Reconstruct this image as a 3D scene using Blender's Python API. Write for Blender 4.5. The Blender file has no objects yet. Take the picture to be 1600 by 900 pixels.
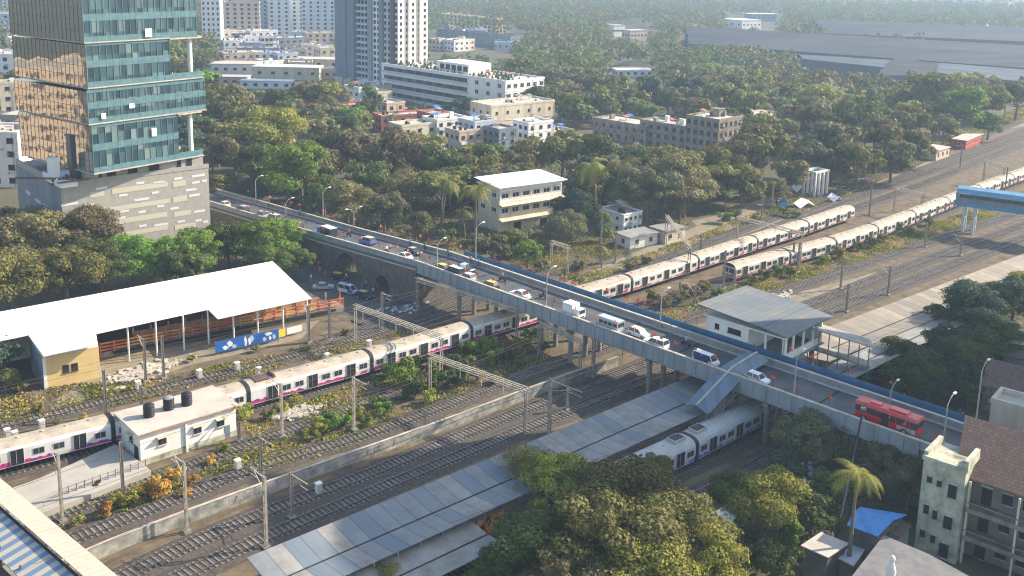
import bpy, math, random
import numpy as np
from mathutils import Vector, Matrix
R = math.radians
rng = random.Random(7)
scene = bpy.context.scene
COL = scene.collection

# ------------------------------------------------------------------ camera
F, PX, PY, YH, ROLL, CAMH = 1545., 800., 240., -66., R(1.25), 68.
PITCH = math.atan((PY - YH) / F)
f_ = Vector((0, math.cos(PITCH), -math.sin(PITCH)))
u0 = Vector((0, math.sin(PITCH), math.cos(PITCH))); r0 = Vector((1, 0, 0))
r_ = r0 * math.cos(ROLL) + u0 * math.sin(ROLL)
u_ = u0 * math.cos(ROLL) - r0 * math.sin(ROLL)
cam_d = bpy.data.cameras.new('camera'); cam = bpy.data.objects.new('camera', cam_d); COL.objects.link(cam)
cam_d.sensor_width = 36; cam_d.lens = F / 1600 * 36
cam_d.shift_y = -(450 - PY) / 1600
cam_d.clip_start = .5; cam_d.clip_end = 9000
M = Matrix.Identity(4)
for i, a in enumerate((r_, u_, -f_)):
    for j in range(3): M[j][i] = a[j]
M[0][3], M[1][3], M[2][3] = 0, 0, CAMH
cam.matrix_world = M
scene.camera = cam

# ------------------------------------------------------------------ sky, sun, exposure
SUN_AZ, SUN_EL = R(20), R(32)          # azimuth measured from +X towards +Y
world = bpy.data.worlds.new('World'); scene.world = world; world.use_nodes = True
nt = world.node_tree; bg = nt.nodes['Background']
sky = nt.nodes.new('ShaderNodeTexSky'); sky.sky_type = 'NISHITA'; sky.sun_disc = False
sky.sun_elevation = SUN_EL; sky.sun_rotation = R(90) - SUN_AZ
sky.air_density = 1.2; sky.dust_density = 1.5
nt.links.new(sky.outputs[0], bg.inputs[0]); bg.inputs[1].default_value = .15
sd = bpy.data.lights.new('sun', 'SUN'); sd.energy = 5.0; sd.angle = R(.5); sd.color = (1, .87, .68)
sun = bpy.data.objects.new('sun', sd); COL.objects.link(sun)
sv = Vector((math.cos(SUN_AZ) * math.cos(SUN_EL), math.sin(SUN_AZ) * math.cos(SUN_EL), math.sin(SUN_EL)))
sun.rotation_euler = sv.to_track_quat('Z', 'Y').to_euler(); sun.location = (60, 60, 200)
scene.view_settings.view_transform = 'Standard'; scene.view_settings.look = 'None'
scene.view_settings.exposure = 1.; scene.view_settings.gamma = 1
scene.render.engine = 'CYCLES'
scene.cycles.max_bounces = 6; scene.cycles.diffuse_bounces = 3; scene.cycles.volume_bounces = 0
scene.cycles.use_denoising = True; scene.cycles.filter_width = 1.15

# ------------------------------------------------------------------ helpers
def G(px, py, z=0.):
    d = f_ + r_ * ((px - PX) / F) - u_ * ((py - PY) / F)
    t = (z - CAMH) / d.z
    return Vector((0, 0, CAMH)) + d * t
def proj(p):
    d = Vector(p) - Vector((0, 0, CAMH)); z = d.dot(f_)
    return PX + F * d.dot(r_) / z, PY - F * d.dot(u_) / z
E1, N1 = Vector((.70711, .70711, 0)), Vector((-.70711, .70711, 0))
def W(t, n, z=0.): return E1 * t + N1 * n + Vector((0, 0, z))
def n_at(px, t, z):                     # position along the bridge seen at a given column
    a, b = -40., 330.
    for _ in range(40):
        m = (a + b) / 2
        if proj(W(t, m, z))[0] > px: a = m
        else: b = m
    return m
def brg(a, b): d = b - a; return math.atan2(d.y, d.x)

def mat(name, c, rough=.8, c2=None, scale=1.5, metal=0., bump=0., dist=.3, detail=6, spec=.3, streak=False, bias=.5, trans=0):
    m = bpy.data.materials.new(name); m.use_nodes = True; n = m.node_tree.nodes; l = m.node_tree.links
    b = n['Principled BSDF']; b.inputs['Roughness'].default_value = rough; b.inputs['Metallic'].default_value = metal
    b.inputs['Specular IOR Level'].default_value = spec
    b.inputs['Base Color'].default_value = (*c, 1)
    if c2 is not None or bump:
        tc = n.new('ShaderNodeTexCoord'); mp = n.new('ShaderNodeMapping'); l.new(tc.outputs['Object'], mp.inputs[0])
        if streak: mp.inputs['Scale'].default_value = (1, 1, .12)
        nz = n.new('ShaderNodeTexNoise'); nz.inputs['Scale'].default_value = scale; nz.inputs['Detail'].default_value = detail
        nz.inputs['Roughness'].default_value = .65
        l.new(mp.outputs[0], nz.inputs[0])
        if c2 is not None:
            cr = n.new('ShaderNodeValToRGB'); cr.color_ramp.elements[0].position = bias - dist / 2; cr.color_ramp.elements[1].position = bias + dist / 2
            cr.color_ramp.elements[0].color = (*c, 1); cr.color_ramp.elements[1].color = (*c2, 1)
            l.new(nz.outputs[0], cr.inputs[0]); l.new(cr.outputs[0], b.inputs['Base Color'])
        if bump:
            bp = n.new('ShaderNodeBump'); bp.inputs['Strength'].default_value = bump; bp.inputs['Distance'].default_value = .1
            l.new(nz.outputs[0], bp.inputs['Height']); l.new(bp.outputs[0], b.inputs['Normal'])
    return m
def corrugate(m, axis=0, pitch=.5, c3=(.3, .3, .3), amount=.35, rot=0.):
    """darker ribs and odd sheets across a metal roof (object space)"""
    n = m.node_tree.nodes; l = m.node_tree.links; b = n['Principled BSDF']
    tc = n.new('ShaderNodeTexCoord'); sp = n.new('ShaderNodeSeparateXYZ'); mr = n.new('ShaderNodeMapping'); mr.inputs['Rotation'].default_value = (0, 0, rot); l.new(tc.outputs['Object'], mr.inputs[0]); l.new(mr.outputs[0], sp.inputs[0])
    wv = n.new('ShaderNodeMath'); wv.operation = 'MULTIPLY'; wv.inputs[1].default_value = 1 / pitch; l.new(sp.outputs[axis], wv.inputs[0])
    fl = n.new('ShaderNodeMath'); fl.operation = 'FLOOR'; l.new(wv.outputs[0], fl.inputs[0])
    wn = n.new('ShaderNodeTexWhiteNoise'); wn.noise_dimensions = '1D'; l.new(fl.outputs[0], wn.inputs['W'])
    mx = n.new('ShaderNodeMix'); mx.data_type = 'RGBA'; mx.inputs[7].default_value = (*c3, 1)
    mu = n.new('ShaderNodeMath'); mu.operation = 'MULTIPLY'; mu.inputs[1].default_value = amount; l.new(wn.outputs[0], mu.inputs[0])
    l.new(mu.outputs[0], mx.inputs[0])
    src = b.inputs['Base Color'].links[0].from_socket if b.inputs['Base Color'].links else None
    if src: l.new(src, mx.inputs[6])
    else: mx.inputs[6].default_value = b.inputs['Base Color'].default_value
    fr = n.new('ShaderNodeMath'); fr.operation = 'PINGPONG'; fr.inputs[1].default_value = .5; l.new(wv.outputs[0], fr.inputs[0])
    lp = n.new('ShaderNodeMath'); lp.operation = 'LESS_THAN'; lp.inputs[1].default_value = .045; l.new(fr.outputs[0], lp.inputs[0])
    lm_ = n.new('ShaderNodeMath'); lm_.operation = 'MULTIPLY'; lm_.inputs[1].default_value = .45; l.new(lp.outputs[0], lm_.inputs[0])
    mk = n.new('ShaderNodeMix'); mk.data_type = 'RGBA'; mk.inputs[7].default_value = (*[v * .45 for v in c3], 1); l.new(lm_.outputs[0], mk.inputs[0]); l.new(mx.outputs[2], mk.inputs[6]); l.new(mk.outputs[2], b.inputs['Base Color'])
    bp = n.new('ShaderNodeBump'); bp.inputs['Strength'].default_value = .5; bp.inputs['Distance'].default_value = .08
    l.new(fr.outputs[0], bp.inputs['Height']); l.new(bp.outputs[0], b.inputs['Normal'])
    return m

class MB:
    def __init__(s): s.v = []; s.f = []; s.m = []
    def poly(s, pts, m=0):
        b = len(s.v); s.v += [tuple(p) for p in pts]; s.f.append(tuple(range(b, b + len(pts)))); s.m.append(m); return s
    def box(s, x0, x1, y0, y1, z0, z1, m=0):
        b = len(s.v)
        s.v += [(x0, y0, z0), (x1, y0, z0), (x1, y1, z0), (x0, y1, z0), (x0, y0, z1), (x1, y0, z1), (x1, y1, z1), (x0, y1, z1)]
        for q in ((0, 3, 2, 1), (4, 5, 6, 7), (0, 1, 5, 4), (1, 2, 6, 5), (2, 3, 7, 6), (3, 0, 4, 7)):
            s.f.append(tuple(b + k for k in q)); s.m.append(m)
        return s
    def beam(s, p, q, w, h, m=0, up=(0, 0, 1)):        # box bar from p to q, w wide, h deep
        p, q = Vector(p), Vector(q); d = (q - p).normalized(); up = Vector(up)
        sd_ = d.cross(up)
        if sd_.length < 1e-4: sd_ = d.cross(Vector((1, 0, 0)))
        sd_.normalize(); uu = sd_.cross(d).normalized(); b = len(s.v)
        for c in (p, q):
            for a, e in ((-1, -1), (1, -1), (1, 1), (-1, 1)): s.v.append(tuple(c + sd_ * (a * w / 2) + uu * (e * h / 2)))
        for qd in ((0, 1, 2, 3), (7, 6, 5, 4), (0, 4, 5, 1), (1, 5, 6, 2), (2, 6, 7, 3), (3, 7, 4, 0)):
            s.f.append(tuple(b + k for k in qd)); s.m.append(m)
        return s
    def tube(s, pts, rad, seg=6, m=0, cap=True):
        pts = [Vector(p) for p in pts]; rr = rad if isinstance(rad, (list, tuple)) else [rad] * len(pts); b0 = len(s.v)
        for i, p in enumerate(pts):
            d = (pts[min(i + 1, len(pts) - 1)] - pts[max(i - 1, 0)]).normalized()
            a = d.cross(Vector((0, 0, 1)))
            if a.length < 1e-3: a = Vector((1, 0, 0))
            a.normalize(); c = d.cross(a)
            for k in range(seg):
                t = 2 * math.pi * k / seg; s.v.append(tuple(p + a * (rr[i] * math.cos(t)) + c * (rr[i] * math.sin(t))))
        for i in range(len(pts) - 1):
            for k in range(seg):
                k2 = (k + 1) % seg
                s.f.append((b0 + i * seg + k, b0 + i * seg + k2, b0 + (i + 1) * seg + k2, b0 + (i + 1) * seg + k)); s.m.append(m)
        if cap:
            s.f.append(tuple(b0 + k for k in range(seg))[::-1]); s.m.append(m)
            s.f.append(tuple(b0 + (len(pts) - 1) * seg + k for k in range(seg))); s.m.append(m)
        return s
    def prism(s, pts, z0, z1, m=0, mtop=None):          # vertical prism over a 2d outline (ccw)
        n = len(pts); b = len(s.v)
        s.v += [(p[0], p[1], z0) for p in pts] + [(p[0], p[1], z1) for p in pts]
        s.f.append(tuple(b + k for k in range(n))[::-1]); s.m.append(m)
        s.f.append(tuple(b + n + k for k in range(n))); s.m.append(m if mtop is None else mtop)
        for k in range(n):
            k2 = (k + 1) % n; s.f.append((b + k, b + k2, b + n + k2, b + n + k)); s.m.append(m)
        return s
    def slab(s, pts, th, m=0):                          # sheet of thickness th below a free 3d outline
        pts = [Vector(p) for p in pts]; lo = [p - Vector((0, 0, th)) for p in pts]; n = len(pts); b = len(s.v)
        s.v += [tuple(p) for p in pts + lo]
        s.f.append(tuple(b + k for k in range(n))); s.m.append(m)
        s.f.append(tuple(b + n + k for k in range(n))[::-1]); s.m.append(m)
        for k in range(n):
            k2 = (k + 1) % n; s.f.append((b + k2, b + k, b + n + k, b + n + k2)); s.m.append(m)
        return s
    def extr(s, prof, x0, x1, m=0, mf=None):            # (y,z) outline swept along x
        n = len(prof); b = len(s.v)
        s.v += [(x0, p[0], p[1]) for p in prof] + [(x1, p[0], p[1]) for p in prof]
        s.f.append(tuple(b + k for k in range(n))[::-1]); s.m.append(m)
        s.f.append(tuple(b + n + k for k in range(n))); s.m.append(m)
        for k in range(n):
            k2 = (k + 1) % n; s.f.append((b + k, b + k2, b + n + k2, b + n + k)); s.m.append(m if mf is None else mf[k])
        return s
    def mesh(s, name, mats):
        me = bpy.data.meshes.new(name); me.from_pydata(s.v, [], s.f)
        for mm in (mats if isinstance(mats, (list, tuple)) else [mats]): me.materials.append(mm)
        me.polygons.foreach_set('material_index', s.m); me.update(); return me
    def obj(s, name, mats, parent=None, smooth=False):
        me = s.mesh(name, mats)
        if smooth: me.polygons.foreach_set('use_smooth', [True] * len(me.polygons))
        o = bpy.data.objects.new(name, me); COL.objects.link(o)
        if parent: o.parent = parent
        return o

def tag(o, label=None, cat=None, group=None, kind=None):
    if label: o['label'] = label
    if cat: o['category'] = cat
    if group: o['group'] = group
    if kind: o['kind'] = kind
    return o
def thing(name, label, cat, loc=(0, 0, 0), rz=0., group=None):
    o = bpy.data.objects.new(name, None); COL.objects.link(o); o.empty_display_size = .5
    o.location = loc; o.rotation_euler = (0, 0, rz); return tag(o, label, cat, group)
def put(me, name, parent=None, loc=(0, 0, 0), rz=0., sc=(1, 1, 1)):
    o = bpy.data.objects.new(name, me); COL.objects.link(o); o.location = loc; o.rotation_euler = (0, 0, rz); o.scale = sc
    if parent: o.parent = parent
    return o
KIDS = {}
def kids_of(r):
    return [o for o in r.children]
def dup(root, loc, rz=0., sc=None):
    r = root.copy(); COL.objects.link(r); r.location = loc; r.rotation_euler = (0, 0, rz)
    if sc: r.scale = sc
    for ch in root.children:
        c = ch.copy(); COL.objects.link(c); c.parent = r
        for g in ch.children:
            d = g.copy(); COL.objects.link(d); d.parent = c
    return r

# labels for the many look-alikes: phrase + nearest landmark + order
AUTO = []
LANDM = [((225, 150), 'the teal glass tower'), ((220, 310), 'the stone podium'), ((240, 470), 'the long white shed roof'), ((280, 660), 'the white railway hut'),
         ((600, 70), 'the tall residential tower'), ((750, 130), 'the white stepped apartment block'), ((830, 320), 'the cream school building'), ((985, 345), 'the small white trackside house'),
         ((1110, 185), 'the weathered brown building'), ((1400, 75), 'the grey industrial sheds'), ((1520, 212), 'the red shed'), ((1285, 290), 'the roofless white columns'),
         ((1545, 300), 'the blue footbridge'), ((1200, 500), 'the ticket office'), ((1110, 600), 'the grey stair canopy'), ((1390, 630), 'the red bus'),
         ((1520, 760), 'the tile roofed building'), ((1370, 810), 'the blue tin roof'), ((1150, 670), 'the blue striped train'), ((700, 820), 'the orange mural'),
         ((60, 820), 'the striped footbridge'), ((120, 560), 'the yellow walled office'), ((560, 450), 'the market lane'), ((500, 590), 'the pink striped train'),
         ((1250, 375), 'the two parked commuter trains'), ((1450, 440), 'the cream platform roof'), ((540, 540), 'the blue banners'), ((120, 730), 'the concrete platform end'),
         ((1570, 600), 'the brown tiled sheds'), ((740, 30), 'the yellow housing block'), ((430, 30), 'the distant pale flats'), ((960, 60), 'the far green woodland'),
         ((330, 40), 'the slim white tower'), ((400, 90), 'the low pale workshops'), ((860, 190), 'the blue tarpaulin houses'), ((640, 185), 'the red roofed chawl')]
def auto(o, phrase, p):
    AUTO.append((o, phrase, proj(p)))
ORD = ['', 'second', 'third', 'fourth', 'fifth', 'sixth', 'seventh', 'eighth', 'ninth', 'tenth', 'eleventh', 'twelfth', 'thirteenth', 'fourteenth', 'fifteenth', 'sixteenth', 'seventeenth', 'eighteenth', 'nineteenth', 'twentieth']
def finish_labels():
    gr = {}
    for o, ph, (x, y) in AUTO:
        q, nm = min(LANDM, key=lambda L: (L[0][0] - x) ** 2 + (1.6 * (L[0][1] - y)) ** 2)
        dx, dy = x - q[0], (y - q[1]) * 1.3
        if abs(dx) > abs(dy): rel = 'left of' if dx < 0 else 'right of'
        else: rel = 'behind' if dy < 0 else 'in front of'
        gr.setdefault(f'{ph} {rel} {nm}', []).append((x, o))
    for k, L in gr.items():
        L.sort(key=lambda a: a[0])
        for i, (x, o) in enumerate(L):
            if len(L) == 1: o['label'] = k
            elif i == 0: o['label'] = k + ', leftmost'
            elif i == len(L) - 1: o['label'] = k + ', rightmost'
            elif i < 20: o['label'] = k + f', {ORD[i]} from left'
            else: o['label'] = k + f', {ORD[len(L)-1-i]} from right' if len(L) - 1 - i < 20 else k
# ------------------------------------------------------------------ materials
Mt = {}
Mt['ground'] = mat('ground_soil', (.05, .055, .03), .95, (.13, .11, .065), .06, bump=.3, dist=.35, detail=10)
Mt['yard'] = mat('yard_dirt', (.055, .045, .033), .95, (.2, .15, .09), .35, bump=.6, dist=.4, detail=10)
Mt['dust'] = mat('pale_dust', (.3, .25, .18), .95, (.15, .13, .085), .5, bump=.4, dist=.5, detail=9)
Mt['ballast'] = mat('ballast_stone', (.04, .034, .03), .95, (.12, .1, .082), 2.2, bump=.9, dist=.5, detail=10)
Mt['sleeper'] = mat('sleeper_concrete', (.24, .22, .2), .95, (.1, .085, .07), .35, dist=.35)
Mt['rail'] = mat('rail_steel', (.28, .27, .27), .35, (.13, .08, .05), 2., metal=.7)
Mt['asphalt'] = mat('asphalt', (.05, .055, .062), .85, (.12, .122, .125), .22, bump=.1, detail=12, dist=.3)
Mt['asphalt2'] = mat('lane_asphalt', (.07, .07, .07), .9, (.1, .095, .085), .4)
Mt['concrete'] = mat('concrete', (.3, .28, .25), .9, (.18, .165, .145), .6, bump=.2, streak=True)
Mt['coping'] = mat('coping_concrete', (.5, .45, .38), .9, (.33, .29, .24), .8)
Mt['masonry'] = mat('dark_masonry', (.085, .075, .065), .95, (.15, .135, .12), .8, bump=.5, streak=False)
Mt['girder'] = mat('grey_painted_steel', (.28, .31, .34), .6, (.2, .22, .24), .7, streak=True)
Mt['bluesheet'] = mat('blue_sheet', (.03, .12, .24), .6, (.05, .16, .28), .8, streak=True)
Mt['white'] = mat('white_wall', (.78, .76, .72), .8, (.58, .55, .5), .35, streak=True, dist=.5, bias=.62)
Mt['whitesheet'] = mat('white_sheet', (.8, .79, .8), .6, (.66, .64, .62), .12, dist=.3, bias=.62, detail=9)
Mt['shedsheet'] = corrugate(mat('white_shed_sheet', (.82, .81, .82), .6, (.68, .66, .64), .1, dist=.3, bias=.6, detail=9), 0, 2.4, (.6, .6, .62), .4, rot=R(-39))
Mt['cream'] = mat('cream_wall', (.68, .6, .44), .85, (.5, .43, .32), .5, streak=True)
Mt['yellow'] = mat('yellow_wall', (.68, .5, .2), .85, (.6, .42, .2), .5)
Mt['peach'] = mat('peach_wall', (.62, .47, .36), .85, (.45, .36, .28), .5, streak=True)
Mt['stone'] = mat('grey_stone', (.36, .34, .3), .85, (.3, .285, .25), .8)
Mt['greywall'] = mat('grey_wall', (.3, .3, .3), .85, (.2, .2, .2), .5, streak=True)
Mt['bluegrey'] = mat('blue_grey_wall', (.2, .24, .28), .8, (.14, .17, .2), .3, streak=True)
Mt['paleblue'] = mat('pale_blue_wall', (.5, .56, .62), .8, (.4, .45, .5), .4, streak=True)
Mt['darkclad'] = mat('dark_cladding', (.06, .065, .075), .5)
Mt['old'] = mat('stained_wall', (.5, .49, .38), .9, (.08, .08, .06), .55, streak=False, dist=.35, bias=.6, detail=9)
Mt['oldgrey'] = mat('weathered_wall', (.36, .31, .24), .9, (.12, .1, .08), .5, dist=.4)
Mt['roofgrey'] = mat('grey_roof_sheet', (.29, .29, .27), .7, (.16, .15, .13), .4, dist=.35, bias=.56, detail=9)
Mt['rooflong'] = corrugate(mat('platform_roof_sheet', (.31, .3, .275), .75, (.17, .15, .125), .35, dist=.35, bias=.55, detail=9), 0, 2.1, (.13, .17, .21), .95)
Mt['rooflong2'] = corrugate(mat('cream_platform_roof_sheet', (.38, .32, .24), .8, (.22, .19, .15), .3, dist=.35, bias=.55, detail=9), 0, 2.4, (.17, .155, .14), .8)
Mt['rooftop'] = mat('terrace_roof', (.55, .5, .43), .9, (.36, .32, .27), .35, dist=.5)
Mt['tin'] = corrugate(mat('tin_roof', (.36, .34, .31), .6, (.22, .18, .15), .6), 0, .8, (.2, .2, .2), .4)
Mt['tile'] = mat('clay_tile', (.2, .12, .085), .9, (.12, .075, .06), 2.5)
Mt['darkroof'] = mat('dark_patched_roof', (.13, .13, .14), .85, (.2, .19, .18), .8, dist=.3)
Mt['redroof'] = mat('red_roof', (.45, .12, .09), .8, (.35, .16, .12), .6)
Mt['red'] = mat('red_paint', (.5, .045, .03), .6, (.35, .06, .045), .5)
Mt['orange'] = mat('orange_paint', (.65, .2, .05), .7, (.4, .12, .05), .8)
Mt['rust'] = mat('rusty_steel', (.3, .1, .06), .9, (.5, .33, .2), .9)
Mt['saffron'] = mat('saffron_cloth', (.85, .1, .02), .8)
Mt['bluetin'] = corrugate(mat('blue_tin', (.03, .17, .48), .5, (.05, .25, .6), .6), 0, .45, (.12, .32, .6), .5)
Mt['tarpblue'] = mat('blue_tarpaulin', (.02, .14, .55), .6, (.05, .2, .6), 1.)
Mt['glass'] = mat('window_glass', (.03, .04, .05), .15, spec=.6)
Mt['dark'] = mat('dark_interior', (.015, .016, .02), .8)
Mt['frame'] = mat('window_frame', (.45, .43, .4), .7)
Mt['brownsteel'] = mat('brown_steel', (.13, .08, .07), .7)
Mt['pole'] = mat('galvanised_pole', (.4, .39, .37), .6, (.28, .25, .22), 1.5, streak=True)
Mt['mast'] = mat('mast_steel', (.36, .32, .27), .7, (.22, .19, .16), 1.2)
Mt['portal'] = mat('portal_steel', (.52, .45, .36), .7, (.34, .29, .23), 1.2)
Mt['black'] = mat('black_plastic', (.02, .02, .022), .5)
Mt['tyre'] = mat('tyre_rubber', (.02, .02, .02), .9)
Mt['bark'] = mat('tree_bark', (.12, .09, .065), .95, (.2, .16, .12), 3.)
Mt['skin'] = mat('skin', (.28, .15, .09), .7)
Mt['pave'] = mat('platform_paving', (.38, .35, .3), .9, (.25, .23, .2), .5)
Mt['headlamp'] = mat('headlamp_lens', (.7, .7, .68), .2, spec=.6)
Mt['yellowsheet'] = mat('yellow_sheet', (.8, .58, .03), .7)
Mt['bannerblue'] = mat('banner_blue', (.02, .12, .4), .6)
Mt['shed_far'] = corrugate(mat('industrial_roof', (.03, .035, .045), .8, (.055, .06, .07), .02), 1, 9., (.015, .018, .025), .8)
Mt['shed_wall'] = mat('industrial_wall', (.1, .125, .15), .8, (.06, .075, .09), .05)
# ------------------------------------------------------------------ ground
g = MB().poly([(-3500, -200, 0), (3500, -200, 0), (3500, 4500, 0), (-3500, 4500, 0)]).obj('ground', Mt['ground']); tag(g, kind='structure')
def sheet(name, pts, z, m, kind='structure'):
    P = [G(x, y, 0) for x, y in pts]
    return tag(MB().poly([(p.x, p.y, z) for p in P]).obj(name, m), kind=kind)
yard = sheet('rail_yard', [(-260, 960), (-200, 720), (-30, 600), (300, 545), (480, 500), (700, 440), (900, 425), (1290, 290), (1640, 165), (1900, 120), (1900, 300), (1330, 500), (1290, 560), (1350, 640), (1010, 880), (400, 1000)], .012, Mt['yard'])
sheet('dirt_path', [(880, 442), (905, 432), (1290, 268), (1560, 190), (1640, 178), (1640, 190), (1500, 215), (1290, 300), (900, 455)], .02, Mt['dust'])
sheet('dirt_patch', [(1150, 470), (1270, 452), (1370, 425), (1300, 470), (1230, 520)], .024, Mt['dust'])
sheet('dirt_clearing', [(1080, 345), (1200, 320), (1330, 272), (1440, 235), (1480, 262), (1300, 322), (1120, 380)], .016, Mt['dust'])
sheet('rubble_ground', [(80, 640), (130, 560), (400, 520), (500, 500), (470, 530), (300, 570), (130, 625)], .02, Mt['dust'])

# ------------------------------------------------------------------ tracks
def smooth_path(P, step=2.):
    out = []
    for i in range(len(P) - 1):
        p0, p1, p2, p3 = P[max(i - 1, 0)], P[i], P[i + 1], P[min(i + 2, len(P) - 1)]
        n = max(2, int((p2 - p1).length / step))
        for k in range(n):
            t = k / n
            out.append(.5 * ((2 * p1) + (p2 - p0) * t + (2 * p0 - 5 * p1 + 4 * p2 - p3) * t * t + (3 * p1 - p0 - 3 * p2 + p3) * t ** 3))
    out.append(P[-1]); return out
TR_I = [0]
def track(pts, light=False):
    TR_I[0] += 1; zo = .004 * TR_I[0]
    P = smooth_path([G(x, y, 0) for x, y in pts], 3.)
    bal, ra, sl = MB(), MB(), MB()
    S = []
    for i, p in enumerate(P):
        d = (P[min(i + 1, len(P) - 1)] - P[max(i - 1, 0)]); d.z = 0; d.normalize(); S.append((Vector((p.x, p.y, 0)), d, Vector((-d.y, d.x, 0))))
    for i in range(len(S) - 1):
        (p, d, s), (q, d2, s2) = S[i], S[i + 1]
        prof = [(-2.4, .02), (-1.6, .2), (1.6, .2), (2.4, .02)]
        for a, b in zip(prof, prof[1:]):
            bal.poly([p + s * a[0] + Vector((0, 0, a[1] + zo)), q + s2 * a[0] + Vector((0, 0, a[1] + zo)), q + s2 * b[0] + Vector((0, 0, b[1] + zo)), p + s * b[0] + Vector((0, 0, b[1] + zo))][::-1])
        for sg in (-.88, .88):
            ra.beam(p + s * sg + Vector((0, 0, .36 + zo)), q + s2 * sg + Vector((0, 0, .36 + zo)), .1, .15)
    # sleepers
    acc = 0.
    for i in range(len(S) - 1):
        p, d, s = S[i]; q = S[i + 1][0]; L = (q - p).length
        while acc < L:
            c = p + d * acc
            if c.y < 330:
                j = rng.uniform(-.04, .04)
                sl.beam(c - s * (1.38 + j) + Vector((0, 0, .2 + zo)), c + s * (1.38 - j) + Vector((0, 0, .2 + zo)), .26, .14)
            acc += .72
        acc -= L
    root = tag(bal.obj('railway_track', Mt['ballast']), kind='structure')
    ra.obj('rails', Mt['rail'], root)
    if sl.v: sl.obj('sleepers', Mt['sleeper'], root)
    return S
TRK = {}
TRK['a'] = track([(60, 975), (240, 880), (409, 806), (600, 733), (800, 650), (945, 595), (1110, 530), (1290, 468), (1440, 410), (1640, 338), (1800, 282)])
TRK['b'] = track([(150, 975), (290, 900), (415, 842), (600, 763), (800, 680), (965, 614), (1130, 548), (1310, 484), (1460, 426), (1640, 358), (1800, 302)])
TRK['c'] = track([(-120, 935), (60, 866), (240, 796), (420, 727), (600, 672), (800, 594), (900, 558), (1060, 505), (1235, 452), (1400, 396), (1640, 318), (1800, 270)])
TRK['d'] = track([(-100, 880), (110, 800), (213, 760), (340, 714), (443, 677), (597, 622), (730, 575), (850, 530), (960, 490), (1080, 460)])
TRK['t1'] = track([(-260, 805), (0, 742), (175, 697), (393, 637), (578, 585), (735, 537), (860, 498), (960, 470)])
TRK['e'] = track([(-150, 705), (0, 669), (200, 621), (400, 572), (560, 531), (700, 488), (830, 440), (910, 408)])
TRK['f'] = track([(480, 548), (600, 506), (720, 462), (800, 430)])
TRK['g'] = track([(560, 506), (640, 478), (720, 444)])
TRK['2a'] = track([(800, 525), (900, 487), (1003, 447), (1108, 410), (1200, 376), (1270, 350), (1350, 322), (1450, 285), (1600, 225)])
TRK['2b'] = track([(1000, 500), (1120, 450), (1250, 410), (1306, 394), (1371, 372), (1430, 350), (1483, 328), (1560, 298), (1640, 268), (1750, 228)])
TRK['h'] = track([(800, 478), (925, 448), (1100, 382), (1280, 312), (1450, 245), (1600, 188), (1750, 130)])
TRK['k'] = track([(1010, 432), (1150, 381), (1300, 322), (1450, 270), (1600, 214), (1750, 158)])
TRK['i'] = track([(1180, 370), (1290, 325), (1450, 262), (1600, 205), (1750, 148)])
TRK['t3'] = track([(700, 905), (900, 808), (1090, 722), (1205, 665), (1330, 605), (1450, 545), (1640, 462), (1750, 420)])
TRK['j'] = track([(800, 925), (1000, 826), (1160, 743), (1238, 697), (1350, 640)])

# ------------------------------------------------------------------ trains
def livery(name, base, blot, blot2, zlo, zhi):
    m = mat(name, base, .55, tuple(c * .8 for c in base), .5, streak=True)
    n = m.node_tree.nodes; l = m.node_tree.links; b = n['Principled BSDF']
    tc = n.new('ShaderNodeTexCoord'); sp = n.new('ShaderNodeSeparateXYZ'); l.new(tc.outputs['Object'], sp.inputs[0])
    nz = n.new('ShaderNodeTexNoise'); nz.inputs['Scale'].default_value = .55; nz.inputs['Detail'].default_value = 1.5; l.new(tc.outputs['Object'], nz.inputs[0])
    a = n.new('ShaderNodeMath'); a.operation = 'GREATER_THAN'; a.inputs[1].default_value = zlo; l.new(sp.outputs[2], a.inputs[0])
    # upper edge of the blotches wanders with the noise
    ad = n.new('ShaderNodeMath'); ad.operation = 'MULTIPLY_ADD'; ad.inputs[1].default_value = 4.2; ad.inputs[2].default_value = zhi - 2.1; l.new(nz.outputs[0], ad.inputs[0])
    c = n.new('ShaderNodeMath'); c.operation = 'LESS_THAN'; l.new(sp.outputs[2], c.inputs[0]); l.new(ad.outputs[0], c.inputs[1])
    mu = n.new('ShaderNodeMath'); mu.operation = 'MULTIPLY'; l.new(a.outputs[0], mu.inputs[0]); l.new(c.outputs[0], mu.inputs[1])
    n2 = n.new('ShaderNodeTexNoise'); n2.inputs['Scale'].default_value = .9; l.new(tc.outputs['Object'], n2.inputs[0])
    cr = n.new('ShaderNodeValToRGB'); cr.color_ramp.interpolation = 'CONSTANT'; cr.color_ramp.elements[0].color = (*blot2, 1); cr.color_ramp.elements[1].position = .47; cr.color_ramp.elements[1].color = (*blot, 1)
    l.new(n2.outputs[0], cr.inputs[0])
    mx = n.new('ShaderNodeMix'); mx.data_type = 'RGBA'; src = b.inputs['Base Color'].links[0].from_socket
    l.new(mu.outputs[0], mx.inputs[0]); l.new(src, mx.inputs[6]); l.new(cr.outputs[0], mx.inputs[7]); l.new(mx.outputs[2], b.inputs['Base Color'])
    return m
Mt['coach'] = livery('white_coach_paint', (.74, .71, .68), (.62, .03, .2), (.25, .04, .32), 1.15, 1.5)
Mt['coach2'] = livery('white_coach_paint_faded', (.66, .62, .57), (.5, .07, .16), (.3, .05, .2), 1.15, 1.25)
Mt['coach3'] = livery('silver_coach_paint', (.5, .53, .56), (.02, .12, .5), (.4, .44, .5), 1.2, 1.45)
Mt['croof'] = mat('dusty_coach_roof', (.46, .39, .3), .85, (.24, .2, .155), .5, dist=.35, bias=.56, detail=9)
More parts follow.
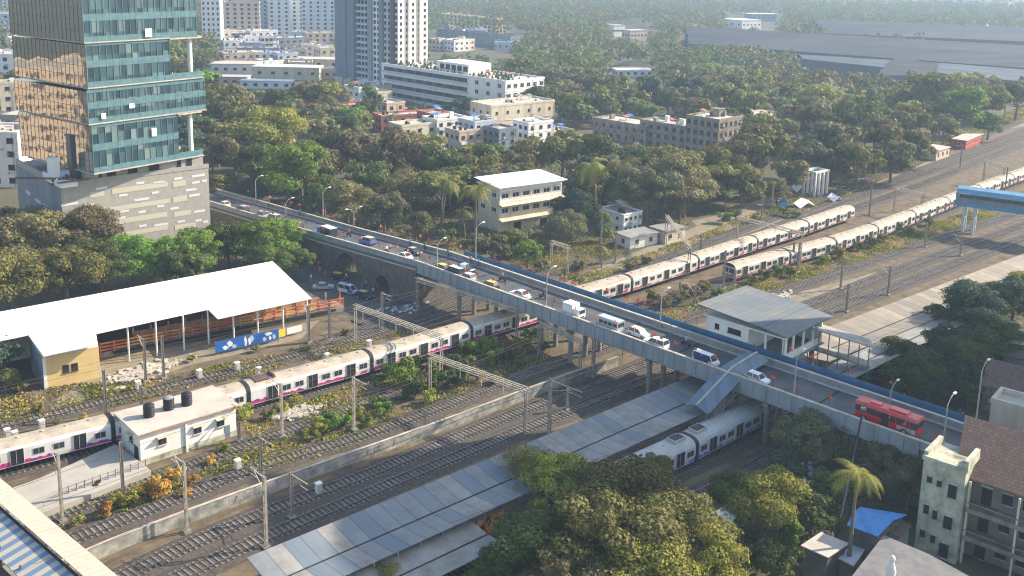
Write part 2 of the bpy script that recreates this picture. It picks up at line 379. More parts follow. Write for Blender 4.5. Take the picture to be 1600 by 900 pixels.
Mt['croof2'] = mat('brown_coach_roof', (.45, .38, .3), .85, (.28, .23, .18), .5, dist=.35, bias=.56, detail=9)
Mt['croof3'] = mat('grey_coach_roof', (.44, .45, .43), .8, (.34, .35, .33), .6)
def coach_mesh(L, side, roof, key):
    b = MB(); x0, x1 = .28, L - .28
    prof = [(-1.72, 1.05), (1.72, 1.05), (1.78, 1.6), (1.78, 3.25), (1.6, 3.72), (1.15, 4.02), (.5, 4.16), (-.5, 4.16), (-1.15, 4.02), (-1.6, 3.72), (-1.78, 3.25), (-1.78, 1.6)]
    mf = [2, 0, 0, 0, 1, 1, 1, 1, 1, 0, 0, 0]
    b.extr(prof, x0, x1, 2, mf)
    b.box(x0 + 1, x1 - 1, -1.2, 1.2, .75, 1.04, 2)
    for xc in (3.2, L - 3.2):
        for dx in (-1.2, 1.2):
            b.tube([(xc + dx, -1., .82), (xc + dx, 1., .82)], .42, 10, 2)
    for k in range(int(L / 3)):                      # roof ventilators
        xc = 1.8 + k * 3
        b.tube([(xc, .0, 4.1), (xc, 0, 4.3)], [.28, .18], 8, 1)
    return b.mesh('coach', [side, roof, Mt['black']])
Wp = MB(); Wp.box(-.55, .55, -.03, .0, 0, .8, 0); Wp.box(-.48, -.03, -.045, -.03, .06, .74, 1); Wp.box(.03, .48, -.045, -.03, .06, .74, 1)
COW = Wp.mesh('window', [Mt['frame'], Mt['glass']])
Dp = MB(); Dp.box(-.78, .78, -.05, .02, 0, 2., 0); Dp.box(-.84, -.79, -.08, .02, -.05, 2.08, 1); Dp.box(.79, .84, -.08, .02, -.05, 2.08, 1); Dp.box(-.78, .78, -.08, .02, 2.01, 2.08, 1); Dp.tube([(-.1, -.07, .1), (-.1, -.07, 1.95)], .03, 5, 1)
COD = Dp.mesh('door', [Mt['dark'], Mt['frame']])
def gang_mesh():
    b = MB(); prof = [(-1.83, .9), (1.83, .9), (1.84, 3.3), (1.64, 3.8), (1.18, 4.1), (.5, 4.24), (-.5, 4.24), (-1.18, 4.1), (-1.64, 3.8), (-1.84, 3.3)]
    return b.extr(prof, -.3, .3).mesh('gangway', [Mt['black']])
GANG = gang_mesh()
CABF = MB().box(-.06, 0, -1.72, 1.72, 1.1, 3.45, 0).box(-.09, -.06, -1.4, -.15, 2.1, 3.1, 1).box(-.09, -.06, .15, 1.4, 2.1, 3.1, 1).box(-.1, -.06, -1.72, 1.72, 1.3, 1.6, 2).box(-.12, -.06, -1.3, -.9, 1.65, 1.9, 1).box(-.12, -.06, .9, 1.3, 1.65, 1.9, 1).mesh('cab_front', [Mt['coping'], Mt['glass'], mat('cab_stripe', (.4, .05, .2), .6)])
def ac_unit():
    b = MB(); b.box(-1.1, 1.1, -.8, .8, 0, .42); b.box(-.9, .9, -.6, .6, .42, .5, 1)
    return b.mesh('roof_unit', [Mt['croof3'], Mt['black']])
ACU = ac_unit()
def panto_mesh():
    b = MB(); b.box(-1.6, 1.6, -1, 1, 0, .12)
    for s in (-.5, .5): b.tube([(-1.2, s, .1), (.2, s * .8, .75), (-.7, s * .6, 1.35)], .05, 5)
    b.tube([(-.7, -.9, 1.4), (-.7, .9, 1.4)], .06, 5); b.tube([(1.3, -.9, .3), (1.3, .9, .3)], .2, 8)
    return b.mesh('pantograph', [Mt['brownsteel']])
PAN = panto_mesh()
def train(name, label, ends, side, roof, key, motor=(), units=(), nose=None):
    """ends: world points on the track where coaches meet"""
    root = thing(name, label, 'train', ends[0]); o0 = ends[0]
    me = {}
    for i in range(len(ends) - 1):
        a, b = ends[i], ends[i + 1]; L = round((b - a).length, 2); rz = brg(a, b)
        if L not in me: me[L] = coach_mesh(L, side, roof, key)
        c = put(me[L], 'coach', root, (a.x - o0.x, a.y - o0.y, .12), rz)
        if i: put(GANG, 'gangway', c, (0, 0, 0))
        n = max(1, round((L - 1) / 6.2)); u = (L - .9) / n
        for k in range(n):
            xc = .45 + u * (k + .5)
            for sgn, rr in ((-1, 0), (1, math.pi)):
                put(COD, 'door', c, (xc, sgn * 1.79, 1.3), rr)
                for dx in (-u * .34, u * .34):
                    if i in motor and k == 0 and dx < 0: continue
                    put(COW, 'window', c, (xc + dx - .0, sgn * 1.79, 2.0), rr, (1.35, 1, 1.15))
        if i == 0: put(CABF, 'cab_front', c, (.26, 0, 0))
        if i == len(ends) - 2: put(CABF, 'cab_front', c, (L - .26, 0, 0), math.pi)
        if i in motor: put(PAN, 'pantograph', c, (3.2, 0, 4.2))
        if i in units:
            put(ACU, 'roof_unit', c, (2.2, 0, 4.1)); put(ACU, 'roof_unit', c, (L - 2.4, 0, 4.1))
    return root
def on_px(pts, z=.9, shift=0.):
    """ends from near bottom skirt pixels; shift to the track centre (away from camera)"""
    P = [G(x, y, z) for x, y in pts]; out = []
    for i, p in enumerate(P):
        d = P[min(i + 1, len(P) - 1)] - P[max(i - 1, 0)]; d.normalize(); out.append(Vector((p.x, p.y, 0)) + Vector((-d.y, d.x, 0)) * (1.75 + shift))
    return out
train('commuter_train', 'white and pink striped commuter train with open doors passing the white railway hut', on_px([(-245, 798), (-30, 745), (178, 692), (389, 637), (581, 583), (737, 536), (868, 497)]), Mt['coach'], Mt['croof'], 'a', motor=(3,))
train('commuter_train', 'long white commuter train stabled on the farther of the two upper tracks, nose end blunt', on_px([(880, 487), (987, 481 - 24), (1091, 423), (1183, 392), (1263, 366), (1335, 341)], .9), Mt['coach2'], Mt['croof2'], 'b')
train('commuter_train', 'longest white commuter train, nearer of the two upper trains, running off behind the blue footbridge', on_px([(1147, 438), (1234, 414), (1306, 395), (1371, 373), (1430, 350), (1483, 328), (1533, 308), (1583, 289), (1640, 268)], .9), Mt['coach2'], Mt['croof2'], 'c')
train('commuter_train', 'silver commuter train with blue panels entering under the bridge below the grey stair canopy', on_px([(880, 822), (1088, 722), (1250, 637)], .9), Mt['coach3'], Mt['croof3'], 'd', units=(0, 1))

# ------------------------------------------------------------------ the road bridge
T0, T1 = 119.3, 128.7
def pz(n):                                        # parapet top height along the bridge
    K = [(-60, 7.2), (20, 8.8), (45, 9.), (145, 9.), (177, 7.3), (221, 5.5), (262, 3.6), (330, 1.6), (420, 1.2)]
    for (a, x), (b, y) in zip(K, K[1:]):
        if a <= n <= b: return x + (y - x) * (n - a) / (b - a)
    return K[0][1] if n < K[0][0] else K[-1][1]
NS = [-60, -20, 20, 45] + list(range(55, 146, 10)) + [152, 160, 170, 177, 188, 200, 210, 221, 235, 250, 262, 280, 300, 330]
bridge = thing('road_bridge', 'long road bridge carrying traffic over the railway, steel span and masonry arches', 'bridge', W(T0, 95, 0))
BO = bridge.location.copy()
def strip(mb, t0, t1, z0, z1, ns, m=0):            # box strip that follows the bridge profile
    for a, b in zip(ns, ns[1:]):
        q = [W(t0, a, pz(a) + z0), W(t1, a, pz(a) + z0), W(t1, b, pz(b) + z0), W(t0, b, pz(b) + z0), W(t0, a, pz(a) + z1), W(t1, a, pz(a) + z1), W(t1, b, pz(b) + z1), W(t0, b, pz(b) + z1)]
        k = len(mb.v); mb.v += [tuple(p - BO) for p in q]
        for f in ((4, 7, 6, 5), (0, 1, 2, 3), (0, 4, 5, 1), (2, 6, 7, 3), (1, 5, 6, 2), (0, 3, 7, 4)):
            mb.f.append(tuple(k + i for i in f)[::-1]); mb.m.append(m)
strip(d := MB(), T0 + .35, T1 - .35, -1.75, -1.05, NS); d.obj('deck', Mt['asphalt'], bridge)
k = MB(); strip(k, T0 + .36, T0 + .62, -1.04, -.9, NS); strip(k, T1 - .9, T1 - .36, -1.04, -.88, NS); k.obj('kerb', Mt['coping'], bridge)
strip(w := MB(), T0 + .02, T0 + .33, -1.2, -.12, NS); w.obj('parapet', Mt['girder'], bridge)
strip(w := MB(), T1 - .33, T1 - .02, -1.2, -.12, NS); w.obj('parapet', Mt['greywall'], bridge)
strip(w := MB(), T0 - .08, T0 + .42, -.12, .03, NS); w.obj('coping', Mt['coping'], bridge)
strip(w := MB(), T1 - .42, T1 + .08, -.12, .03, NS); w.obj('coping', Mt['coping'], bridge)
SP = [n for n in NS if 45 <= n <= 145]
w = MB(); strip(w, T0 - .12, T0 + .0, -2.25, -.16, SP)
for n in range(47, 145, 2):                        # stiffeners on the steel side plate
    z = pz(n); p = W(T0 - .16, n, 0) - BO; w.beam(p + Vector((0, 0, z - 2.2)), p + Vector((0, 0, z - .2)), .1, .12, 0, up=(1, 1, 0))
strip(w, T0 - .25, T0 + .1, -2.42, -2.25, SP); w.obj('side_plate', Mt['girder'], bridge)
w = MB()
for t in (T0 + 1, 122.5, 125.5, T1 - 1): strip(w, t - .2, t + .2, -2.7, -1.76, SP)
w.obj('girder', Mt['brownsteel'], bridge)
for n in (133.5, 123.5, 112, 105, 88.3, 67.2, 55):
    p = MB(); zt = pz(n) - 2.8
    for t in (T0 + .9, 124, T1 - .9):
        c = W(t, n, 0) - BO; p.tube([(c.x, c.y, -.2), (c.x, c.y, zt - .5)], .42, 10)
    a, b = W(T0 + .2, n, zt - .25) - BO, W(T1 - .2, n, zt - .25) - BO; p.beam(a, b, .9, .5)
    p.obj('pier', Mt['concrete'], bridge)
# masonry viaduct with arches to the left, solid abutment to the right
def viaduct(t, thick, n0, n1, arches):
    mb = MB(); n = n0; cuts = []
    for (c, hw, hh) in arches:
        cuts += [c - hw + 2 * hw * k / 12 for k in range(13)]
    xs = sorted(set([n0, n1] + [x for x in NS if n0 < x < n1] + cuts))
    def low(x):
        for (c, hw, hh) in arches:
            if abs(x - c) < hw + 1e-6: return hh * math.sqrt(max(0, 1 - ((x - c) / hw) ** 2))
        return 0.
    for a, b in zip(xs, xs[1:]):
        inside = any(c - hw - 1e-6 <= a and b <= c + hw + 1e-6 for c, hw, hh in arches)
        la, lb = (low(a), low(b)) if inside else (0, 0)
        za, zb = pz(a) - 1.2, pz(b) - 1.2
        q = [W(t, a, la), W(t, b, lb), W(t, b, zb), W(t, a, za), W(t + thick, a, la), W(t + thick, b, lb), W(t + thick, b, zb), W(t + thick, a, za)]
        k = len(mb.v); mb.v += [tuple(p - BO) for p in q]
        for f in ((0, 1, 2, 3), (7, 6, 5, 4), (0, 4, 5, 1), (3, 2, 6, 7), (0, 3, 7, 4), (1, 5, 6, 2)):
            mb.f.append(tuple(k + i for i in f)); mb.m.append(0)
    return mb
viaduct(T0 - .3, T1 - T0 + .6, 145.2, 330, [(156, 2.6, 3.3), (168.5, 4.2, 5.2)]).obj('abutment', Mt['masonry'], bridge)
viaduct(T0 - .2, T1 - T0 + .4, -60, 44.8, []).obj('abutment', Mt['masonry'], bridge)
w = MB(); strip(w, T0 - .38, T0 - .3, -1.9, -1.6, [x for x in NS if x >= 145]); w.obj('stone_course', Mt['coping'], bridge)
for n in list(range(48, 146, 12)) + [160, 178, 200]:
    z = pz(n) - 1.04; MB().poly([W(T0 + .7, n, z) - BO, W(T1 - .95, n, z) - BO, W(T1 - .95, n + .35, pz(n + .35) - 1.04) - BO, W(T0 + .7, n + .35, pz(n + .35) - 1.04) - BO]).obj('expansion_joint', Mt['dark'], bridge)
# blue sheet fence beyond the far parapet
bf = thing('sheet_fence', 'dark blue sheet metal fence running along the far side of the bridge', 'fence', W(T1 + .8, 90, 0)); BO2 = bf.location
w = MB(); po = MB()
ns = [36, 44] + list(range(52, 144, 8)) + [143.5]
for a, b in zip(ns, ns[1:]):
    w.beam(W(T1 + 1.6, a, pz(a) - .55) - BO2, W(T1 + 1.6, b, pz(b) - .55) - BO2, .08, 1.9)
    po.beam(W(T1 + 1.72, a, pz(a) - 2.4) - BO2, W(T1 + 1.72, a, pz(a) + .6) - BO2, .12, .12)
w.obj('panel', Mt['bluesheet'], bf); po.obj('fence_posts', Mt['girder'], bf)
w = MB(); w.beam(W(T1 + .85, 36, pz(36) - 2) - BO2, W(T1 + .85, 143, pz(143) - 2) - BO2, 1.4, .15); w.obj('walkway', Mt['concrete'], bf)

# market lane beside the viaduct
sheet('market_lane', [(470, 400), (640, 470), (700, 455), (640, 500), (520, 490), (440, 440)], .03, Mt['asphalt2'])
sheet('street', [(330, 330), (560, 262), (700, 240), (720, 250), (600, 290), (520, 330), (640, 380), (600, 392), (400, 318)], .03, Mt['asphalt2'])
# ------------------------------------------------------------------ generic building
def win_mesh(fr, gl, hood=None):
    b = MB(); b.box(-.5, .5, -.06, .0, -.5, .5, 0); b.box(-.44, -.02, -.075, -.06, -.44, .44, 1); b.box(.02, .44, -.075, -.06, -.44, .44, 1)
    b.box(-.55, .55, -.14, 0, -.58, -.5, 0)
    if hood: b.box(-.62, .62, -.45, 0, .55, .63, 2)
    return b.mesh('window', [fr, gl] + ([hood] if hood else []))
WIN = {'plain': win_mesh(Mt['frame'], Mt['glass']), 'hood': win_mesh(Mt['white'], Mt['glass'], Mt['cream']), 'dark': win_mesh(Mt['brownsteel'], Mt['dark']), 'pale': win_mesh(Mt['white'], Mt['glass'])}
def balc_mesh(m):
    b = MB(); b.box(-.5, .5, -1.1, 0, -.12, 0); b.box(-.5, .5, -1.1, -1.02, 0, .9); b.box(-.5, -.46, -1.02, 0, 0, .9); b.box(.46, .5, -1.02, 0, 0, .9)
    return b.mesh('balcony', [m])
BALC = balc_mesh(Mt['white'])
TANK = MB().tube([(0, 0, 0), (0, 0, 1.3), (0, 0, 1.5)], [.65, .65, .25], 12).mesh('water_tank', [Mt['black']])
POLYF = []
FOOT = []                                          # footprints kept free of trees (centre, radius)
def wins(root, w, d, floors, fh, nx, ny, ww, wh, kind, z0=0., skip=(), faces='FLR', balc=0):
    spots = []
    for fl in range(floors):
        z = z0 + fh * fl + fh * .55
        if fl in skip: continue
        for i in range(nx):
            if 'F' in faces: spots.append((w * (i + .5) / nx, 0, z, 0))
            if 'B' in faces: spots.append((w * (i + .5) / nx, d, z, math.pi))
        for i in range(ny):
            if 'L' in faces: spots.append((0, d * (i + .5) / ny, z, -math.pi / 2))
            if 'R' in faces: spots.append((w, d * (i + .5) / ny, z, math.pi / 2))
    me = WIN[kind]
    spots.sort(key=lambda s: (s[0] - 0) * 0 + s[2], reverse=True)
    for s in spots[:100]: put(me, 'window', root, s[:3], s[3], (ww, 1, wh))
    if len(spots) > 100:
        mb = MB()
        for (x, y, z, r) in spots[100:]:
            c, s_ = math.cos(r), math.sin(r)
            k = len(mb.v)
            for v in me.vertices:
                vx, vy, vz = v.co.x * ww, v.co.y, v.co.z * wh
                mb.v.append((x + vx * c - vy * s_, y + vx * s_ + vy * c, z + vz))
            for p in me.polygons: mb.f.append(tuple(k + i for i in p.vertices)); mb.m.append(p.material_index)
        tag(mb.obj('window', list(me.materials), root), kind='stuff')
    if balc:
        for fl in range(1, floors):
            for i in range(nx):
                if i % balc == 0: put(BALC, 'balcony', root, (w * (i + .5) / nx, 0, z0 + fh * fl), 0, (w / nx * .85, 1, 1))
def bld(name, label, C, b, w, d, h, wall, roof='rooftop', floors=2, nx=4, ny=2, ww=1.2, wh=1.2, kind='plain', z0=0., parapet=.8, ledge=True, group=None, cat='building', tanks=0, head=False, balc=0, skip=(), faces='FLR', jut=0, clutter=0):
    C = Vector((C[0], C[1], z0)); root = thing(name, label, cat, C, b, group)
    wl = MB().box(0, w, 0, d, 0, h); wl.obj('wall', Mt[wall], root)
    if roof in ('gable', 'gabler'):
        rf = MB(); rm = h + min(w, d) * .22
        if roof == 'gable': rf.extr([(-.6, h), (d + .6, h), (d / 2, rm)], -.5, w + .5)
        else: rf.v = []; rf.extr([(-.6, h), (d + .6, h), (d / 2, rm)], -.5, w + .5)
        rf.obj('roof', Mt['tile'], root)
    else:
        t = .35
        if parapet:
            MB().box(-.1, w + .1, -.1, t, h, h + parapet).box(-.1, w + .1, d - t, d + .1, h, h + parapet).box(-.1, t, t, d - t, h, h + parapet).box(w - t, w + .1, t, d - t, h, h + parapet).obj('parapet', Mt[wall], root)
            MB().box(t, w - t, t, d - t, h, h + .08).obj('roof', Mt[roof], root)
        else:
            MB().box(-.4 - jut, w + .4 + jut, -.4 - jut, d + .4 + jut, h, h + .25).obj('roof', Mt[roof], root)
    fh = h / floors
    if ledge and floors > 1:
        mb = MB()
        for k in range(1, floors): mb.box(-.14, w + .14, -.14, 0, k * fh - .12, k * fh).box(-.14, 0, 0, d, k * fh - .12, k * fh).box(w, w + .14, 0, d, k * fh - .12, k * fh)
        mb.obj('ledge', Mt[wall], root)
    wins(root, w, d, floors, fh, nx, ny, ww, wh, kind, 0, skip, faces, balc)
    if head:
        MB().box(w * .55, w * .55 + 3, d * .4, d * .4 + 3.2, h + .08, h + 2.8).box(w * .55 - .3, w * .55 + 3.3, d * .4 - .3, d * .4 + 3.5, h + 2.8, h + 2.95).obj('stair_head', Mt[wall], root)
    cr_ = random.Random(int(C[0] * 7 + C[1]))
    if parapet and h < 24 and cat == 'building' and w > 5 and h > 4:
        for _ in range(min(9, 3 + int(w * d / 60))):
            a, e = cr_.uniform(.6, w - 2.6), cr_.uniform(.6, d - 2.6); q = cr_.random()
            if q < .35: put(TANK, 'water_tank', root, (a, e, h + .08), 0, (.8, .8, .8))
            elif q < .6: MB().box(a, a + cr_.uniform(1, 2.4), e, e + cr_.uniform(1, 2.4), h + .08, h + cr_.uniform(.8, 2.4)).obj('roof_room', Mt[cr_.choice([wall, 'white', 'greywall'])], root)
            elif q < .8: MB().slab([(a, e, h + 1.9), (a + 2.2, e, h + 2.), (a + 2.2, e + 2.2, h + 2.4), (a, e + 2.2, h + 2.3)], .08).box(a + .1, a + .2, e + .1, e + .2, h, h + 1.8).box(a + 2, a + 2.1, e + 2, e + 2.1, h, h + 2.2).obj('roof_awning', Mt[cr_.choice(['tarpblue', 'tin', 'roofgrey', 'redroof'])], root)
            else: MB().box(a, a + .9, e, e + .6, h + .08, h + .75).obj('roof_unit', Mt['coping'], root)
        for _ in range(min(8, int(w * h / 30) + 1)):
            a, e = cr_.uniform(.5, w - 1.4), cr_.uniform(1.5, h - 1); MB().box(a, a + .8, -.42, -.02, e, e + .5).obj('wall_unit', Mt['coping'], root)
        for x_ in (cr_.uniform(.5, w - .5), w - .3): MB().box(x_, x_ + .1, -.2, -.1, .3, h).obj('drain_pipe', Mt['greywall'], root)
    for k in range(tanks): put(TANK, 'water_tank', root, (w * (.15 + .2 * k), d * .65, h + .08))
    c = C + Vector((math.cos(b) * w / 2 - math.sin(b) * d / 2, math.sin(b) * w / 2 + math.cos(b) * d / 2, 0))
    FOOT.append((c.x, c.y, math.hypot(w, d) / 2 + 2))
    return root
def at_top(C, R_, z, Lx=None):
    """near corner and right corner given as roof pixels: corner, bearing, width"""
    c, r = G(*C, z), G(*R_, z); w = math.hypot(r.x - c.x, r.y - c.y)
    d = None
    if Lx:
        l = G(*Lx, z); d = math.hypot(l.x - c.x, l.y - c.y)
    return c, math.atan2(r.y - c.y, r.x - c.x), w, d

# ---- station canopies
def canopy(name, label, pA, pB, w, z, roofm, cat='canopy', group=None, pit=.55, plat=True, z_plat=1.1, side=0., ps=6.5, gutter=.55, boxw=1.6):
    """butterfly roof along pA->pB; pA/pB is the near (right hand) edge"""
    a, b = Vector(pA), Vector(pB); L = (b - a).length; rz = brg(a, b)
    root = thing(name, label, cat, (a.x, a.y, 0), rz, group)
    mb = MB(); y1, ym = w, w * gutter
    mb.slab([(0, 0, z), (L, 0, z), (L, ym - .15, z - pit), (0, ym - .15, z - pit)], .09)
    mb.obj('roof', Mt[roofm], root)
    mb = MB(); mb.slab([(0, ym + .15, z - pit), (L, ym + .15, z - pit), (L, y1, z), (0, y1, z)], .09)
    mb.obj('roof', Mt[roofm], root)
    MB().box(0, L, ym - .2, ym + .2, z - pit - .22, z - pit - .12).obj('gutter', Mt['rust' if name == 'x' else 'dark'], root)
    if ps:
        for k in range(int(L / ps)):
            mb = MB(); x = (k + .5) * L / int(L / ps); mb.tube([(x, ym, z_plat - .1), (x, ym, z - pit - .2)], .16, 8)
            mb.beam((x, .4, z - .12), (x, ym, z - pit - .3), .12, .18); mb.beam((x, y1 - .4, z - .12), (x, ym, z - pit - .3), .12, .18); mb.obj('column', Mt['mast'], root)
    c = a.lerp(b, .5); 
    return root
def platform(label, pA, pB, w, h=1.05, off=-1.2):
    a, b = Vector(pA), Vector(pB); L = (b - a).length
    r = thing('station_platform', label, 'platform', (a.x, a.y, 0), brg(a, b))
    MB().box(-2, L + 2, off, w, 0, h).obj('wall', Mt['concrete'], r)
    MB().box(-2, L + 2, off - .15, w + .15, h, h + .09).obj('paving', Mt['pave'], r)
    return r
# main platform: near edge of the roof, from the frame bottom to the bridge
A = G(500, 918, 4.5); B = G(1175, 612, 4.5); dr = (B - A).normalized(); nn = Vector((-dr.y, dr.x, 0))
Wm = 9.3
Aw = G(395, 882, 4.5); sA = (Aw - A).dot(dr)
canopy('platform_canopy', 'long grey butterfly roof over the main platform, from the photo bottom to the bridge', A + dr * sA, B - dr * 1.5, Wm, 4.6, 'rooflong', gutter=.47)
canopy('platform_canopy', 'cream sheet butterfly roof over the platform right of the bridge beside the ticket office', G(1296, 566, 4.5) + dr * 0, G(1296, 566, 4.5) + (G(1600, 440, 4.5) - G(1296, 566, 4.5)).normalized() * 120, 9.2, 4.6, 'rooflong2', gutter=.42)
platform('main station platform under the long grey butterfly roof', A + dr * (sA - 12), A + dr * 260, 8.6, off=.9)
# orange mural: wall panels under the near eave
mu = thing('mural_wall', 'orange and black painted mural wall under the near eave of the grey platform roof', 'wall', ((A + dr * 4 + nn * .6).x, (A + dr * 4 + nn * .6).y, 0), brg(A, B))
mcol = mat('mural_paint', (.75, .27, .02), .7, (.02, .02, .03), .9, dist=.04, detail=2)
for k in range(7):
    MB().box(k * 3.1, k * 3.1 + 2.8, 0, .12, 1.2, 3.3).obj('panel', mcol, mu)
    MB().tube([(k * 3.1 - .15, 0, 1.1), (k * 3.1 - .15, 0, 4.1)], .1, 6).obj('post', Mt['mast'], mu)
# second platform, farther right/near the camera
a2 = G(560, 935, 4.2); b2 = G(1040, 712, 4.2)
canopy('platform_canopy', 'low grey roof of the second platform half hidden under the big foreground tree', G(575, 955, 3.6), G(790, 850, 3.6), 6.2, 3.6, 'roofgrey', pit=.3, gutter=.5)
canopy('platform_canopy', 'short grey platform roof beside the dark trees right of the ticket office', G(1335, 590, 4.4), G(1335, 590, 4.4) + dr * 75, 5.2, 4.4, 'roofgrey', pit=.25, gutter=.5)
# booking stair canopy
sc_ = thing('stair_canopy', 'blue grey sheet canopy over the stair climbing from platform roof to bridge', 'canopy', G(1083, 628, 5), 0)
o = sc_.location
K = [[(1057, 624, 5.3), (1088, 633, 5.9), (1110, 628, 5.3)], [(1103, 585, 9.2), (1132, 592, 9.9), (1147, 600, 9.2)], [(1112, 568, 10.9), (1134, 556, 11.9), (1156, 575, 11.2)]]
K = [[G(*p) - o for p in row] for row in K]
lo, hi = G(1083, 630, 5.2) - o, G(1131, 575, 11) - o
E2 = dr
bse = G(1088, 633, 5.9) - o; mid = bse + dr * 8.2 + Vector((0, 0, 3.6)); top = mid + dr * 6.0 + Vector((0, 0, .8))
mb = MB(); hw = 2.1
for p, q in ((bse, mid), (mid, top)):
    mb.slab([p - nn * hw - Vector((0, 0, .7)), q - nn * hw - Vector((0, 0, .7)), q, p], .07); mb.slab([p, q, q + nn * hw - Vector((0, 0, .7)), p + nn * hw - Vector((0, 0, .7))], .07)
stm = corrugate(mat('stair_sheet', (.13, .19, .24), .7, (.1, .15, .19), .6), 0, .7, (.2, .25, .29), .5)
mb.obj('roof', stm, sc_)
MB().beam(bse + Vector((0, 0, .04)), mid + Vector((0, 0, .04)), .35, .08).beam(mid + Vector((0, 0, .04)), top + Vector((0, 0, .04)), .35, .08).obj('ridge_cap', Mt['coping'], sc_)
mb = MB()
for k in range(5):
    p = bse.lerp(mid, k / 4)
    for s in (-1.8, 1.8): mb.beam(p + nn * s + Vector((0, 0, -.8)), p + nn * s + Vector((0, 0, -3.4)), .12, .12)
mb.obj('frame', Mt['mast'], sc_)
MB().slab([bse - nn * 1.6 - Vector((0, 0, 3.3)), mid - nn * 1.6 - Vector((0, 0, 2.9)), mid + nn * 1.6 - Vector((0, 0, 2.9)), bse + nn * 1.6 - Vector((0, 0, 3.3))], .3).obj('stair', Mt['concrete'], sc_)

# ---- ticket office at bridge level
C, b, w, d = at_top((1226, 527), (1288, 487), 12.2, (1112, 488))
office = thing('ticket_office', 'ticket office with sloping grey roof, white walls and dark open hall beside the bridge', 'building', (C.x, C.y, 0), b)
w, d = 12.4, 13.9
office.rotation_euler = (0, 0, R(46)); FOOT.append((C.x, C.y + 12, 14))
mb = MB()
for x in (1, w / 2, w - 1):
    for y in (1, d / 2, d - 1): mb.box(x - .3, x + .3, y - .3, y + .3, 0, 7.8)
mb.obj('stilt', Mt['concrete'], office)
MB().box(-.3, w + .3, -.3, d + .3, 7.75, 8.0).obj('floor_slab', Mt['concrete'], office)
MB().box(0, .25, 6.2, d, 8.0, 9.4).obj('dado', Mt['bluesheet'], office)
MB().box(0.03, .25, 6.2, d, 9.4, 11.9).box(.25, w, d - .25, d, 8, 11.9).box(w - .25, w, 0, d, 8, 11.9).box(0.25, w, 6.2, 6.4, 8, 11.9).obj('wall', Mt['white'], office)
for y, s in ((11.9, .8), (8.7, 2.4)):
    put(WIN['dark'], 'window', office, (.03, y, 10.6), -math.pi / 2, (s, 1, .9))
MB().box(0, w, 0, .25, 8.0, 9.1).box(0, 1, 0, .25, 9.1, 11.9).obj('wall', Mt['white'], office)
for k in range(3): MB().box(3.2 * k + 2.9, 3.2 * k + 3.3, 0, .25, 9.1, 11.9).obj('column', Mt['white'], office)
for y in (.15, 3.2): MB().box(0, .3, y - .15, y + .15, 8, 11.9).obj('column', Mt['white'], office)
MB().box(-.3, w + .1, -.3, d + .3, 11.9, 12.15).obj('ledge', Mt['white'], office)
rm = mat('office_roof', (.19, .19, .175), .85, (.13, .15, .16), .25, dist=.2, detail=8)
corrugate(rm, 1, 1.1, (.12, .15, .18), .6)
MB().slab([(-1.0, -1.0, 12.7), (w + 1, -1.2, 12.5), (w + 1, 3.4, 13.0), (-1.2, 3.4, 13.2)], .15).obj('roof', rm, office)
MB().slab([(-1.3, 3.2, 13.25), (w + 1.4, 3.2, 13.05), (w + 1.4, d + 1.2, 13.5), (-1.3, d + 1.2, 13.9)], .15).obj('roof', rm, office)
# lean-to stair right of the office
ls = thing('covered_stair', 'pale sloping roof over the stair right of the ticket office', 'canopy', G(1262, 530, 9) , R(-4)); ls.location.z = 0
MB().slab([(-1, -1, 11.6), (10.5, -1, 8.4), (10.5, 3, 8.4), (-1, 3, 11.6)], .15).obj('roof', Mt['roofgrey'], ls)
mb = MB()
for k in range(7): mb.box(k * 1.6 - .08, k * 1.6 + .08, -.7, -.6, 1.0, 11.2 - k * .5)
mb.obj('frame', Mt['bluegrey'], ls); MB().slab([(-1, -.5, 8.2), (10, -.5, 5), (10, 2.6, 5), (-1, 2.6, 8.2)], .3).obj('stair', Mt['concrete'], ls)

# ---- white hut
C, b, w, d = at_top((218, 679), (368, 633.5), 4.6, (173, 651))
hut = bld('railway_hut', 'white flat roofed railway hut with three black water tanks beside the striped train', C, b, w, d, 4.5, 'white', 'rooftop', 1, 0, 0, parapet=0, ledge=False)
hw_ = win_mesh(Mt['frame'], Mt['dark'], Mt['cream'])
for x in (3.0, 8.0, 11.4): put(hw_, 'window', hut, (x, 0, 2.75), 0, (1.25, 1.6, 1.15))
put(hw_, 'window', hut, (0, 3., 2.9), -math.pi / 2, (1.3, 1.3, 1.3))
MB().box(-.1, 0, .7, 2., 0, 2.4).obj('door', Mt['dark'], hut)
MB().box(12., 12.8, -.06, 0, 0, 2.).obj('door', Mt['bluegrey'], hut)
MB().box(6.2, 6.5, -.25, -.02, 0, 4.4).obj('pilaster', Mt['white'], hut)
MB().box(-.35, w + .35, -.42, -.36, 4.44, 4.62).obj('eave_trim', Mt['rust'], hut)
MB().box(-.02, w + .02, -.05, 0, 0, .9).obj('plinth', Mt['old'], hut)
for i, (px, py) in enumerate(((233, 645), (264, 634), (292, 627))):
    t = thing('water_tank', ['black ribbed water tank on the white hut roof, nearest the left end', 'middle black water tank with a pale lid on the white hut roof', 'black water tank on the white hut roof, farthest right of three'][i], 'water tank', G(px, py + 5, 4.75), 0, 'water tanks on the hut roof')
    m_ = MB()
    for k in range(5): m_.tube([(0, 0, k * .34), (0, 0, k * .34 + .17), (0, 0, k * .34 + .34)], [.72, .78, .72], 16)
    m_.obj('barrel', Mt['black'], t, True); MB().tube([(0, 0, 1.7), (0, 0, 1.85), (0, 0, 1.95)], [.7, .45, .2], 16).obj('lid', Mt['greywall' if i == 1 else 'black'], t)
    t.rotation_euler.z = b
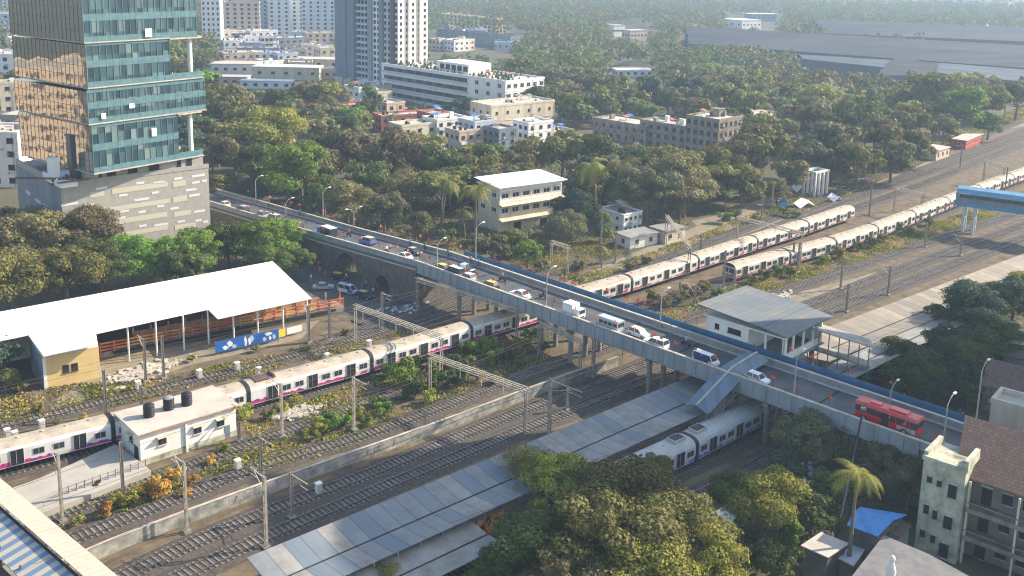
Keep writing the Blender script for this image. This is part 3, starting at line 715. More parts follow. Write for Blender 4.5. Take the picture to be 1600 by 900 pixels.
# concrete platform end left of the hut, with fence
pe = [G(x, y, 1.) for x, y in ((-60, 790), (60, 748), (180, 694), (212, 716), (236, 735), (70, 800), (-60, 850))]
po = thing('platform_end', 'pale concrete platform end left of the white hut with a low fence', 'platform', (pe[0].x, pe[0].y, 0))
m_ = MB(); q = [(p.x - pe[0].x, p.y - pe[0].y) for p in pe][::-1]; m_.prism(q, 0, 1.0); m_.obj('slab', mat('platform_concrete', (.42, .39, .34), .9, (.28, .26, .24), .3, dist=.5), po)
m_ = MB(); fa, fb = G(95, 775, 1.) - po.location, G(228, 728, 1.) - po.location
for k in range(12):
    p = fa.lerp(fb, k / 11); m_.box(p.x - .06, p.x + .06, p.y - .06, p.y + .06, .99, 2.)
m_.beam((fa.x, fa.y, 1.9), (fb.x, fb.y, 1.9), .05, .05); m_.beam((fa.x, fa.y, 1.45), (fb.x, fb.y, 1.45), .04, .04); m_.obj('fence', Mt['mast'], po)

# ---- long white shed roof with yellow office under its left end
z = 6.4
pts = [(-160, 520), (0, 487), (426, 408), (487, 466), (340, 498), (325, 483), (150, 521), (153, 538), (68, 556), (44, 523), (-160, 566)]
P = [G(x, y, z) for x, y in pts]; o = P[4]; shd = thing('white_shed', 'very long white sheet roof on posts beside the trees left of the market lane', 'shed', (o.x, o.y, 0))
m_ = MB(); m_.slab([(p.x - o.x, p.y - o.y, z + (.0)) for p in P][::-1], .14); m_.obj('roof', Mt['shedsheet'], shd)
dsh = (G(487, 466, z) - G(340, 498, z)).normalized(); nsh = Vector((-dsh.y, dsh.x, 0))
for x_, y_ in ((196, 511), (240, 503), (283, 495), (322, 486), (440, 476), (478, 467), (362, 490), (400, 482)):
    p = G(x_, y_, z) - o; MB().tube([(p.x, p.y + .8, 0), (p.x, p.y + .8, z - .1)], .16, 8).obj('post', Mt['white'], shd)
m_ = MB(); pa, pb = G(-160, 540, 5) - o, G(430, 425, 5) - o; m_.beam((pa.x, pa.y + 1.5, 3), (pb.x, pb.y - 1, 3), .25, 5.6); m_.obj('back_wall', Mt['greywall'], shd)
pa, pb = G(-150, 585, 3) - o, G(50, 548, 3) - o; MB().beam((pa.x, pa.y + 6, 2.6), (pb.x, pb.y + 6, 2.6), .25, 5.2).obj('side_wall', Mt['cream'], shd)
C, b, w, d = at_top((67, 560), (150, 543), 5.2)
yb = bld('yellow_office', 'yellow walled office under the left end of the white shed roof', C, b, 8.3, 9.2, 5.3, 'yellow', 'whitesheet', 1, 0, 0, parapet=0, ledge=False, jut=-.5)
for x in (3.2, 4.5): put(WIN['dark'], 'window', yb, (x, 0, 2.7), 0, (1., 1, 1.3))
MB().box(-.08, 0, 0, 9.2, 0, 5.2).obj('end_wall', Mt['bluegrey'], yb)
MB().box(-.1, .35, -.1, 0, 0, 5.28).obj('corner_trim', Mt['white'], yb)
# rusty red/orange steel structure under the shed edge (long stock wagons' side): girders laid on the platform
ra = G(158, 562, 0); rb = G(540, 487, 0)
rs = thing('old_platform', 'old raised platform with rusty red and orange steel rails in front of the white shed', 'platform', (ra.x, ra.y, 0), brg(ra, rb)); L = (rb - ra).length
MB().box(0, L, .6, 5.4, 0, .9).obj('base', Mt['oldgrey'], rs)
orust = mat('red_orange_steel', (.48, .1, .04), .85, (.62, .3, .1), .35, dist=.12, detail=3)
m_ = MB()
for zz in (1.2, 1.75, 2.35): m_.box(0, L, .7, .82, zz, zz + .28)
for k in range(int(L / 2.2)): m_.box(k * 2.2, k * 2.2 + .22, .6, .72, .9, 2.8)
m_.obj('railing', orust, rs)
m_ = MB().box(6, L - 4, 3.4, 3.6, 1., 2.6); 
for k in range(int(L / 3)): m_.box(k * 3 + 6, k * 3 + 6.3, 3.2, 3.4, .9, 3.4)
m_.obj('back_railing', Mt['rust'], rs)
MB().box(2, L - 2, -.15, .58, .55, .85).obj('edge', Mt['dark'], rs)
# banners
def banner(label, a, b, h, m_main, blots, blotm):
    p, q = G(*a, 0), G(*b, 0); r = thing('banner', label, 'banner', (p.x, p.y, 0), brg(p, q)); L = (q - p).length
    MB().box(0, L, 0, .05, .5, .5 + h).obj('cloth', m_main, r)
    m = MB(); 
    for x in (0.05, L / 2, L - .05): m.tube([(x, .09, 0), (x, .09, .6 + h)], .05, 5)
    m.obj('frame', Mt['mast'], r)
    for (x0, x1, z0, z1, k) in blots:
        m = MB(); n = 9; cx, cz = (x0 + x1) / 2, (z0 + z1) / 2
        pts_ = [(L * (cx + (x1 - x0) / 2 * math.cos(t * 2 * math.pi / n) * (1 - .45 * (t % 2))), .5 + h * (cz + (z1 - z0) / 2 * math.sin(t * 2 * math.pi / n))) for t in range(n)]
        m.poly([(x, -.012, zz) for x, zz in pts_]); m.obj('print', Mt[k], r)
    return r
banner('blue banner strip with white patches by the track below the white shed', (337, 556), (436, 534), 2.0, Mt['bannerblue'], [(.1, .2, .1, .5, 'white'), (.17, .27, .3, .85, 'white'), (.24, .33, .08, .45, 'paleblue'), (.44, .49, .0, 1, 'white'), (.5, .56, .05, .8, 'white'), (.53, .6, .3, .95, 'paleblue'), (.73, .8, .1, .5, 'paleblue'), (.76, .9, .55, .9, 'white'), (.83, .88, .1, .5, 'white'), (.89, .95, .1, .6, 'paleblue')], None)
banner('yellow banner right of the blue banners below the white shed', (418, 536), (446, 529), 1.4, Mt['yellowsheet'], [], None)
banner('white and grey sheet beside the yellow banner', (449, 527), (472, 521), 1.2, Mt['white'], [], None)

# ---- track side wall with white painted marks
wp = smooth_path([G(x, y, 0) for x, y in ((60, 915), (165, 868), (300, 815), (500, 742), (700, 670), (850, 613), (965, 572))], 4)
o = wp[0].copy(); gw = thing('boundary_wall', 'low pale concrete wall between the tracks with faded white painted marks', 'wall', (o.x, o.y, 0))
m_ = MB(); cp = MB()
for a, b in zip(wp, wp[1:]):
    a_, b_ = a - o, b - o; m_.beam((a_.x, a_.y, .85), (b_.x, b_.y, .85), .28, 1.7); cp.beam((a_.x, a_.y, 1.74), (b_.x, b_.y, 1.74), .36, .09)
m_.obj('wall', mat('grimy_wall', (.42, .4, .35), .9, (.12, .13, .12), .45, dist=.3, detail=9), gw); cp.obj('coping', Mt['coping'], gw)
for a, b in ((.24, .40), (.42, .52)):
    m_ = MB(); i0, i1 = int(a * len(wp)), int(b * len(wp))
    for i in range(i0, i1):
        p, q = wp[i] - o, wp[i + 1] - o; d_ = (q - p).normalized(); s = Vector((d_.y, -d_.x, 0)) * .145
        for k in range(3):
            t = p.lerp(q, (k + .2) / 3) + s; t2 = p.lerp(q, (k + .8) / 3) + s; zb, zt = .45 + rng.random() * .15, 1.35 + rng.random() * .15
            m_.beam((t.x, t.y, zb), (t.lerp(t2, .4).x, t.lerp(t2, .4).y, zt), .02, .14, up=(s.x, s.y, 0)) if rng.random() < .7 else None
            m_.beam((t.x, t.y, zt), (t2.x, t2.y, zt), .02, .13); m_.beam((t2.x, t2.y, zb), (t2.x, t2.y, zt), .13, .02, up=(s.x, s.y, 0))
    m_.obj('painted_marks', Mt['coping'], gw)

# ---- footbridges
fa, fb = G(190, 905, 7), G(-70, 688, 7); fo = thing('footbridge', 'roofed station footbridge at the bottom left with cream and blue striped sheets', 'footbridge', (fa.x, fa.y, 0), brg(fa, fb)); L = (fb - fa).length
stm2 = corrugate(mat('cream_roof_edge', (.52, .45, .35), .75, (.36, .31, .25), .5, dist=.4, bias=.55, detail=8), 0, .9, (.4, .36, .3), .5)
sm = mat('striped_roof', (.2, .32, .48), .6)
n = sm.node_tree.nodes; l = sm.node_tree.links; tc = n.new('ShaderNodeTexCoord'); sp = n.new('ShaderNodeSeparateXYZ'); l.new(tc.outputs['Object'], sp.inputs[0])
m1 = n.new('ShaderNodeMath'); m1.operation = 'MULTIPLY'; m1.inputs[1].default_value = .62; l.new(sp.outputs[0], m1.inputs[0]); m2 = n.new('ShaderNodeMath'); m2.operation = 'FRACT'; l.new(m1.outputs[0], m2.inputs[0])
m3 = n.new('ShaderNodeMath'); m3.operation = 'GREATER_THAN'; m3.inputs[1].default_value = .5; l.new(m2.outputs[0], m3.inputs[0]); mx = n.new('ShaderNodeMix'); mx.data_type = 'RGBA'
mx.inputs[6].default_value = (.13, .2, .29, 1); mx.inputs[7].default_value = (.42, .38, .31, 1); l.new(m3.outputs[0], mx.inputs[0]); l.new(mx.outputs[2], n['Principled BSDF'].inputs['Base Color'])
MB().slab([(-30, 0, 7), (L, 0, 7), (L, 2.5, 7.35), (-30, 2.5, 7.35)], .1).obj('roof', stm2, fo)
MB().slab([(-30, 2.7, 6.75), (L, 2.7, 6.75), (L, 6.1, 6.1), (-30, 6.1, 6.1)], .1).obj('roof', sm, fo)
MB().box(-30, L, 2.5, 2.7, 6.5, 6.9).obj('gutter', Mt['dark'], fo)
MB().box(-30, L, 5.4, 5.6, 3., 4.1).box(-30, L, .6, .8, 3., 4.1).obj('side_panel', Mt['darkclad'], fo)
MB().box(-30, L, .6, 5.6, 2.7, 3.0).obj('deck', Mt['concrete'], fo)
m_ = MB()
for k in range(12):
    for y in (.7, 5.5): m_.box(-30 + k * 5, -29.8 + k * 5, y - .1, y + .1, 3, 6.6)
    if k % 3 == 0: m_.box(-30 + k * 5, -29.4 + k * 5, 2, 2.6, 0, 2.7)
m_.obj('frame', Mt['brownsteel'], fo)
# blue footbridge at the far right
fa = G(1493, 318, 7.6); fb_ = G(1640, 338, 7.6)
bfb = thing('footbridge', 'blue roofed footbridge on tall legs over the upper tracks at the right edge', 'footbridge', (fa.x, fa.y, 0), brg(fa, fb_))
L = 60; bm = mat('blue_bridge_paint', (.06, .22, .38), .6, (.09, .27, .42), .5, streak=True)
m_ = MB(); pr = [(0, 8.6), (5, 8.6), (5, 10.7), (4.3, 11.6), (2.5, 12.1), (.7, 11.6), (0, 10.7)]
rp = [(-.3, 10.6), (.6, 11.6), (2.5, 12.1), (4.4, 11.6), (5.3, 10.6), (5.1, 10.5), (4.3, 11.4), (2.5, 11.9), (.7, 11.4), (-.1, 10.5)]
m_.extr(rp, 0, L); m_.obj('roof', mat('blue_bridge_roof', (.1, .25, .4), .5, (.18, .32, .45), .4), bfb)
MB().box(0, L, 0, .15, 7.1, 8.0).box(0, L, 4.85, 5, 7.1, 8.0).obj('deck_edge', bm, bfb)
MB().box(0, L, .15, 4.85, 7.4, 7.7).obj('deck', Mt['concrete'], bfb)
MB().box(0, L, .02, .1, 8.0, 9.4).box(0, L, 4.9, 4.98, 8.0, 9.4).obj('side_panel', Mt['bluegrey'], bfb)
m_ = MB()
for k in range(15):
    for y in (.08, 4.9): m_.box(k * 4.2, k * 4.2 + .2, y - .08, y + .1, 8, 10.7)
m_.box(-.1, .1, 0, 5, 7.1, 10.6); m_.obj('frame', bm, bfb)
for x, nm in ((2.2, 'leg'), (4.6, 'leg'), (34, 'leg')):
    m_ = MB()
    for y in (.6, 4.4): m_.box(x - .3, x + .3, y - .3, y + .3, 0, 7.1)
    m_.box(x - .12, x + .12, .6, 4.4, 3.4, 3.8); m_.obj(nm, Mt['paleblue'], bfb)

# ------------------------------------------------------------------ masts, portals, lamps
def mast_mesh(h, arm, two=False):
    b = MB(); b.tube([(0, 0, -.1), (0, 0, h)], [.2, .15], 6); return b
def mast(bx, by, h, arm=0, ang=135, lat=False, group='catenary masts along the tracks'):
    p = G(bx, by, 0); t = thing('catenary_mast', '', 'mast', (p.x, p.y, 0), R(ang), group)
    m = MB()
    w_ = .17
    if lat:
        for s in (-.2, .2): m.box(s - .05, s + .05, -.14, .14, 0, h)
        for k in range(int(h / .7)): m.beam((-.2 if k % 2 else .2, 0, k * .7), (.2 if k % 2 else -.2, 0, k * .7 + .7), .05, .05)
    else: m.box(-.04, .04, -w_, w_, 0, h).box(-w_, w_, -.17, -.14, 0, h).box(-w_, w_, .14, .17, 0, h)
    m.obj('pole', Mt['mast'], t)
    MB().box(-.45, .45, -.45, .45, 0, .35).obj('footing', Mt['concrete'], t)
    if arm:
        m = MB(); s = 1 if arm > 0 else -1; a = abs(arm)
        m.beam((0, 0, h - .3), (s * a, 0, h - .1), .09, .09); m.beam((0, 0, h - 2.), (s * a * .75, 0, h - .25), .07, .07); m.beam((s * a * .55, 0, h - .9), (s * a, 0, h - .9), .06, .06)
        m.tube([(s * .3, 0, h - .3), (s * .75, 0, h - .24)], .12, 6); m.obj('bracket_arm', Mt['portal'], t)
    auto(t, ('lattice ' if lat else 'grey ') + 'catenary mast' + (' with bracket arm' if arm else ''), (p.x, p.y, h / 2))
for a in [(98, 816, 9, 2.6), (193, 777, 7.6, 0), (166, 651, 7.4, 2.4), (222, 642, 4.2, -2), (256, 592, 7.4, 0), (228, 597, 7.4, 2.4), (292, 832, 9.2, 3.2), (416, 857, 9.2, 3.), (456, 810, 6.2, -3.6), (408, 742, 5.6, -3.), (441, 683, 8.2, 3.), (553, 673, 8.4, -3.2),
          (483, 536, 7, 2.), (515, 531, 7, 0), (597, 514, 7.2, -2.6), (858, 677, 8.6, -6.), (886, 641, 3.6, 0), (374, 690, 3, 0), (664, 680, 4, 0), (512, 660, 2, 0),
          (927, 590, 6.6, 0), (1212, 682, 6.6, 0), (938, 412, 12.5, 0), (961, 411, 7.4, 2), (1094, 402, 5.6, 0), (1130, 452, 8.6, 0), (1147, 447, 3.6, 0), (1313, 452, 7.4, -3.), (1322, 488, 6, -2.6), (1387, 462, 6.6, 3.4), (1205, 338, 9.5, 0), (1190, 340, 7, 0),
          (1358, 337, 8.5, 0), (1445, 387, 6.4, 0), (1440, 330, 5, -2), (1238, 418, 6, 0), (1404, 270, 7, 0), (1415, 268, 7, 0), (1062, 455, 2, 0), (1085, 478, 4.5, 2.6), (1500, 262, 8, 0), (1570, 300, 8, 0), (1456, 150, 16, 0), (1568, 190, 14, 0), (1500, 400, 5, 2), (1246, 426, 7, 0)]:
    mast(*a, lat=a[2] > 8 and a[0] < 900)
def portal(pts, h, label=None, drop=True):
    P = [G(x, y, 0) for x, y in pts]; o = P[0]; t = thing('overhead_portal', '', 'portal', (o.x, o.y, 0), brg(P[0], P[-1]), 'steel portals spanning the tracks')
    L = (P[-1] - P[0]).length
    m = MB()
    for y in (-.3, .3):
        for z in (h - .65, h): m.box(-.3, L + .3, y - .06, y + .06, z - .06, z + .06)
    n = int(L / .9)
    for k in range(n):
        x0, x1 = L * k / n, L * (k + 1) / n; a, b = (h - .65, h) if k % 2 else (h, h - .65)
        for y in (-.3, .3): m.beam((x0, y, a), (x1, y, b), .06, .06)
        m.beam((x0, -.3, h), (x1, .3, h), .05, .05)
    m.obj('beam', Mt['portal'], t)
    for p in P:
        x = (p - o).length; m = MB()
        for s in (-.25, .25): m.box(x - .07, x + .07, s - .07, s + .07, 0, h - .6)
        for k in range(int(h)): m.beam((x, -.25, k), (x, .25, k + 1 if k + 1 < h - .6 else h - .6), .05, .05)
        m.obj('leg', Mt['mast'], t)
    if drop:
        m = MB(); k = 2.
        while k < L - 1: m.box(k - .04, k + .04, -.04, .04, h - 2.2, h - .6); k += 4.2
        m.obj('drop_tube', Mt['portal'], t)
    auto(t, 'steel lattice portal over the tracks', ((P[0].x + P[-1].x) / 2, (P[0].y + P[-1].y) / 2, h))
def foot(px, py, h):                                # ground pixel under a beam pixel at height h
    p = G(px, py, h); return proj((p.x, p.y, 0))
for a, b, h in (((555, 476), (690, 524), 7.2), ((672, 553), (822, 606), 7.4), ((652, 434), (808, 482), 7.2), ((843, 502), (908, 532), 6.4), ((928, 523), (1112, 590), 6.0), ((1155, 588), (1212, 612), 6.0), ((1154, 338), (1254, 363), 8.2), ((1042, 336), (1078, 384), 7.4), ((862, 376), (888, 384), 6.6), ((1400, 292), (1441, 302), 7.2), ((1540, 250), (1570, 258), 7.6)):
    portal([foot(*a, h), foot(*b, h)], h)
# overhead wires
WR = thing('overhead_wires', 'thin sagging overhead contact wires strung above the railway tracks', 'wires', (0, 0, 0))
for wi, key in enumerate(('a', 'b', 'c', 'd', 't1', 'e', '2a', '2b', 'h', 't3')):
    m_ = MB(); S = TRK[key]; sp_w = [s_[0] for s_ in S][::7]
    for q0, q1 in zip(sp_w, sp_w[1:]):
        m_.beam(q0 + Vector((0, 0, 5.6)), q1 + Vector((0, 0, 5.6)), .035, .035)
        mid_ = (q0 + q1) / 2 + Vector((0, 0, 6.1)); m_.beam(q0 + Vector((0, 0, 6.8)), mid_, .035, .035); m_.beam(mid_, q1 + Vector((0, 0, 6.8)), .035, .035); m_.beam(mid_, mid_ - Vector((0, 0, .5)), .03, .03)
    m_.obj('overhead_wire', Mt['brownsteel'], WR)

def lamp(px, base_t, h, arm=1, dbl=False, label='street lamp', z=None):
    zz = 8.; n = n_at(px, base_t, 8.); zz = pz(n) - .9; n = n_at(px, base_t, zz)
    p = W(base_t, n, zz); t = thing('street_lamp', '', 'street lamp', p, R(45), 'street lamps along the bridge')
    m = MB(); m.tube([(0, 0, 0), (0, 0, h)], [.13, .08], 7); m.obj('pole', Mt['pole'], t)
    for s in ((1, -1) if dbl else (arm,)):
        m = MB(); m.tube([(0, 0, h - .1), (s * .8, 0, h + .7), (s * 1.7, 0, h + .95)], .06, 6); ao = m.obj('arm', Mt['pole'], t)
        m = MB(); m.extr([(-.16, h + .9), (.16, h + .9), (.12, h + 1.05), (-.12, h + 1.05)], min(s * 1.6, s * 2.3), max(s * 1.6, s * 2.3)); m.obj('lamp_head', Mt['white'], ao)
    auto(t, ('double armed ' if dbl else '') + 'grey street lamp', p)
for a in ((447, T0 + .5, 5.6), (505, T1 - .4, 7.2), (553, T1 - .4, 4.4, 1, True), (400, T1 - .4, 6), (683, T0 + .5, 5.4), (743, T1 - .4, 7.4), (853, T0 + .6, 6.6), (1031, T1 - .6, 5.6), (1240, T0 + 1.2, 5.8), (1472, T0 + .6, 6.6), (1390, T1 - .3, 2.2), (1524, T1 + 2, 8)):
    lamp(*a)
# ------------------------------------------------------------------ glass tower on its podium
def on_plane(px, py, C, b):                          # pixel to (along, height) on a vertical facade
    d = f_ + r_ * ((px - PX) / F) - u_ * ((py - PY) / F); n = Vector((math.sin(b), -math.cos(b), 0))
    t = (Vector((C.x, C.y, 0)) - Vector((0, 0, CAMH))).dot(n) / d.dot(n); p = Vector((0, 0, CAMH)) + d * t
    return (p - C).dot(Vector((math.cos(b), math.sin(b), 0))), p.z
PZ = 19.
C = G(95, 292, PZ); Rr = G(325.5, 262, PZ); pb = brg(C, Rr); pw = math.hypot(Rr.x - C.x, Rr.y - C.y); C.z = 0
pod = thing('podium_block', 'grey stone podium with pale strip windows under the teal glass tower', 'building', C, pb); FOOT.append((C.x, C.y + 26, 30))
MB().box(0, pw, 0, 31, 0, PZ).obj('wall', Mt['stone'], pod)
MB().box(0.3, pw - .3, .3, 30.7, PZ, PZ + .1).obj('roof', Mt['roofgrey'], pod)
MB().box(-.1, pw + .1, -.1, .35, PZ + .0, PZ + .9).box(-.1, .3, .35, 31, PZ, PZ + .9).obj('parapet', Mt['stone'], pod)
MB().box(-.12, -.0, .1, 31, 2, PZ - .6).obj('side_cladding', Mt['bluegrey'], pod)
stripm, whitem = mat('cream_strip', (.5, .46, .37), .7), mat('white_strip', (.62, .61, .6), .6)
def fstrip(root, x0, y0, x1, y1, hpx, m, C=C, b=pb, nm='strip_window'):
    (a, za), (e, ze) = on_plane(x0, y0, C, b), on_plane(x1, y1, C, b); z = (za + ze) / 2; hh = hpx / 7.2 / 2
    MB().box(a, e, -.05, .02, z - hh, z + hh).obj(nm, m, root)
for s in [(175, 300, 262, 287, 8), (270, 289, 290, 285, 9), (140, 305, 163, 302, 8), (172, 327, 265, 314, 7), (270, 313, 292, 309, 9), (140, 331, 165, 327, 8), (180, 347, 261, 335, 8), (272, 336, 298, 331, 8), (190, 366, 262, 356, 7), (273, 356, 305, 351, 8), (120, 341, 165, 348, 6)]: fstrip(pod, *s, stripm)
for s in [(213, 287, 225, 285), (240, 286, 257, 284), (150, 295, 168, 293), (272, 280, 285, 278), (300, 276, 320, 273), (300, 286, 312, 284), (290, 298, 307, 295), (186, 306, 199, 304), (237, 302, 248, 300), (210, 314, 233, 309), (295, 307, 312, 303), (315, 283, 323, 282), (133, 321, 147, 319), (245, 323, 256, 321), (187, 331, 201, 329), (216, 332, 228, 330), (266, 327, 279, 324), (303, 332, 320, 328), (178, 342, 196, 339), (217, 354, 229, 352), (241, 353, 262, 349), (277, 347, 289, 345), (305, 346, 315, 343), (317, 347, 325, 346), (298, 355, 306, 352), (95, 321, 122, 317)]: fstrip(pod, *s, 3.6, whitem)
for k, (y, z) in enumerate(((4, 13.4), (9, 13.8), (14, 14.0), (21, 14.6))): MB().box(-.2, -.12, y, y + 3.6, z - 1.6, z - .8).obj('sign_strip', Mt['paleblue'], pod)
for s in [(168, 274, 182, 272, 13), (201, 270, 216, 268, 14), (234, 266, 250, 263, 13), (156, 277, 160, 276, 9), (278, 261, 284, 260, 10), (293, 257, 301, 256, 9)]:
    (a, za), (e, ze) = on_plane(*s[:2], C, pb), on_plane(*s[2:4], C, pb); MB().box(a, e, .32, .45, PZ + .91, PZ + 2.7).obj('opening', Mt['dark'], pod)
MB().box(5, pw - 1, .46, 20, PZ + .1, PZ + 3.2).obj('upper_wall', Mt['stone'], pod)
def hgl(name, teal, cell=1.5, rough=.12):
    m = mat(name, teal, rough, spec=.9); n = m.node_tree.nodes; l = m.node_tree.links; b = n['Principled BSDF']
    tc = n.new('ShaderNodeTexCoord'); mp = n.new('ShaderNodeMapping'); mp.inputs['Scale'].default_value = (1 / cell, 1 / cell, .43); l.new(tc.outputs['Object'], mp.inputs[0])
    fl = n.new('ShaderNodeVectorMath'); fl.operation = 'FLOOR'; l.new(mp.outputs[0], fl.inputs[0]); wn = n.new('ShaderNodeTexWhiteNoise'); l.new(fl.outputs[0], wn.inputs[0])
    cr = n.new('ShaderNodeValToRGB'); cr.color_ramp.interpolation = 'LINEAR'; e = cr.color_ramp.elements
    e[0].color = (.012, .03, .045, 1); e[1].position = 1; e[1].color = (.2, .26, .24, 1); q = e.new(.45); q.color = (.02, .055, .07, 1); q = e.new(.8); q.color = (.05, .12, .13, 1)
    l.new(wn.outputs[0], cr.inputs[0]); l.new(cr.outputs[0], b.inputs['Base Color'])
    return m
gl = hgl('tower_glass', (.03, .08, .1)); teal = mat('teal_spandrel', (.075, .15, .175), .15, (.12, .22, .24), .8, spec=.7); white_fr = Mt['coping']
mir = mat('mirror_glass', (.4, .38, .33), .04, metal=.85); n = mir.node_tree.nodes; l = mir.node_tree.links
tc = n.new('ShaderNodeTexCoord'); nz = n.new('ShaderNodeTexNoise'); nz.inputs['Scale'].default_value = .12; l.new(tc.outputs['Object'], nz.inputs[0]); bp = n.new('ShaderNodeBump'); bp.inputs['Strength'].default_value = .1; bp.inputs['Distance'].default_value = 1.; l.new(nz.outputs[0], bp.inputs['Height']); l.new(bp.outputs[0], n['Principled BSDF'].inputs['Normal'])
A0 = G(147, 272, 21.9); tb = R(54); A0.z = 0
tw = thing('glass_tower', 'teal glass office tower with stepped balcony blocks, standing on the stone podium', 'office tower', A0, tb); FOOT.append((A0.x - 5, A0.y + 22, 28))
def xat(px, z=30):                                   # distance along the facade seen at a column
    return on_plane(px, 200, A0, tb)[0]
def dat(px):                                         # depth of the left side so that its far edge shows at that column
    a, b_ = 2., 80.
    for _ in range(30):
        m = (a + b_) / 2; p = A0 + Vector((-math.sin(tb) * m, math.cos(tb) * m, 35))
        if proj(p)[0] > px: a = m
        else: b_ = m
    return a
dep = dat(27)
zs = [on_plane(x, y, A0, tb)[1] for x, y in ((147, 271), (144, 198), (142, 143), (137, 70))]
blocks = [(0., xat(278), zs[0], zs[1], xat(315)), (-.5, xat(322), zs[1] + .6, zs[2], None), (-.2, xat(270), zs[2] + .8, zs[3], xat(319)), (-.4, xat(313), zs[3] + .5, zs[3] + 46, None)]
for bi, (x0, x1, z0, z1, slab) in enumerate(blocks):
    bm_ = MB(); bm_.box(x0, x1, 0, dep, z0, z1, 0); me = bm_.obj('curtain_wall', [gl, mir], tw)
    me.data.polygons[5].material_index = 1
    nf = max(2, round((z1 - z0) / 4.7)); fh = (z1 - z0) / nf
    for k in range(nf + 1):
        zz = z0 + k * fh; hh = 1.15 if k < nf else .5
        MB().box(x0 - .06, x1 + .06, -.1, -.0, max(z0, zz - .3), min(z1 + .5, zz + hh)).box(x1, x1 + .06, 0, dep * .5, zz, zz + hh).obj('spandrel', teal, tw)
    m_ = MB()
    for k in range(int((x1 - x0) / 1.5) + 1): m_.box(x0 + k * 1.5 - .03, x0 + k * 1.5 + .03, -.13, 0, z0, z1)
    m_.obj('mullions', Mt['bluegrey'], tw)
    m_ = MB()
    for k in range(int(dep / 1.6) + 1): m_.box(x0 - .05, x0, k * 1.6 - .025, k * 1.6 + .025, z0, z1)
    for k in range(nf * 2): m_.box(x0 - .06, x0, 0, dep, z0 + k * fh / 2 - .03, z0 + k * fh / 2 + .03)
    m_.obj('side_mullions', Mt['darkclad'], tw)
    MB().box(x0 - .15, (slab or x1) + .15, -.4, dep * .9, z0 - .22, z0 - .0).obj('floor_slab', Mt['coping'], tw)
    if slab:
        MB().box(x1, slab, -.1, .1, z0 - .3, z0 + 1.3).box(slab - .1, slab, .1, 8, z0 - .3, z0 + 1.3).obj('balcony_glass', teal, tw)
        MB().tube([(slab - 2.2, 1.2, z0), (slab - 2.2, 1.2, z1 + .4)], .55, 12).obj('column', Mt['white'], tw)
        MB().box(x1, slab, -.4, 10, z1 + .05, z1 + .5).obj('terrace_slab', Mt['coping'], tw)
        m_ = MB()
        for k in range(26):
            a, c = rng.uniform(x1 + .4, slab - .6), rng.uniform(.4, 5); m_.tube([(a, c, z0), (a + rng.uniform(-.3, .3), c, z0 + rng.uniform(.8, 1.8))], [.35, .05], 5)
        tag(m_.obj('planting', mat('terrace_plants', (.05, .09, .02), .9), tw), kind='stuff')
for x, y, s in ((230, 51, (.8, .9)), (204, 165, (.6, .5)), (239, 206, (.6, .9)), (160, 181, (.5, .6))):
    a, z = on_plane(x, y, A0, tb); MB().box(a - s[0], a + s[0], -.5, -.35, z - s[1], z + s[1]).obj('open_window', Mt['white'], tw)
# dark service blocks on the podium roof
def boxat(label, near, h, w, d, m, z=PZ + .1, nm='service_block', b=pb):
    p = G(*near, z); t = thing(nm, label, 'rooftop block', p, b); MB().box(0, w, 0, d, 0, h).obj('wall', Mt[m], t)
    MB().box(-.1, w + .1, -.1, .2, h, h + .5).box(-.1, .2, .2, d, h, h + .5).box(w - .2, w + .1, .2, d, h, h + .5).box(.2, w - .2, d - .2, d, h, h + .5).obj('parapet', Mt[m], t)
    MB().box(.2, w - .2, .2, d - .2, h, h + .06).obj('roof', Mt['roofgrey'], t); return t
boxat('dark clad service block against the mirror side of the glass tower', (114, 285), 9.6, 4.6, 5.5, 'darkclad')
boxat('dark clad service block farther left on the podium roof', (68, 245), 7.2, 5, 6.5, 'darkclad')
for i, (x, y, h, m) in enumerate(((88, 288, 5.6, 'white'), (103, 286, 2.6, 'paleblue'))):
    p = G(x, y, PZ + .1); t = thing('air_handling_unit', ['tall white air handling unit on the podium roof', 'low pale blue air handling unit on the podium roof'][i], 'rooftop unit', p, pb)
    MB().box(-1, .9, 0, 2, .3, h).obj('casing', Mt[m], t); MB().box(-1, .9, 0, 2, 0, .28).obj('base', Mt['dark'], t); MB().box(-.8, .7, -.05, 0, .6, 1.4).obj('grille', Mt['dark'], t)
t = thing('steel_pergola', 'dark brown steel beams and low pale sheds on the podium roof edge', 'frame', G(118, 292, PZ + .1), pb)
MB().beam((0, 1, 1.5), (-9, 9, 1.5), .4, .4).beam((0, 1, 1.5), (-1, 12, 2.4), .3, .3).beam((-3.5, -.0, 1.3), (3, 0, 1.3), .35, .35).obj('beam', Mt['brownsteel'], t)
MB().box(-2.8, .6, .4, 2.6, 0, 1.3).box(-2.8, -2.5, 2.8, 12, 0, 1.6).obj('low_wall', Mt['white'], t)

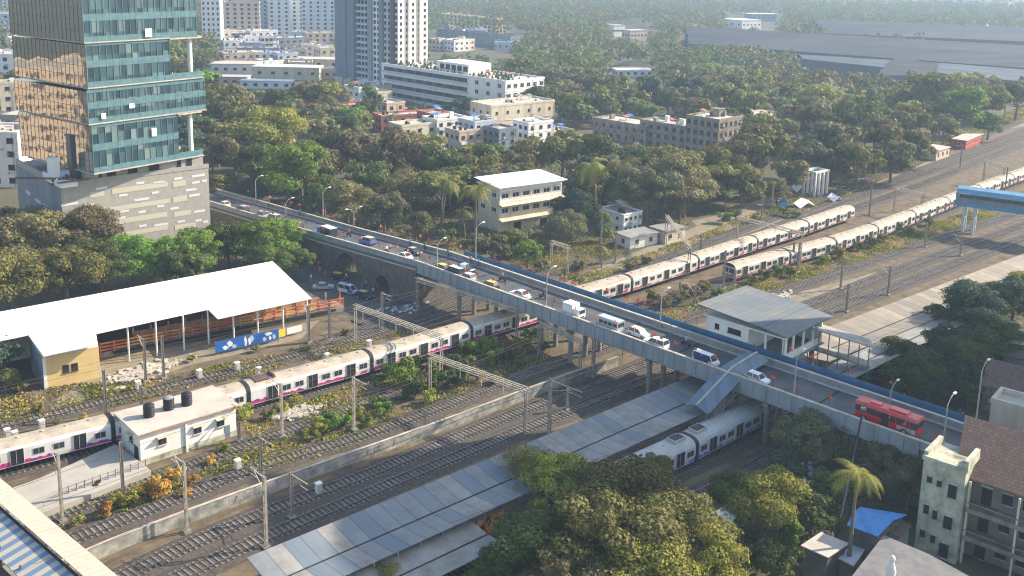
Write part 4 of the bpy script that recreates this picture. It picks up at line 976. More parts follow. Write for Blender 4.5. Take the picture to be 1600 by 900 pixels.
# ------------------------------------------------------------------ other buildings
def Q(name, label, px, py, b, w, d, h, wall, z_at=None, **k):
    """near corner given as the pixel of its roof (z_at=None) or its foot (z_at=0)"""
    p = G(px, py, h if z_at is None else z_at); return bld(name, label, p, R(b), w, d, h, wall, **k)
sch = Q('school_building', 'three storey cream building with white sheet roof among palms beyond the bridge', 781, 297, 36, 19.6, 9.5, 11.4, 'cream', roof='whitesheet', parapet=0, floors=3, nx=6, ny=2, ww=2.2, wh=1.3, kind='pale', skip=(0,))
MB().slab([(-1, -1.2, 12.2), (20.6, -1.2, 12.0), (20.4, 10.4, 12.6), (-.8, 10.4, 12.8)], .15).obj('sheet_roof', Mt['whitesheet'], sch)
MB().box(-.05, 19.65, -.08, 0, 8.0, 8.9).box(-.05, 19.65, -.08, 0, 10.8, 11.4).obj('white_band', Mt['white'], sch)
for x in (.15, 3.3, 6.5, 9.8, 13., 16.3, 19.4): MB().box(x - .15, x + .15, -.14, -.0, 8.9, 10.8).obj('pilaster', Mt['white'], sch)
MB().slab([(-.3, -1.6, 7.5), (19.9, -1.6, 7.5), (19.9, 0, 7.9), (-.3, 0, 7.9)], .12).slab([(-.3, -1.6, 3.6), (15, -1.6, 3.6), (15, 0, 4.1), (-.3, 0, 4.1)], .12).obj('sun_shade', Mt['cream'], sch)
for x in (4.5, 13): MB().box(x, x + 2.2, -.1, 0, .4, 2.4).obj('door', Mt['dark'], sch)
Q('trackside_house', 'small white trackside house with grey roof right of the school', 975, 337, 40, 6.8, 9, 5, 'white', roof='roofgrey', nx=4, ny=2, ww=.9, wh=.9, floors=2, parapet=.3)
Q('low_shed', 'low grey roofed shed adjoining the white trackside house', 985, 372, 36, 9, 5, 2.8, 'white', roof='roofgrey', parapet=0, nx=2, ny=1, floors=1, jut=.1)
Q('low_shed', 'pale low shed with a plain lit wall right of the trackside house', 1040, 362, 38, 7, 5, 3.2, 'cream', roof='tin', parapet=0, nx=2, ny=1, floors=1)
Q('ruined_block', 'weathered brown four storey ruin with dark openings amid the forest', 1124, 190, 45, 15, 14, 13.5, 'oldgrey', floors=4, nx=5, ny=5, kind='dark', ww=1.6, wh=1.8, roof='rooftop', head=True)
Q('ruined_block', 'low weathered wing with pale terrace left of the brown ruin', 1098, 205, 45, 10, 28, 9, 'oldgrey', floors=3, nx=3, ny=8, kind='dark', ww=1.6, wh=1.5, roof='rooftop')
Q('ruined_block', 'long low brown block with pale roof farther left of the brown ruin', 1010, 200, 45, 14, 26, 7, 'oldgrey', floors=2, nx=4, ny=7, kind='dark', roof='rooftop')
Q('ruined_block', 'pale peach wing behind the right side of the brown ruin', 1178, 185, 40, 18, 10, 9, 'peach', floors=3, nx=5, ny=3, kind='dark', roof='rooftop')
apt = Q('apartment_block', 'long white stepped apartment block with dark verandas and plants on its roof', 790, 129, 45, 24, 86, 16, 'white', floors=4, nx=6, ny=12, ww=2.4, wh=2.0, kind='pale', tanks=3, head=True)
for fl in range(4):
    MB().box(-.06, 0, 24, 84, fl * 4 + 1.1, fl * 4 + 3.3).obj('veranda', Mt['dark'], apt)  # flat dark strip painted for the shade inside the recessed veranda
    MB().box(-.9, -.06, 23.5, 84.5, fl * 4 + .75, fl * 4 + 1.5).obj('veranda_ledge', Mt['paleblue'], apt)
MB().box(6, 20, 30, 52, 16.1, 20.5).obj('penthouse', Mt['white'], apt); wins(apt, 6, 1, 1, 4, 0, 0, 1, 1, 'dark')
for k in range(5): put(WIN['dark'], 'window', apt, (6, 32 + k * 4, 18.4), -math.pi / 2, (3., 1, 2.2))
m_ = MB()
for k in range(160):
    a, c = rng.uniform(1, 23), rng.uniform(2, 80); m_.tube([(a, c, 16), (a + rng.uniform(-.4, .4), c, 16 + rng.uniform(1, 2.4))], [.7, .05], 5)
tag(m_.obj('roof_plants', mat('roof_plants', (.05, .08, .03), .9), apt), kind='stuff')
Q('cream_flats', 'plain cream flats with few windows in front of the stepped apartment block', 768, 168, 38, 32, 14, 11, 'cream', floors=2, nx=6, ny=3, ww=1.1, wh=1.2, kind='dark', roof='rooftop')
RW = [('row_house', 'red walled chawl with pale roof strip left of the white houses', 596, 184, 30, 22, 9, 6, 'redroof', 'rooftop', 6),
      ('row_house', 'short red walled house right beside the longer red chawl', 672, 180, 40, 9, 9, 8, 'redroof', 'rooftop', 3),
      ('row_house', 'red and white low building half hidden by palms left of the tower foot', 528, 168, 30, 14, 9, 5, 'redroof', 'rooftop', 4),
      ('row_house', 'cream two storey house with terrace at the left end of the house row', 628, 199, 38, 15, 9, 8, 'cream', 'rooftop', 3),
      ('row_house', 'white two storey house behind the cream terrace house', 683, 190, 38, 14, 10, 9, 'white', 'rooftop', 4),
      ('row_house', 'cream house with orange trimmed balcony in the house row', 718, 208, 38, 13, 9, 8, 'peach', 'rooftop', 4),
      ('row_house', 'white house with pale blue side behind the orange trimmed house', 742, 193, 40, 10, 10, 10, 'paleblue', 'rooftop', 3),
      ('row_house', 'grey blue house hung with blue cloth in the house row', 780, 205, 40, 8, 9, 9, 'bluegrey', 'rooftop', 2),
      ('row_house', 'white house behind the blue tarpaulin', 826, 195, 40, 12, 9, 9, 'white', 'rooftop', 3),
      ('row_house', 'low cream house at the right end of the house row', 866, 208, 36, 9, 8, 4.5, 'cream', 'rooftop', 2),
      ('row_house', 'small white house peeping through trees near the first palms', 735, 245, 36, 7, 7, 7, 'white', 'rooftop', 3),
      ('row_house', 'pale low house left of the tower foot', 560, 132, 36, 20, 16, 6, 'peach', 'whitesheet', 4)]
for nm, lb, x, y, b, w, d, h, wl, rf, nx in RW: Q(nm, lb, x, y, b, w, d, h, wl, roof=rf, floors=2 if h < 9 else 3, nx=nx, ny=3, ww=1.5, wh=1.3, kind='dark', tanks=1 if nx > 3 else 0, balc=2 if nx == 4 else 0)
for i, (x0, y0, x1, y1, c) in enumerate(((815, 188, 838, 204, 'tarpblue'), (855, 184, 868, 198, 'tarpblue'), (668, 178, 690, 192, 'bluetin'))):
    p = G(x0, y1, 4); t = thing('tarpaulin', ['large bright blue tarpaulin over a lean-to in the house row', 'small bright blue tarpaulin right of the larger one', 'pale blue sheet over a shed by the red walled house'][i], 'tarpaulin', p, R(40))
    wd = (x1 - x0) / 4.6; MB().slab([(0, 0, 0), (wd, -.5, .2), (wd, 3, 2.8), (wd / 2, 3, 3.2), (0, 3, 2.6)], .06).obj('sheet', Mt[c], t); MB().box(0.1, .25, .2, .35, -4, 0).box(wd - .2, wd - .05, .2, .35, -4, .2).obj('prop', Mt['mast'], t)
# residential tower
rc = G(622, 152, 0); res = thing('residential_tower', 'very tall residential tower, blue grey on the left and white on the right', 'tower block', rc, R(48)); FOOT.append((rc.x, rc.y + 20, 34))
def side_len(c, b, px):
    a, e = 1., 120.
    for _ in range(30):
        m = (a + e) / 2; q = proj(c + Vector((math.cos(b) * m, math.sin(b) * m, 20)))[0]
        if (q < px) == (math.cos(b) > 0): a = m
        else: e = m
    return a
rw, rd = side_len(rc, R(48), 668), side_len(rc, R(138), 527)
H = 104
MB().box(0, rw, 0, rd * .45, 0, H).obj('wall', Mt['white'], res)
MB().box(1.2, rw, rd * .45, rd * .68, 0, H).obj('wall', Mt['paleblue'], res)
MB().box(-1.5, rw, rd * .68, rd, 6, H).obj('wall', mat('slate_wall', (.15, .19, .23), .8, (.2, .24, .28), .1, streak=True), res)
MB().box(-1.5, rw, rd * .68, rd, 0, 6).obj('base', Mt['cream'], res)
for (y0, y1, kk) in ((2, 4.5, 'darkclad'), (rd * .22, rd * .22 + 3, 'bluegrey'), (rd * .4, rd * .4 + 2.4, 'girder'), (rd * .8, rd * .8 + 3, 'bluegrey')):
    MB().box(-1.0 if y0 < rd * .6 else -2.1, 0 if y0 < rd * .6 else -1.5, y0, y1, 2, H).obj('fin', Mt[kk], res)
for x0 in (rw * .3, rw * .68): MB().box(x0, x0 + .8, -1, 0, 2, H).obj('fin', Mt['cream'], res)
nf = 34; fh = H / nf
tmp = []
def stuffwins(root, spots, me, keep=100):
    for (x, y, z, r, a, c) in spots[:keep]: put(me, 'window', root, (x, y, z), r, (a, 1, c))
    mb = MB()
    for (x, y, z, r, a, c) in spots[keep:]:
        cc, ss = math.cos(r), math.sin(r); k = len(mb.v)
        for v in me.vertices:
            vx, vy, vz = v.co.x * a, v.co.y, v.co.z * c; mb.v.append((x + vx * cc - vy * ss, y + vx * ss + vy * cc, z + vz))
        for p in me.polygons: mb.f.append(tuple(k + i for i in p.vertices)); mb.m.append(p.material_index)
    if mb.v: tag(mb.obj('window', list(me.materials), root), kind='stuff')
sp_ = []
for k in range(nf):
    z = fh * (k + .5) + .4
    for i in range(5): sp_.append((rw * (i + .5) / 5, 0, z, 0, 1.5, 1.5))
    for i in range(8): sp_.append((0, rd * .45 * (i + .5) / 8, z, -math.pi / 2, 1.7, 1.7))
    for i in range(4): sp_.append((1.2, rd * .45 + rd * .23 * (i + .5) / 4, z, -math.pi / 2, 1.9, 1.6))
sp_.sort(key=lambda s: s[2]); stuffwins(res, sp_, WIN['dark'])
m_ = MB()
for k in range(1, nf): m_.box(-.8, 0, 6, rd * .2, k * fh - .1, k * fh + .9).box(-.7, 1.2, rd * .47, rd * .66, k * fh - .1, k * fh + .8)
tag(m_.obj('balcony_band', Mt['paleblue'], res), kind='stuff')
# far buildings
Q('slim_tower', 'slim white tower with dark window column just right of the glass tower', 317, 84, 8, 12.2, 14, 78, 'white', z_at=0, floors=22, nx=4, ny=3, ww=1.2, wh=1.7, kind='dark')
Q('housing_block', 'yellow ochre housing block beyond the tall residential tower', 775, 30, 40, 12, 84, 13, 'yellow', floors=4, nx=3, ny=13, ww=2.6, wh=1.8, kind='dark', roof='rooftop')
Q('housing_block', 'grey blue housing row in front of the yellow ochre block', 798, 58, 42, 10, 92, 9, 'bluegrey', floors=2, nx=2, ny=14, ww=2.2, wh=1.6, kind='pale', roof='shed_far')
FB = [(352, 66, 12, 26, 14, 30, 'peach'), (378, 58, 20, 22, 14, 30, 'paleblue'), (420, 62, 20, 17, 14, 40, 'paleblue'), (445, 60, 15, 16, 12, 46, 'white'), (470, 60, 5, 34, 14, 34, 'paleblue'), (505, 54, 20, 16, 14, 22, 'white'), (350, 86, 30, 14, 14, 9, 'white'), (392, 76, 30, 20, 12, 12, 'white'), (408, 92, 20, 8, 10, 14, 'white'), (480, 74, 25, 26, 14, 10, 'peach'),
      (10, 100, 0, 14, 18, 15, 'white'), (-30, 150, 0, 20, 20, 19, 'white'), (-40, 292, 0, 13.5, 16, 15.5, 'white'), (-20, 60, 10, 28, 20, 18, 'paleblue'), (5, 30, 0, 22, 18, 20, 'white'), (700, 10, 30, 30, 16, 15, 'cream'), (760, 4, 30, 26, 14, 16, 'paleblue'), (690, -4, 25, 40, 16, 24, 'bluegrey'), (600, 3, 25, 40, 16, 30, 'white'), (1050, 4, 20, 24, 14, 34, 'paleblue'), (1000, 8, 20, 18, 14, 20, 'peach'), (1150, 0, 25, 30, 14, 26, 'bluegrey'), (1480, 4, 15, 40, 16, 36, 'paleblue'), (1560, 2, 15, 40, 16, 44, 'bluegrey'), (1400, -4, 20, 26, 14, 28, 'paleblue')]
FL = ['peach flats at far left of the distant cluster', 'pale blue flats second in the distant cluster', 'tall pale blue flats mid cluster in the distance', 'tallest distant white flats between two pale blue blocks', 'wide pale blue flats left of the tall residential tower', 'small white flats nearest the left side of the residential tower', 'small white house under the peach flats', 'white terrace house below the pale blue flats', 'narrow white stair tower among low workshops', 'peach low flats beyond the long workshop roofs',
      'white flats at the left edge beside the mirror wall', 'white apartment block at the left frame edge, middle height', 'white flats at the left frame edge level with the podium', 'pale blue flats in the upper left corner', 'white flats in the top left corner behind the others', 'cream flats behind the yellow ochre block', 'pale blue flats far behind the yellow ochre block', 'blue grey slab on the horizon right of the residential tower', 'white slab on the horizon behind the residential tower', 'hazy pale blue tower above the far woodland', 'hazy peach block above the far woodland', 'hazy blue grey block left of the far sheds', 'hazy pale blue slab near the top right corner', 'hazy blue grey slab in the top right corner', 'hazy pale blue block above the far sheds']
for (x, y, b, w, d, h, m), lb in zip(FB, FL):
    fl = max(2, int(h / 3.2)); Q('distant_flats', lb, x, y, b, w, d, h, m, z_at=0, floors=fl, nx=max(3, int(w / 5)), ny=3, ww=2., wh=1.6, kind='dark', ledge=fl < 7, roof='rooftop', tanks=1)
WK = [(440, 92, 2, 44, 14, 6, 'rooftop', 'cream', 'long pale workshop roof left of the residential tower'), (330, 100, 6, 26, 16, 6, 'rooftop', 'white', 'pale workshop roof beside the slim white tower'), (395, 104, 0, 36, 12, 7, 'whitesheet', 'cream', 'white sheet workshop in the middle of the workshop row'), (468, 108, -4, 22, 14, 5, 'roofgrey', 'cream', 'grey roofed workshop nearest the residential tower'), (318, 120, 4, 22, 9, 5, 'rooftop', 'peach', 'pinkish low roof at the near left of the workshops'), (375, 126, 0, 26, 7, 4, 'whitesheet', 'white', 'small white roof just behind the palm grove'),
      (1160, 32, 30, 26, 30, 10, 'whitesheet', 'white', 'white roofed hall beyond the far industrial sheds'), (1175, 22, 20, 34, 16, 9, 'whitesheet', 'bluegrey', 'white and blue roof behind the white roofed hall'), (1520, 40, 0, 60, 14, 6, 'whitesheet', 'white', 'long white shed at the top right beyond the industrial roofs'), (985, 48, 30, 18, 12, 9, 'rooftop', 'peach', 'peach house standing alone in the far woodland'), (960, 40, 30, 12, 10, 10, 'rooftop', 'white', 'small white house left of the peach woodland house'), (965, 110, 10, 22, 12, 4, 'whitesheet', 'paleblue', 'flat pale roof in a clearing of the woodland')]
for x, y, b, w, d, h, rf, wl, lb in WK: Q('workshop', lb, x, y, b, w, d, h, wl, roof=rf, floors=1, nx=5, ny=3, ww=2, wh=1.4, kind='dark', parapet=0)
rq = random.Random(31)
def lowrise(x0, y0, x1, y1, n, hmin, hmax, wmin, wmax):
    for _ in range(n * 6):
        if n <= 0: break
        x, y = rq.uniform(x0, x1), rq.uniform(y0, y1); p = G(x, y, 0); w, d, h = rq.uniform(wmin, wmax), rq.uniform(9, 15), rq.uniform(hmin, hmax)
        if any((p.x - a) ** 2 + (p.y - b) ** 2 < (c * .72 + w * .5) ** 2 for a, b, c in FOOT): continue
        m_ = rq.choice(['white', 'cream', 'peach', 'paleblue', 'white', 'greywall', 'cream']); fl = max(1, int(h / 3.3))
        t = bld('distant_house', '', p, R(rq.choice((-6, 12, 30, 42))), w, d, h, m_, roof=rq.choice(['rooftop', 'rooftop', 'roofgrey', 'whitesheet', 'tin']), floors=fl, nx=max(2, int(w / 4)), ny=3, kind='dark', ww=1.7, wh=1.4, ledge=False, group='distant low houses')
        auto(t, {'white': 'white', 'cream': 'cream', 'peach': 'peach', 'paleblue': 'pale blue', 'greywall': 'grey'}[m_] + (' low house' if h < 9 else ' mid rise block'), (p.x, p.y, h)); n -= 1
lowrise(345, 58, 525, 118, 26, 4, 10, 12, 30); lowrise(350, 8, 525, 55, 26, 8, 26, 14, 30); lowrise(675, -8, 1050, 14, 16, 8, 26, 16, 34); lowrise(0, 20, 40, 270, 14, 6, 16, 9, 16); lowrise(1060, -14, 1600, 14, 12, 8, 22, 18, 40); lowrise(680, 50, 800, 82, 8, 5, 8, 10, 20); lowrise(560, 150, 640, 190, 4, 4, 7, 8, 12)
# industrial sheds
def roofpoly(name, label, pts, z, ridge, m, th=.4, bays=1):
    P = [G(x, y, z) for x, y in pts]; o = P[0]; t = thing(name, label, 'industrial shed', (o.x, o.y, 0)); POLYF.append([(p.x, p.y) for p in P])
    P = [p - o for p in P]                           # a,b front edge left to right; c,d back edge right to left
    for k in range(bays):
        a, b = P[0].lerp(P[3], k / bays), P[1].lerp(P[2], k / bays); c, d = P[1].lerp(P[2], (k + 1) / bays), P[0].lerp(P[3], (k + 1) / bays)
        m_ = MB(); zz = Vector((0, 0, ridge)); m0, m1 = a.lerp(d, .5) + zz, b.lerp(c, .5) + zz
        for q in (a, b, c, d): q.z = z
        m0.z = m1.z = z + ridge
        m_.slab([a, b, m1, m0], th); m_.slab([m0, m1, c, d], th); m_.obj('roof', m, t)
    w_ = MB().prism([(p.x, p.y) for p in P], 0, z - th - .1); w_.obj('wall', Mt['shed_wall'], t); return t
roofpoly('industrial_shed', 'very long dark grey industrial shed roof spanning the upper right of the picture', [(1076, 68), (1680, 112), (1680, 80), (1070, 46)], 11, 5, Mt['shed_far'], bays=2)
roofpoly('industrial_shed', 'pale blue grey shed block in front of the long dark roof', [(1255, 92), (1680, 136), (1680, 114), (1230, 80)], 9, 1.5, Mt['shed_wall'], bays=2)
roofpoly('industrial_shed', 'hazy grey shed roofs behind the long dark roof', [(1285, 52), (1680, 68), (1680, 50), (1270, 34)], 13, 4, Mt['shed_far'], bays=3)
roofpoly('industrial_shed', 'small shed with sawtooth ridges beside the tall floodlight pole', [(1372, 118), (1462, 118), (1468, 97), (1398, 95)], 9, 2.5, Mt['shed_far'], bays=4)
# red shed and beige shed by the upper tracks
Q('red_shed', 'small red walled shed with white roof beside the upper tracks', 1508, 234, 50, 22, 5, 3.4, 'red', z_at=0, roof='rooftop', parapet=0, floors=1, nx=7, ny=1, kind='pale')
Q('beige_hut', 'low beige hut left of the red shed beside the upper tracks', 1462, 252, 46, 12, 6, 3.6, 'peach', z_at=0, roof='rooftop', parapet=0, floors=1, nx=3, ny=1, kind='dark')
# roofless columns
p = G(1272, 308, 0); t = thing('column_frame', 'roofless frame of tall white columns in the rubble above the parked trains', 'ruin', p, R(38)); FOOT.append((p.x, p.y, 9))
for x in (0, 2, 4, 6):
    for y in (0, 4): MB().box(x - .28, x + .28, y - .28, y + .28, 0, 7.2).obj('column', Mt['white'], t)
MB().box(-.4, 6.4, -.3, .3, 7.2, 7.8).box(-.4, 6.4, 3.7, 4.3, 7.2, 7.8).box(-.3, .3, .3, 3.7, 7.2, 7.75).box(5.7, 6.3, .3, 3.7, 7.2, 7.75).obj('beam', Mt['white'], t)
for i, (x, y, w, m) in enumerate(((1224, 328, 5, 'bluesheet'), (1250, 328, 7, 'whitesheet'), (1303, 318, 4, 'whitesheet'), (1245, 302, 5, 'whitesheet'))):
    p = G(x, y, 0); t = thing('tarpaulin', ['dull blue sheet fence below the roofless columns', 'crumpled white sheet laid right of the dull blue fence', 'small white tent right of the roofless columns', 'pale tent left of the roofless columns'][i], 'tarpaulin', p, R(38))
    MB().slab([(0, 0, .4), (w / 2, -.3, 1.8), (w, 0, .3), (w, 2.4, 1.4), (w / 2, 2.4, 2.6), (0, 2.4, 1.5)], .08).obj('sheet', Mt[m], t); MB().box(.2, .35, 2.1, 2.25, 0, 1.4).box(w - .3, w - .15, 2.1, 2.25, 0, 1.3).obj('prop', Mt['mast'], t)

# ---- tile roofed building lower right
p = G(1428, 857, 0); tl = thing('tile_roofed_building', 'old stained building with brown clay tile roof and balconies at the lower right', 'building', p, R(-41)); FOOT.append((p.x + 14, p.y, 16))
MB().box(0, 4.7, 0, 6.0, 0, 11.6).obj('wall', Mt['old'], tl)
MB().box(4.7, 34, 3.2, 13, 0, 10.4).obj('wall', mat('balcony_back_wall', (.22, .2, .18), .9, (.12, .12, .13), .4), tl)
MB().box(-.15, 4.85, -.15, .35, 11.6, 12.1).box(-.15, .35, .35, 5.6, 11.6, 12.5).box(4.4, 4.9, -.1, 4.2, 11.7, 13.0).obj('parapet', Mt['old'], tl)
ow = MB().box(-.5, .5, -.12, 0, -.5, .5, 1).box(-.6, .6, -.2, 0, .5, .6, 0).box(-.6, .6, -.2, 0, -.62, -.52, 0).mesh('window', [Mt['old'], Mt['dark']])
for x, z, a, c in ((.9, 9.4, .55, .8), (2.0, 9.3, .5, .8), (3.5, 8.9, .9, 1.7), (.9, 5.6, .55, 1.2), (1.9, 5.3, .5, 1.2), (3.4, 4.9, .9, 1.6), (.8, 2.4, .55, 1.0), (2., 2.2, .5, 1.0), (3.3, 1.3, 1., 1.8)): put(ow, 'window', tl, (x, -.0, z), 0, (a, 1.4, c))
rt = MB(); n_ = 16
y0, y1, za, zb = 1.6, 9.2, 10.3, 14.4
rt.slab([(3.2, y0, za), (36, y0, za), (36, y1, zb), (1.5, y1, zb)], .25); rt.slab([(1.5, y1, zb), (36, y1, zb), (36, 15.5, 10.9), (1.5, 15.5, 10.9)], .25)
tm = Mt['tile']; n = tm.node_tree.nodes; l = tm.node_tree.links
tc = n.new('ShaderNodeTexCoord'); bk = n.new('ShaderNodeTexBrick'); bk.inputs['Scale'].default_value = 1.; bk.inputs['Brick Width'].default_value = .5; bk.inputs['Row Height'].default_value = .42; bk.inputs['Mortar Size'].default_value = .035; bk.inputs['Color1'].default_value = (.24, .15, .115, 1); bk.inputs['Color2'].default_value = (.13, .09, .075, 1); bk.inputs['Mortar'].default_value = (.06, .045, .04, 1)
l.new(tc.outputs['Object'], bk.inputs[0]); mx = n.new('ShaderNodeMix'); mx.data_type = 'RGBA'; mx.inputs[0].default_value = .6; src = n['Principled BSDF'].inputs['Base Color'].links[0].from_socket; l.new(src, mx.inputs[6]); l.new(bk.outputs[0], mx.inputs[7]); l.new(mx.outputs[2], n['Principled BSDF'].inputs['Base Color'])
rt.obj('roof', tm, tl)
for z in (3.4, 6.9):
    MB().box(4.9, 34, .6, 3.2, z - .3, z).obj('balcony', Mt['oldgrey'], tl)
    MB().box(4.9, 34, .6, .72, z, z + .25).box(4.9, 34, .62, .7, z + .85, z + .95).obj('railing', Mt['oldgrey'], tl)
for x in (4.95, 10.2, 15.5, 20.8, 26): MB().box(x, x + .22, .75, .97, 0, 10.3).obj('post', Mt['cream'], tl)
for k in range(12):
    for z in (1.2, 4.6, 8.): put(ow, 'window', tl, (6.4 + k * 2.2, 3.2, z + (.5 if k % 3 else 0)), 0, (1.1, 1, 1.3 if k % 3 else 2.2))
# neighbours
def tin_shed(label, pts, z, m, rise=.0, wallm='greywall', nm='shack'):
    P = [G(x, y, z) for x, y in pts]; o = P[0]; t = thing(nm, label, 'shack', (o.x, o.y, 0)); q = [Vector((p.x - o.x, p.y - o.y, z)) for p in P]
    c = sum(q, Vector()) / len(q)
    if rise:
        a, b = (q[0] + q[1]) / 2 + Vector((0, 0, rise)), (q[2] + q[3]) / 2 + Vector((0, 0, rise)); m_ = MB(); m_.slab([q[0], a, b, q[3]], .08); m_.slab([a, q[1], q[2], b], .08); m_.obj('roof', Mt[m], t)
    else: MB().slab(q, .12).obj('roof', Mt[m], t)
    qq = [c.lerp(v, .86) for v in q]; ar = sum(qq[i].x * qq[(i + 1) % len(qq)].y - qq[(i + 1) % len(qq)].x * qq[i].y for i in range(len(qq)))
    if ar < 0: qq.reverse()
    MB().prism([(v.x, v.y) for v in qq], 0, z - .15).obj('wall', Mt[wallm], t); FOOT.append((o.x + c.x, o.y + c.y, 5)); return t
tin_shed('shack with bright blue corrugated tin roof below the tile roofed building', [(1323, 820), (1345, 792), (1418, 804), (1371, 838)], 4.8, 'bluetin', rise=.6, wallm='masonry')
tin_shed('tan flat roofed shack behind the dark pole at the bottom right', [(1251, 852), (1283, 831), (1327, 849), (1294, 871)], 3.6, 'rooftop', wallm='masonry')
tin_shed('large dark grey roof at the bottom right in front of the stained wall', [(1325, 908), (1381, 836), (1452, 866), (1560, 925)], 5.5, 'darkroof', wallm='masonry')
tin_shed('small pale patched roof between the blue tin shack and the tan roof', [(1310, 872), (1330, 850), (1352, 858), (1334, 884)], 2.4, 'paleblue', wallm='masonry')
tin_shed('brown shed roof half under the trees beside the blue tin roof', [(1372, 822), (1392, 806), (1425, 822), (1405, 840)], 4, 'tile')
tin_shed('small hut with pale wall and orange awning behind the big foreground tree', [(1116, 800), (1135, 788), (1158, 800), (1140, 818)], 4.4, 'whitesheet')
p = G(1391, 905, 5.6); t = thing('roof_finial', 'white moulded cement finial standing on the dark grey roof edge', 'finial', p)
MB().tube([(0, 0, -1), (0, 0, 0), (0, 0, .5), (0, 0, 1.1), (0, 0, 1.6), (0, 0, 2.0), (0, 0, 2.3), (0, 0, 2.6), (0, 0, 2.75)], [.6, .6, .42, .5, .34, .2, .3, .26, .05], 12).obj('shaft', Mt['white'], t, True)
Q('tiled_shed', 'brown clay tiled shed at the right edge beyond the bridge end', 1532, 640, -36, 40, 11, 4.2, 'oldgrey', z_at=0, roof='gable', floors=1, nx=8, ny=3, kind='dark')
Q('tiled_shed', 'second brown tiled shed behind the first at the right edge', 1562, 600, -36, 40, 10, 5.4, 'oldgrey', z_at=0, roof='gable', floors=1, nx=8, ny=3, kind='dark')
Q('walled_terrace', 'cream walled terrace with white coping behind the tile roof ridge', 1540, 700, -40, 30, 5, 7, 'cream', z_at=0, roof='rooftop', floors=1, nx=0, ny=0)
# unseen buildings added: one shades the lower right, the rest fill the tower mirror
Q2 = [('shading_highrise', 'tall cream residential slab standing beyond the right edge, shading the lower tracks', (SUNP := (155, 90)), 0)]
ca, sa = math.cos(SUN_AZ), math.sin(SUN_AZ)
def sunpt(p_, q_): return Vector((p_ * ca - q_ * sa, p_ * sa + q_ * ca, 0))
bld('residential_slab', 'tall cream residential slab standing beyond the right edge, shading the lower tracks', sunpt(158, 90), SUN_AZ, 22, 34, 92, 'cream', floors=28, nx=5, ny=8, kind='dark', ww=1.6, wh=1.5, ledge=False, faces='L')
for i, (x, y, w, d, h) in enumerate(((-235, 150, 26, 40, 44), (-240, 215, 30, 34, 30), (-262, 262, 30, 50, 58), (-210, 100, 24, 26, 36))):  # stand-in blocks added for the tower's mirror side to reflect
    bld('street_block', ['cream street block left of the view facing the mirror side of the glass tower', 'low peach street block left of the view facing the tower', 'tall white street block left of the view behind the tower', 'yellow street block left of the view nearest the railway'][i], (x, y), 0, w, d, h, ['cream', 'peach', 'white', 'yellow'][i], floors=int(h / 3.3), nx=4, ny=10, kind='dark', ww=1.6, wh=1.4, faces='R', ledge=False)
# ------------------------------------------------------------------ vehicles
def paint(name, c): return mat(name, c, .28, spec=.6)
PT = {k: paint(k + '_car_paint', c) for k, c in dict(white=(.72, .72, .72), silver=(.42, .44, .46), dark=(.03, .035, .045), red=(.6, .012, .015), blue=(.03, .12, .42), black=(.012, .012, .014), yellow=(.75, .5, .03), green=(.05, .22, .12), beige=(.5, .42, .3)).items()}
def wheel_mesh(r=.32, w=.2):
    b = MB(); b.tube([(0, -w / 2, 0), (0, w / 2, 0)], r, 14, 0); b.tube([(0, -w / 2 - .012, 0), (0, w / 2 + .012, 0)], r * .58, 12, 1); return b.mesh('wheel', [Mt['tyre'], PT['silver']])
WHL, WHB = wheel_mesh(), wheel_mesh(.5, .3)
HL = MB().box(-.03, .03, -.16, .16, -.07, .07).mesh('headlight', [Mt['headlamp']])
TLm = mat('tail_lamp', (.4, .01, .01), .3); TL = MB().box(-.03, .03, -.14, .14, -.09, .09).mesh('tail_light', [TLm])
SHP = {  # body outline (x,z), glasshouse outline, length, half width
 'sedan': ([(-2.1, .3), (2.1, .3), (2.15, .6), (2.0, .78), (1.1, .92), (-1.3, .95), (-2.05, .88), (-2.15, .55)], [(1.05, .9), (.35, 1.4), (-.75, 1.42), (-1.45, .93)], .82),
 'hatch': ([(-1.8, .3), (1.8, .3), (1.85, .62), (1.7, .82), (1.05, .95), (-1.7, 1.0), (-1.85, .6)], [(1.0, .93), (.45, 1.45), (-1.2, 1.5), (-1.7, .98)], .8),
 'suv': ([(-2.1, .4), (2.1, .4), (2.15, .75), (2.0, 1.02), (1.1, 1.12), (-2.05, 1.15), (-2.15, .6)], [(1.05, 1.1), (.5, 1.72), (-1.8, 1.76), (-2.05, 1.13)], .88),
 'van': ([(-2.0, .35), (2.0, .35), (2.1, .7), (1.95, 1.05), (1.6, 1.1), (-2.0, 1.1), (-2.05, .6)], [(1.62, 1.08), (1.05, 1.85), (-1.9, 1.9), (-2.0, 1.08)], .82)}
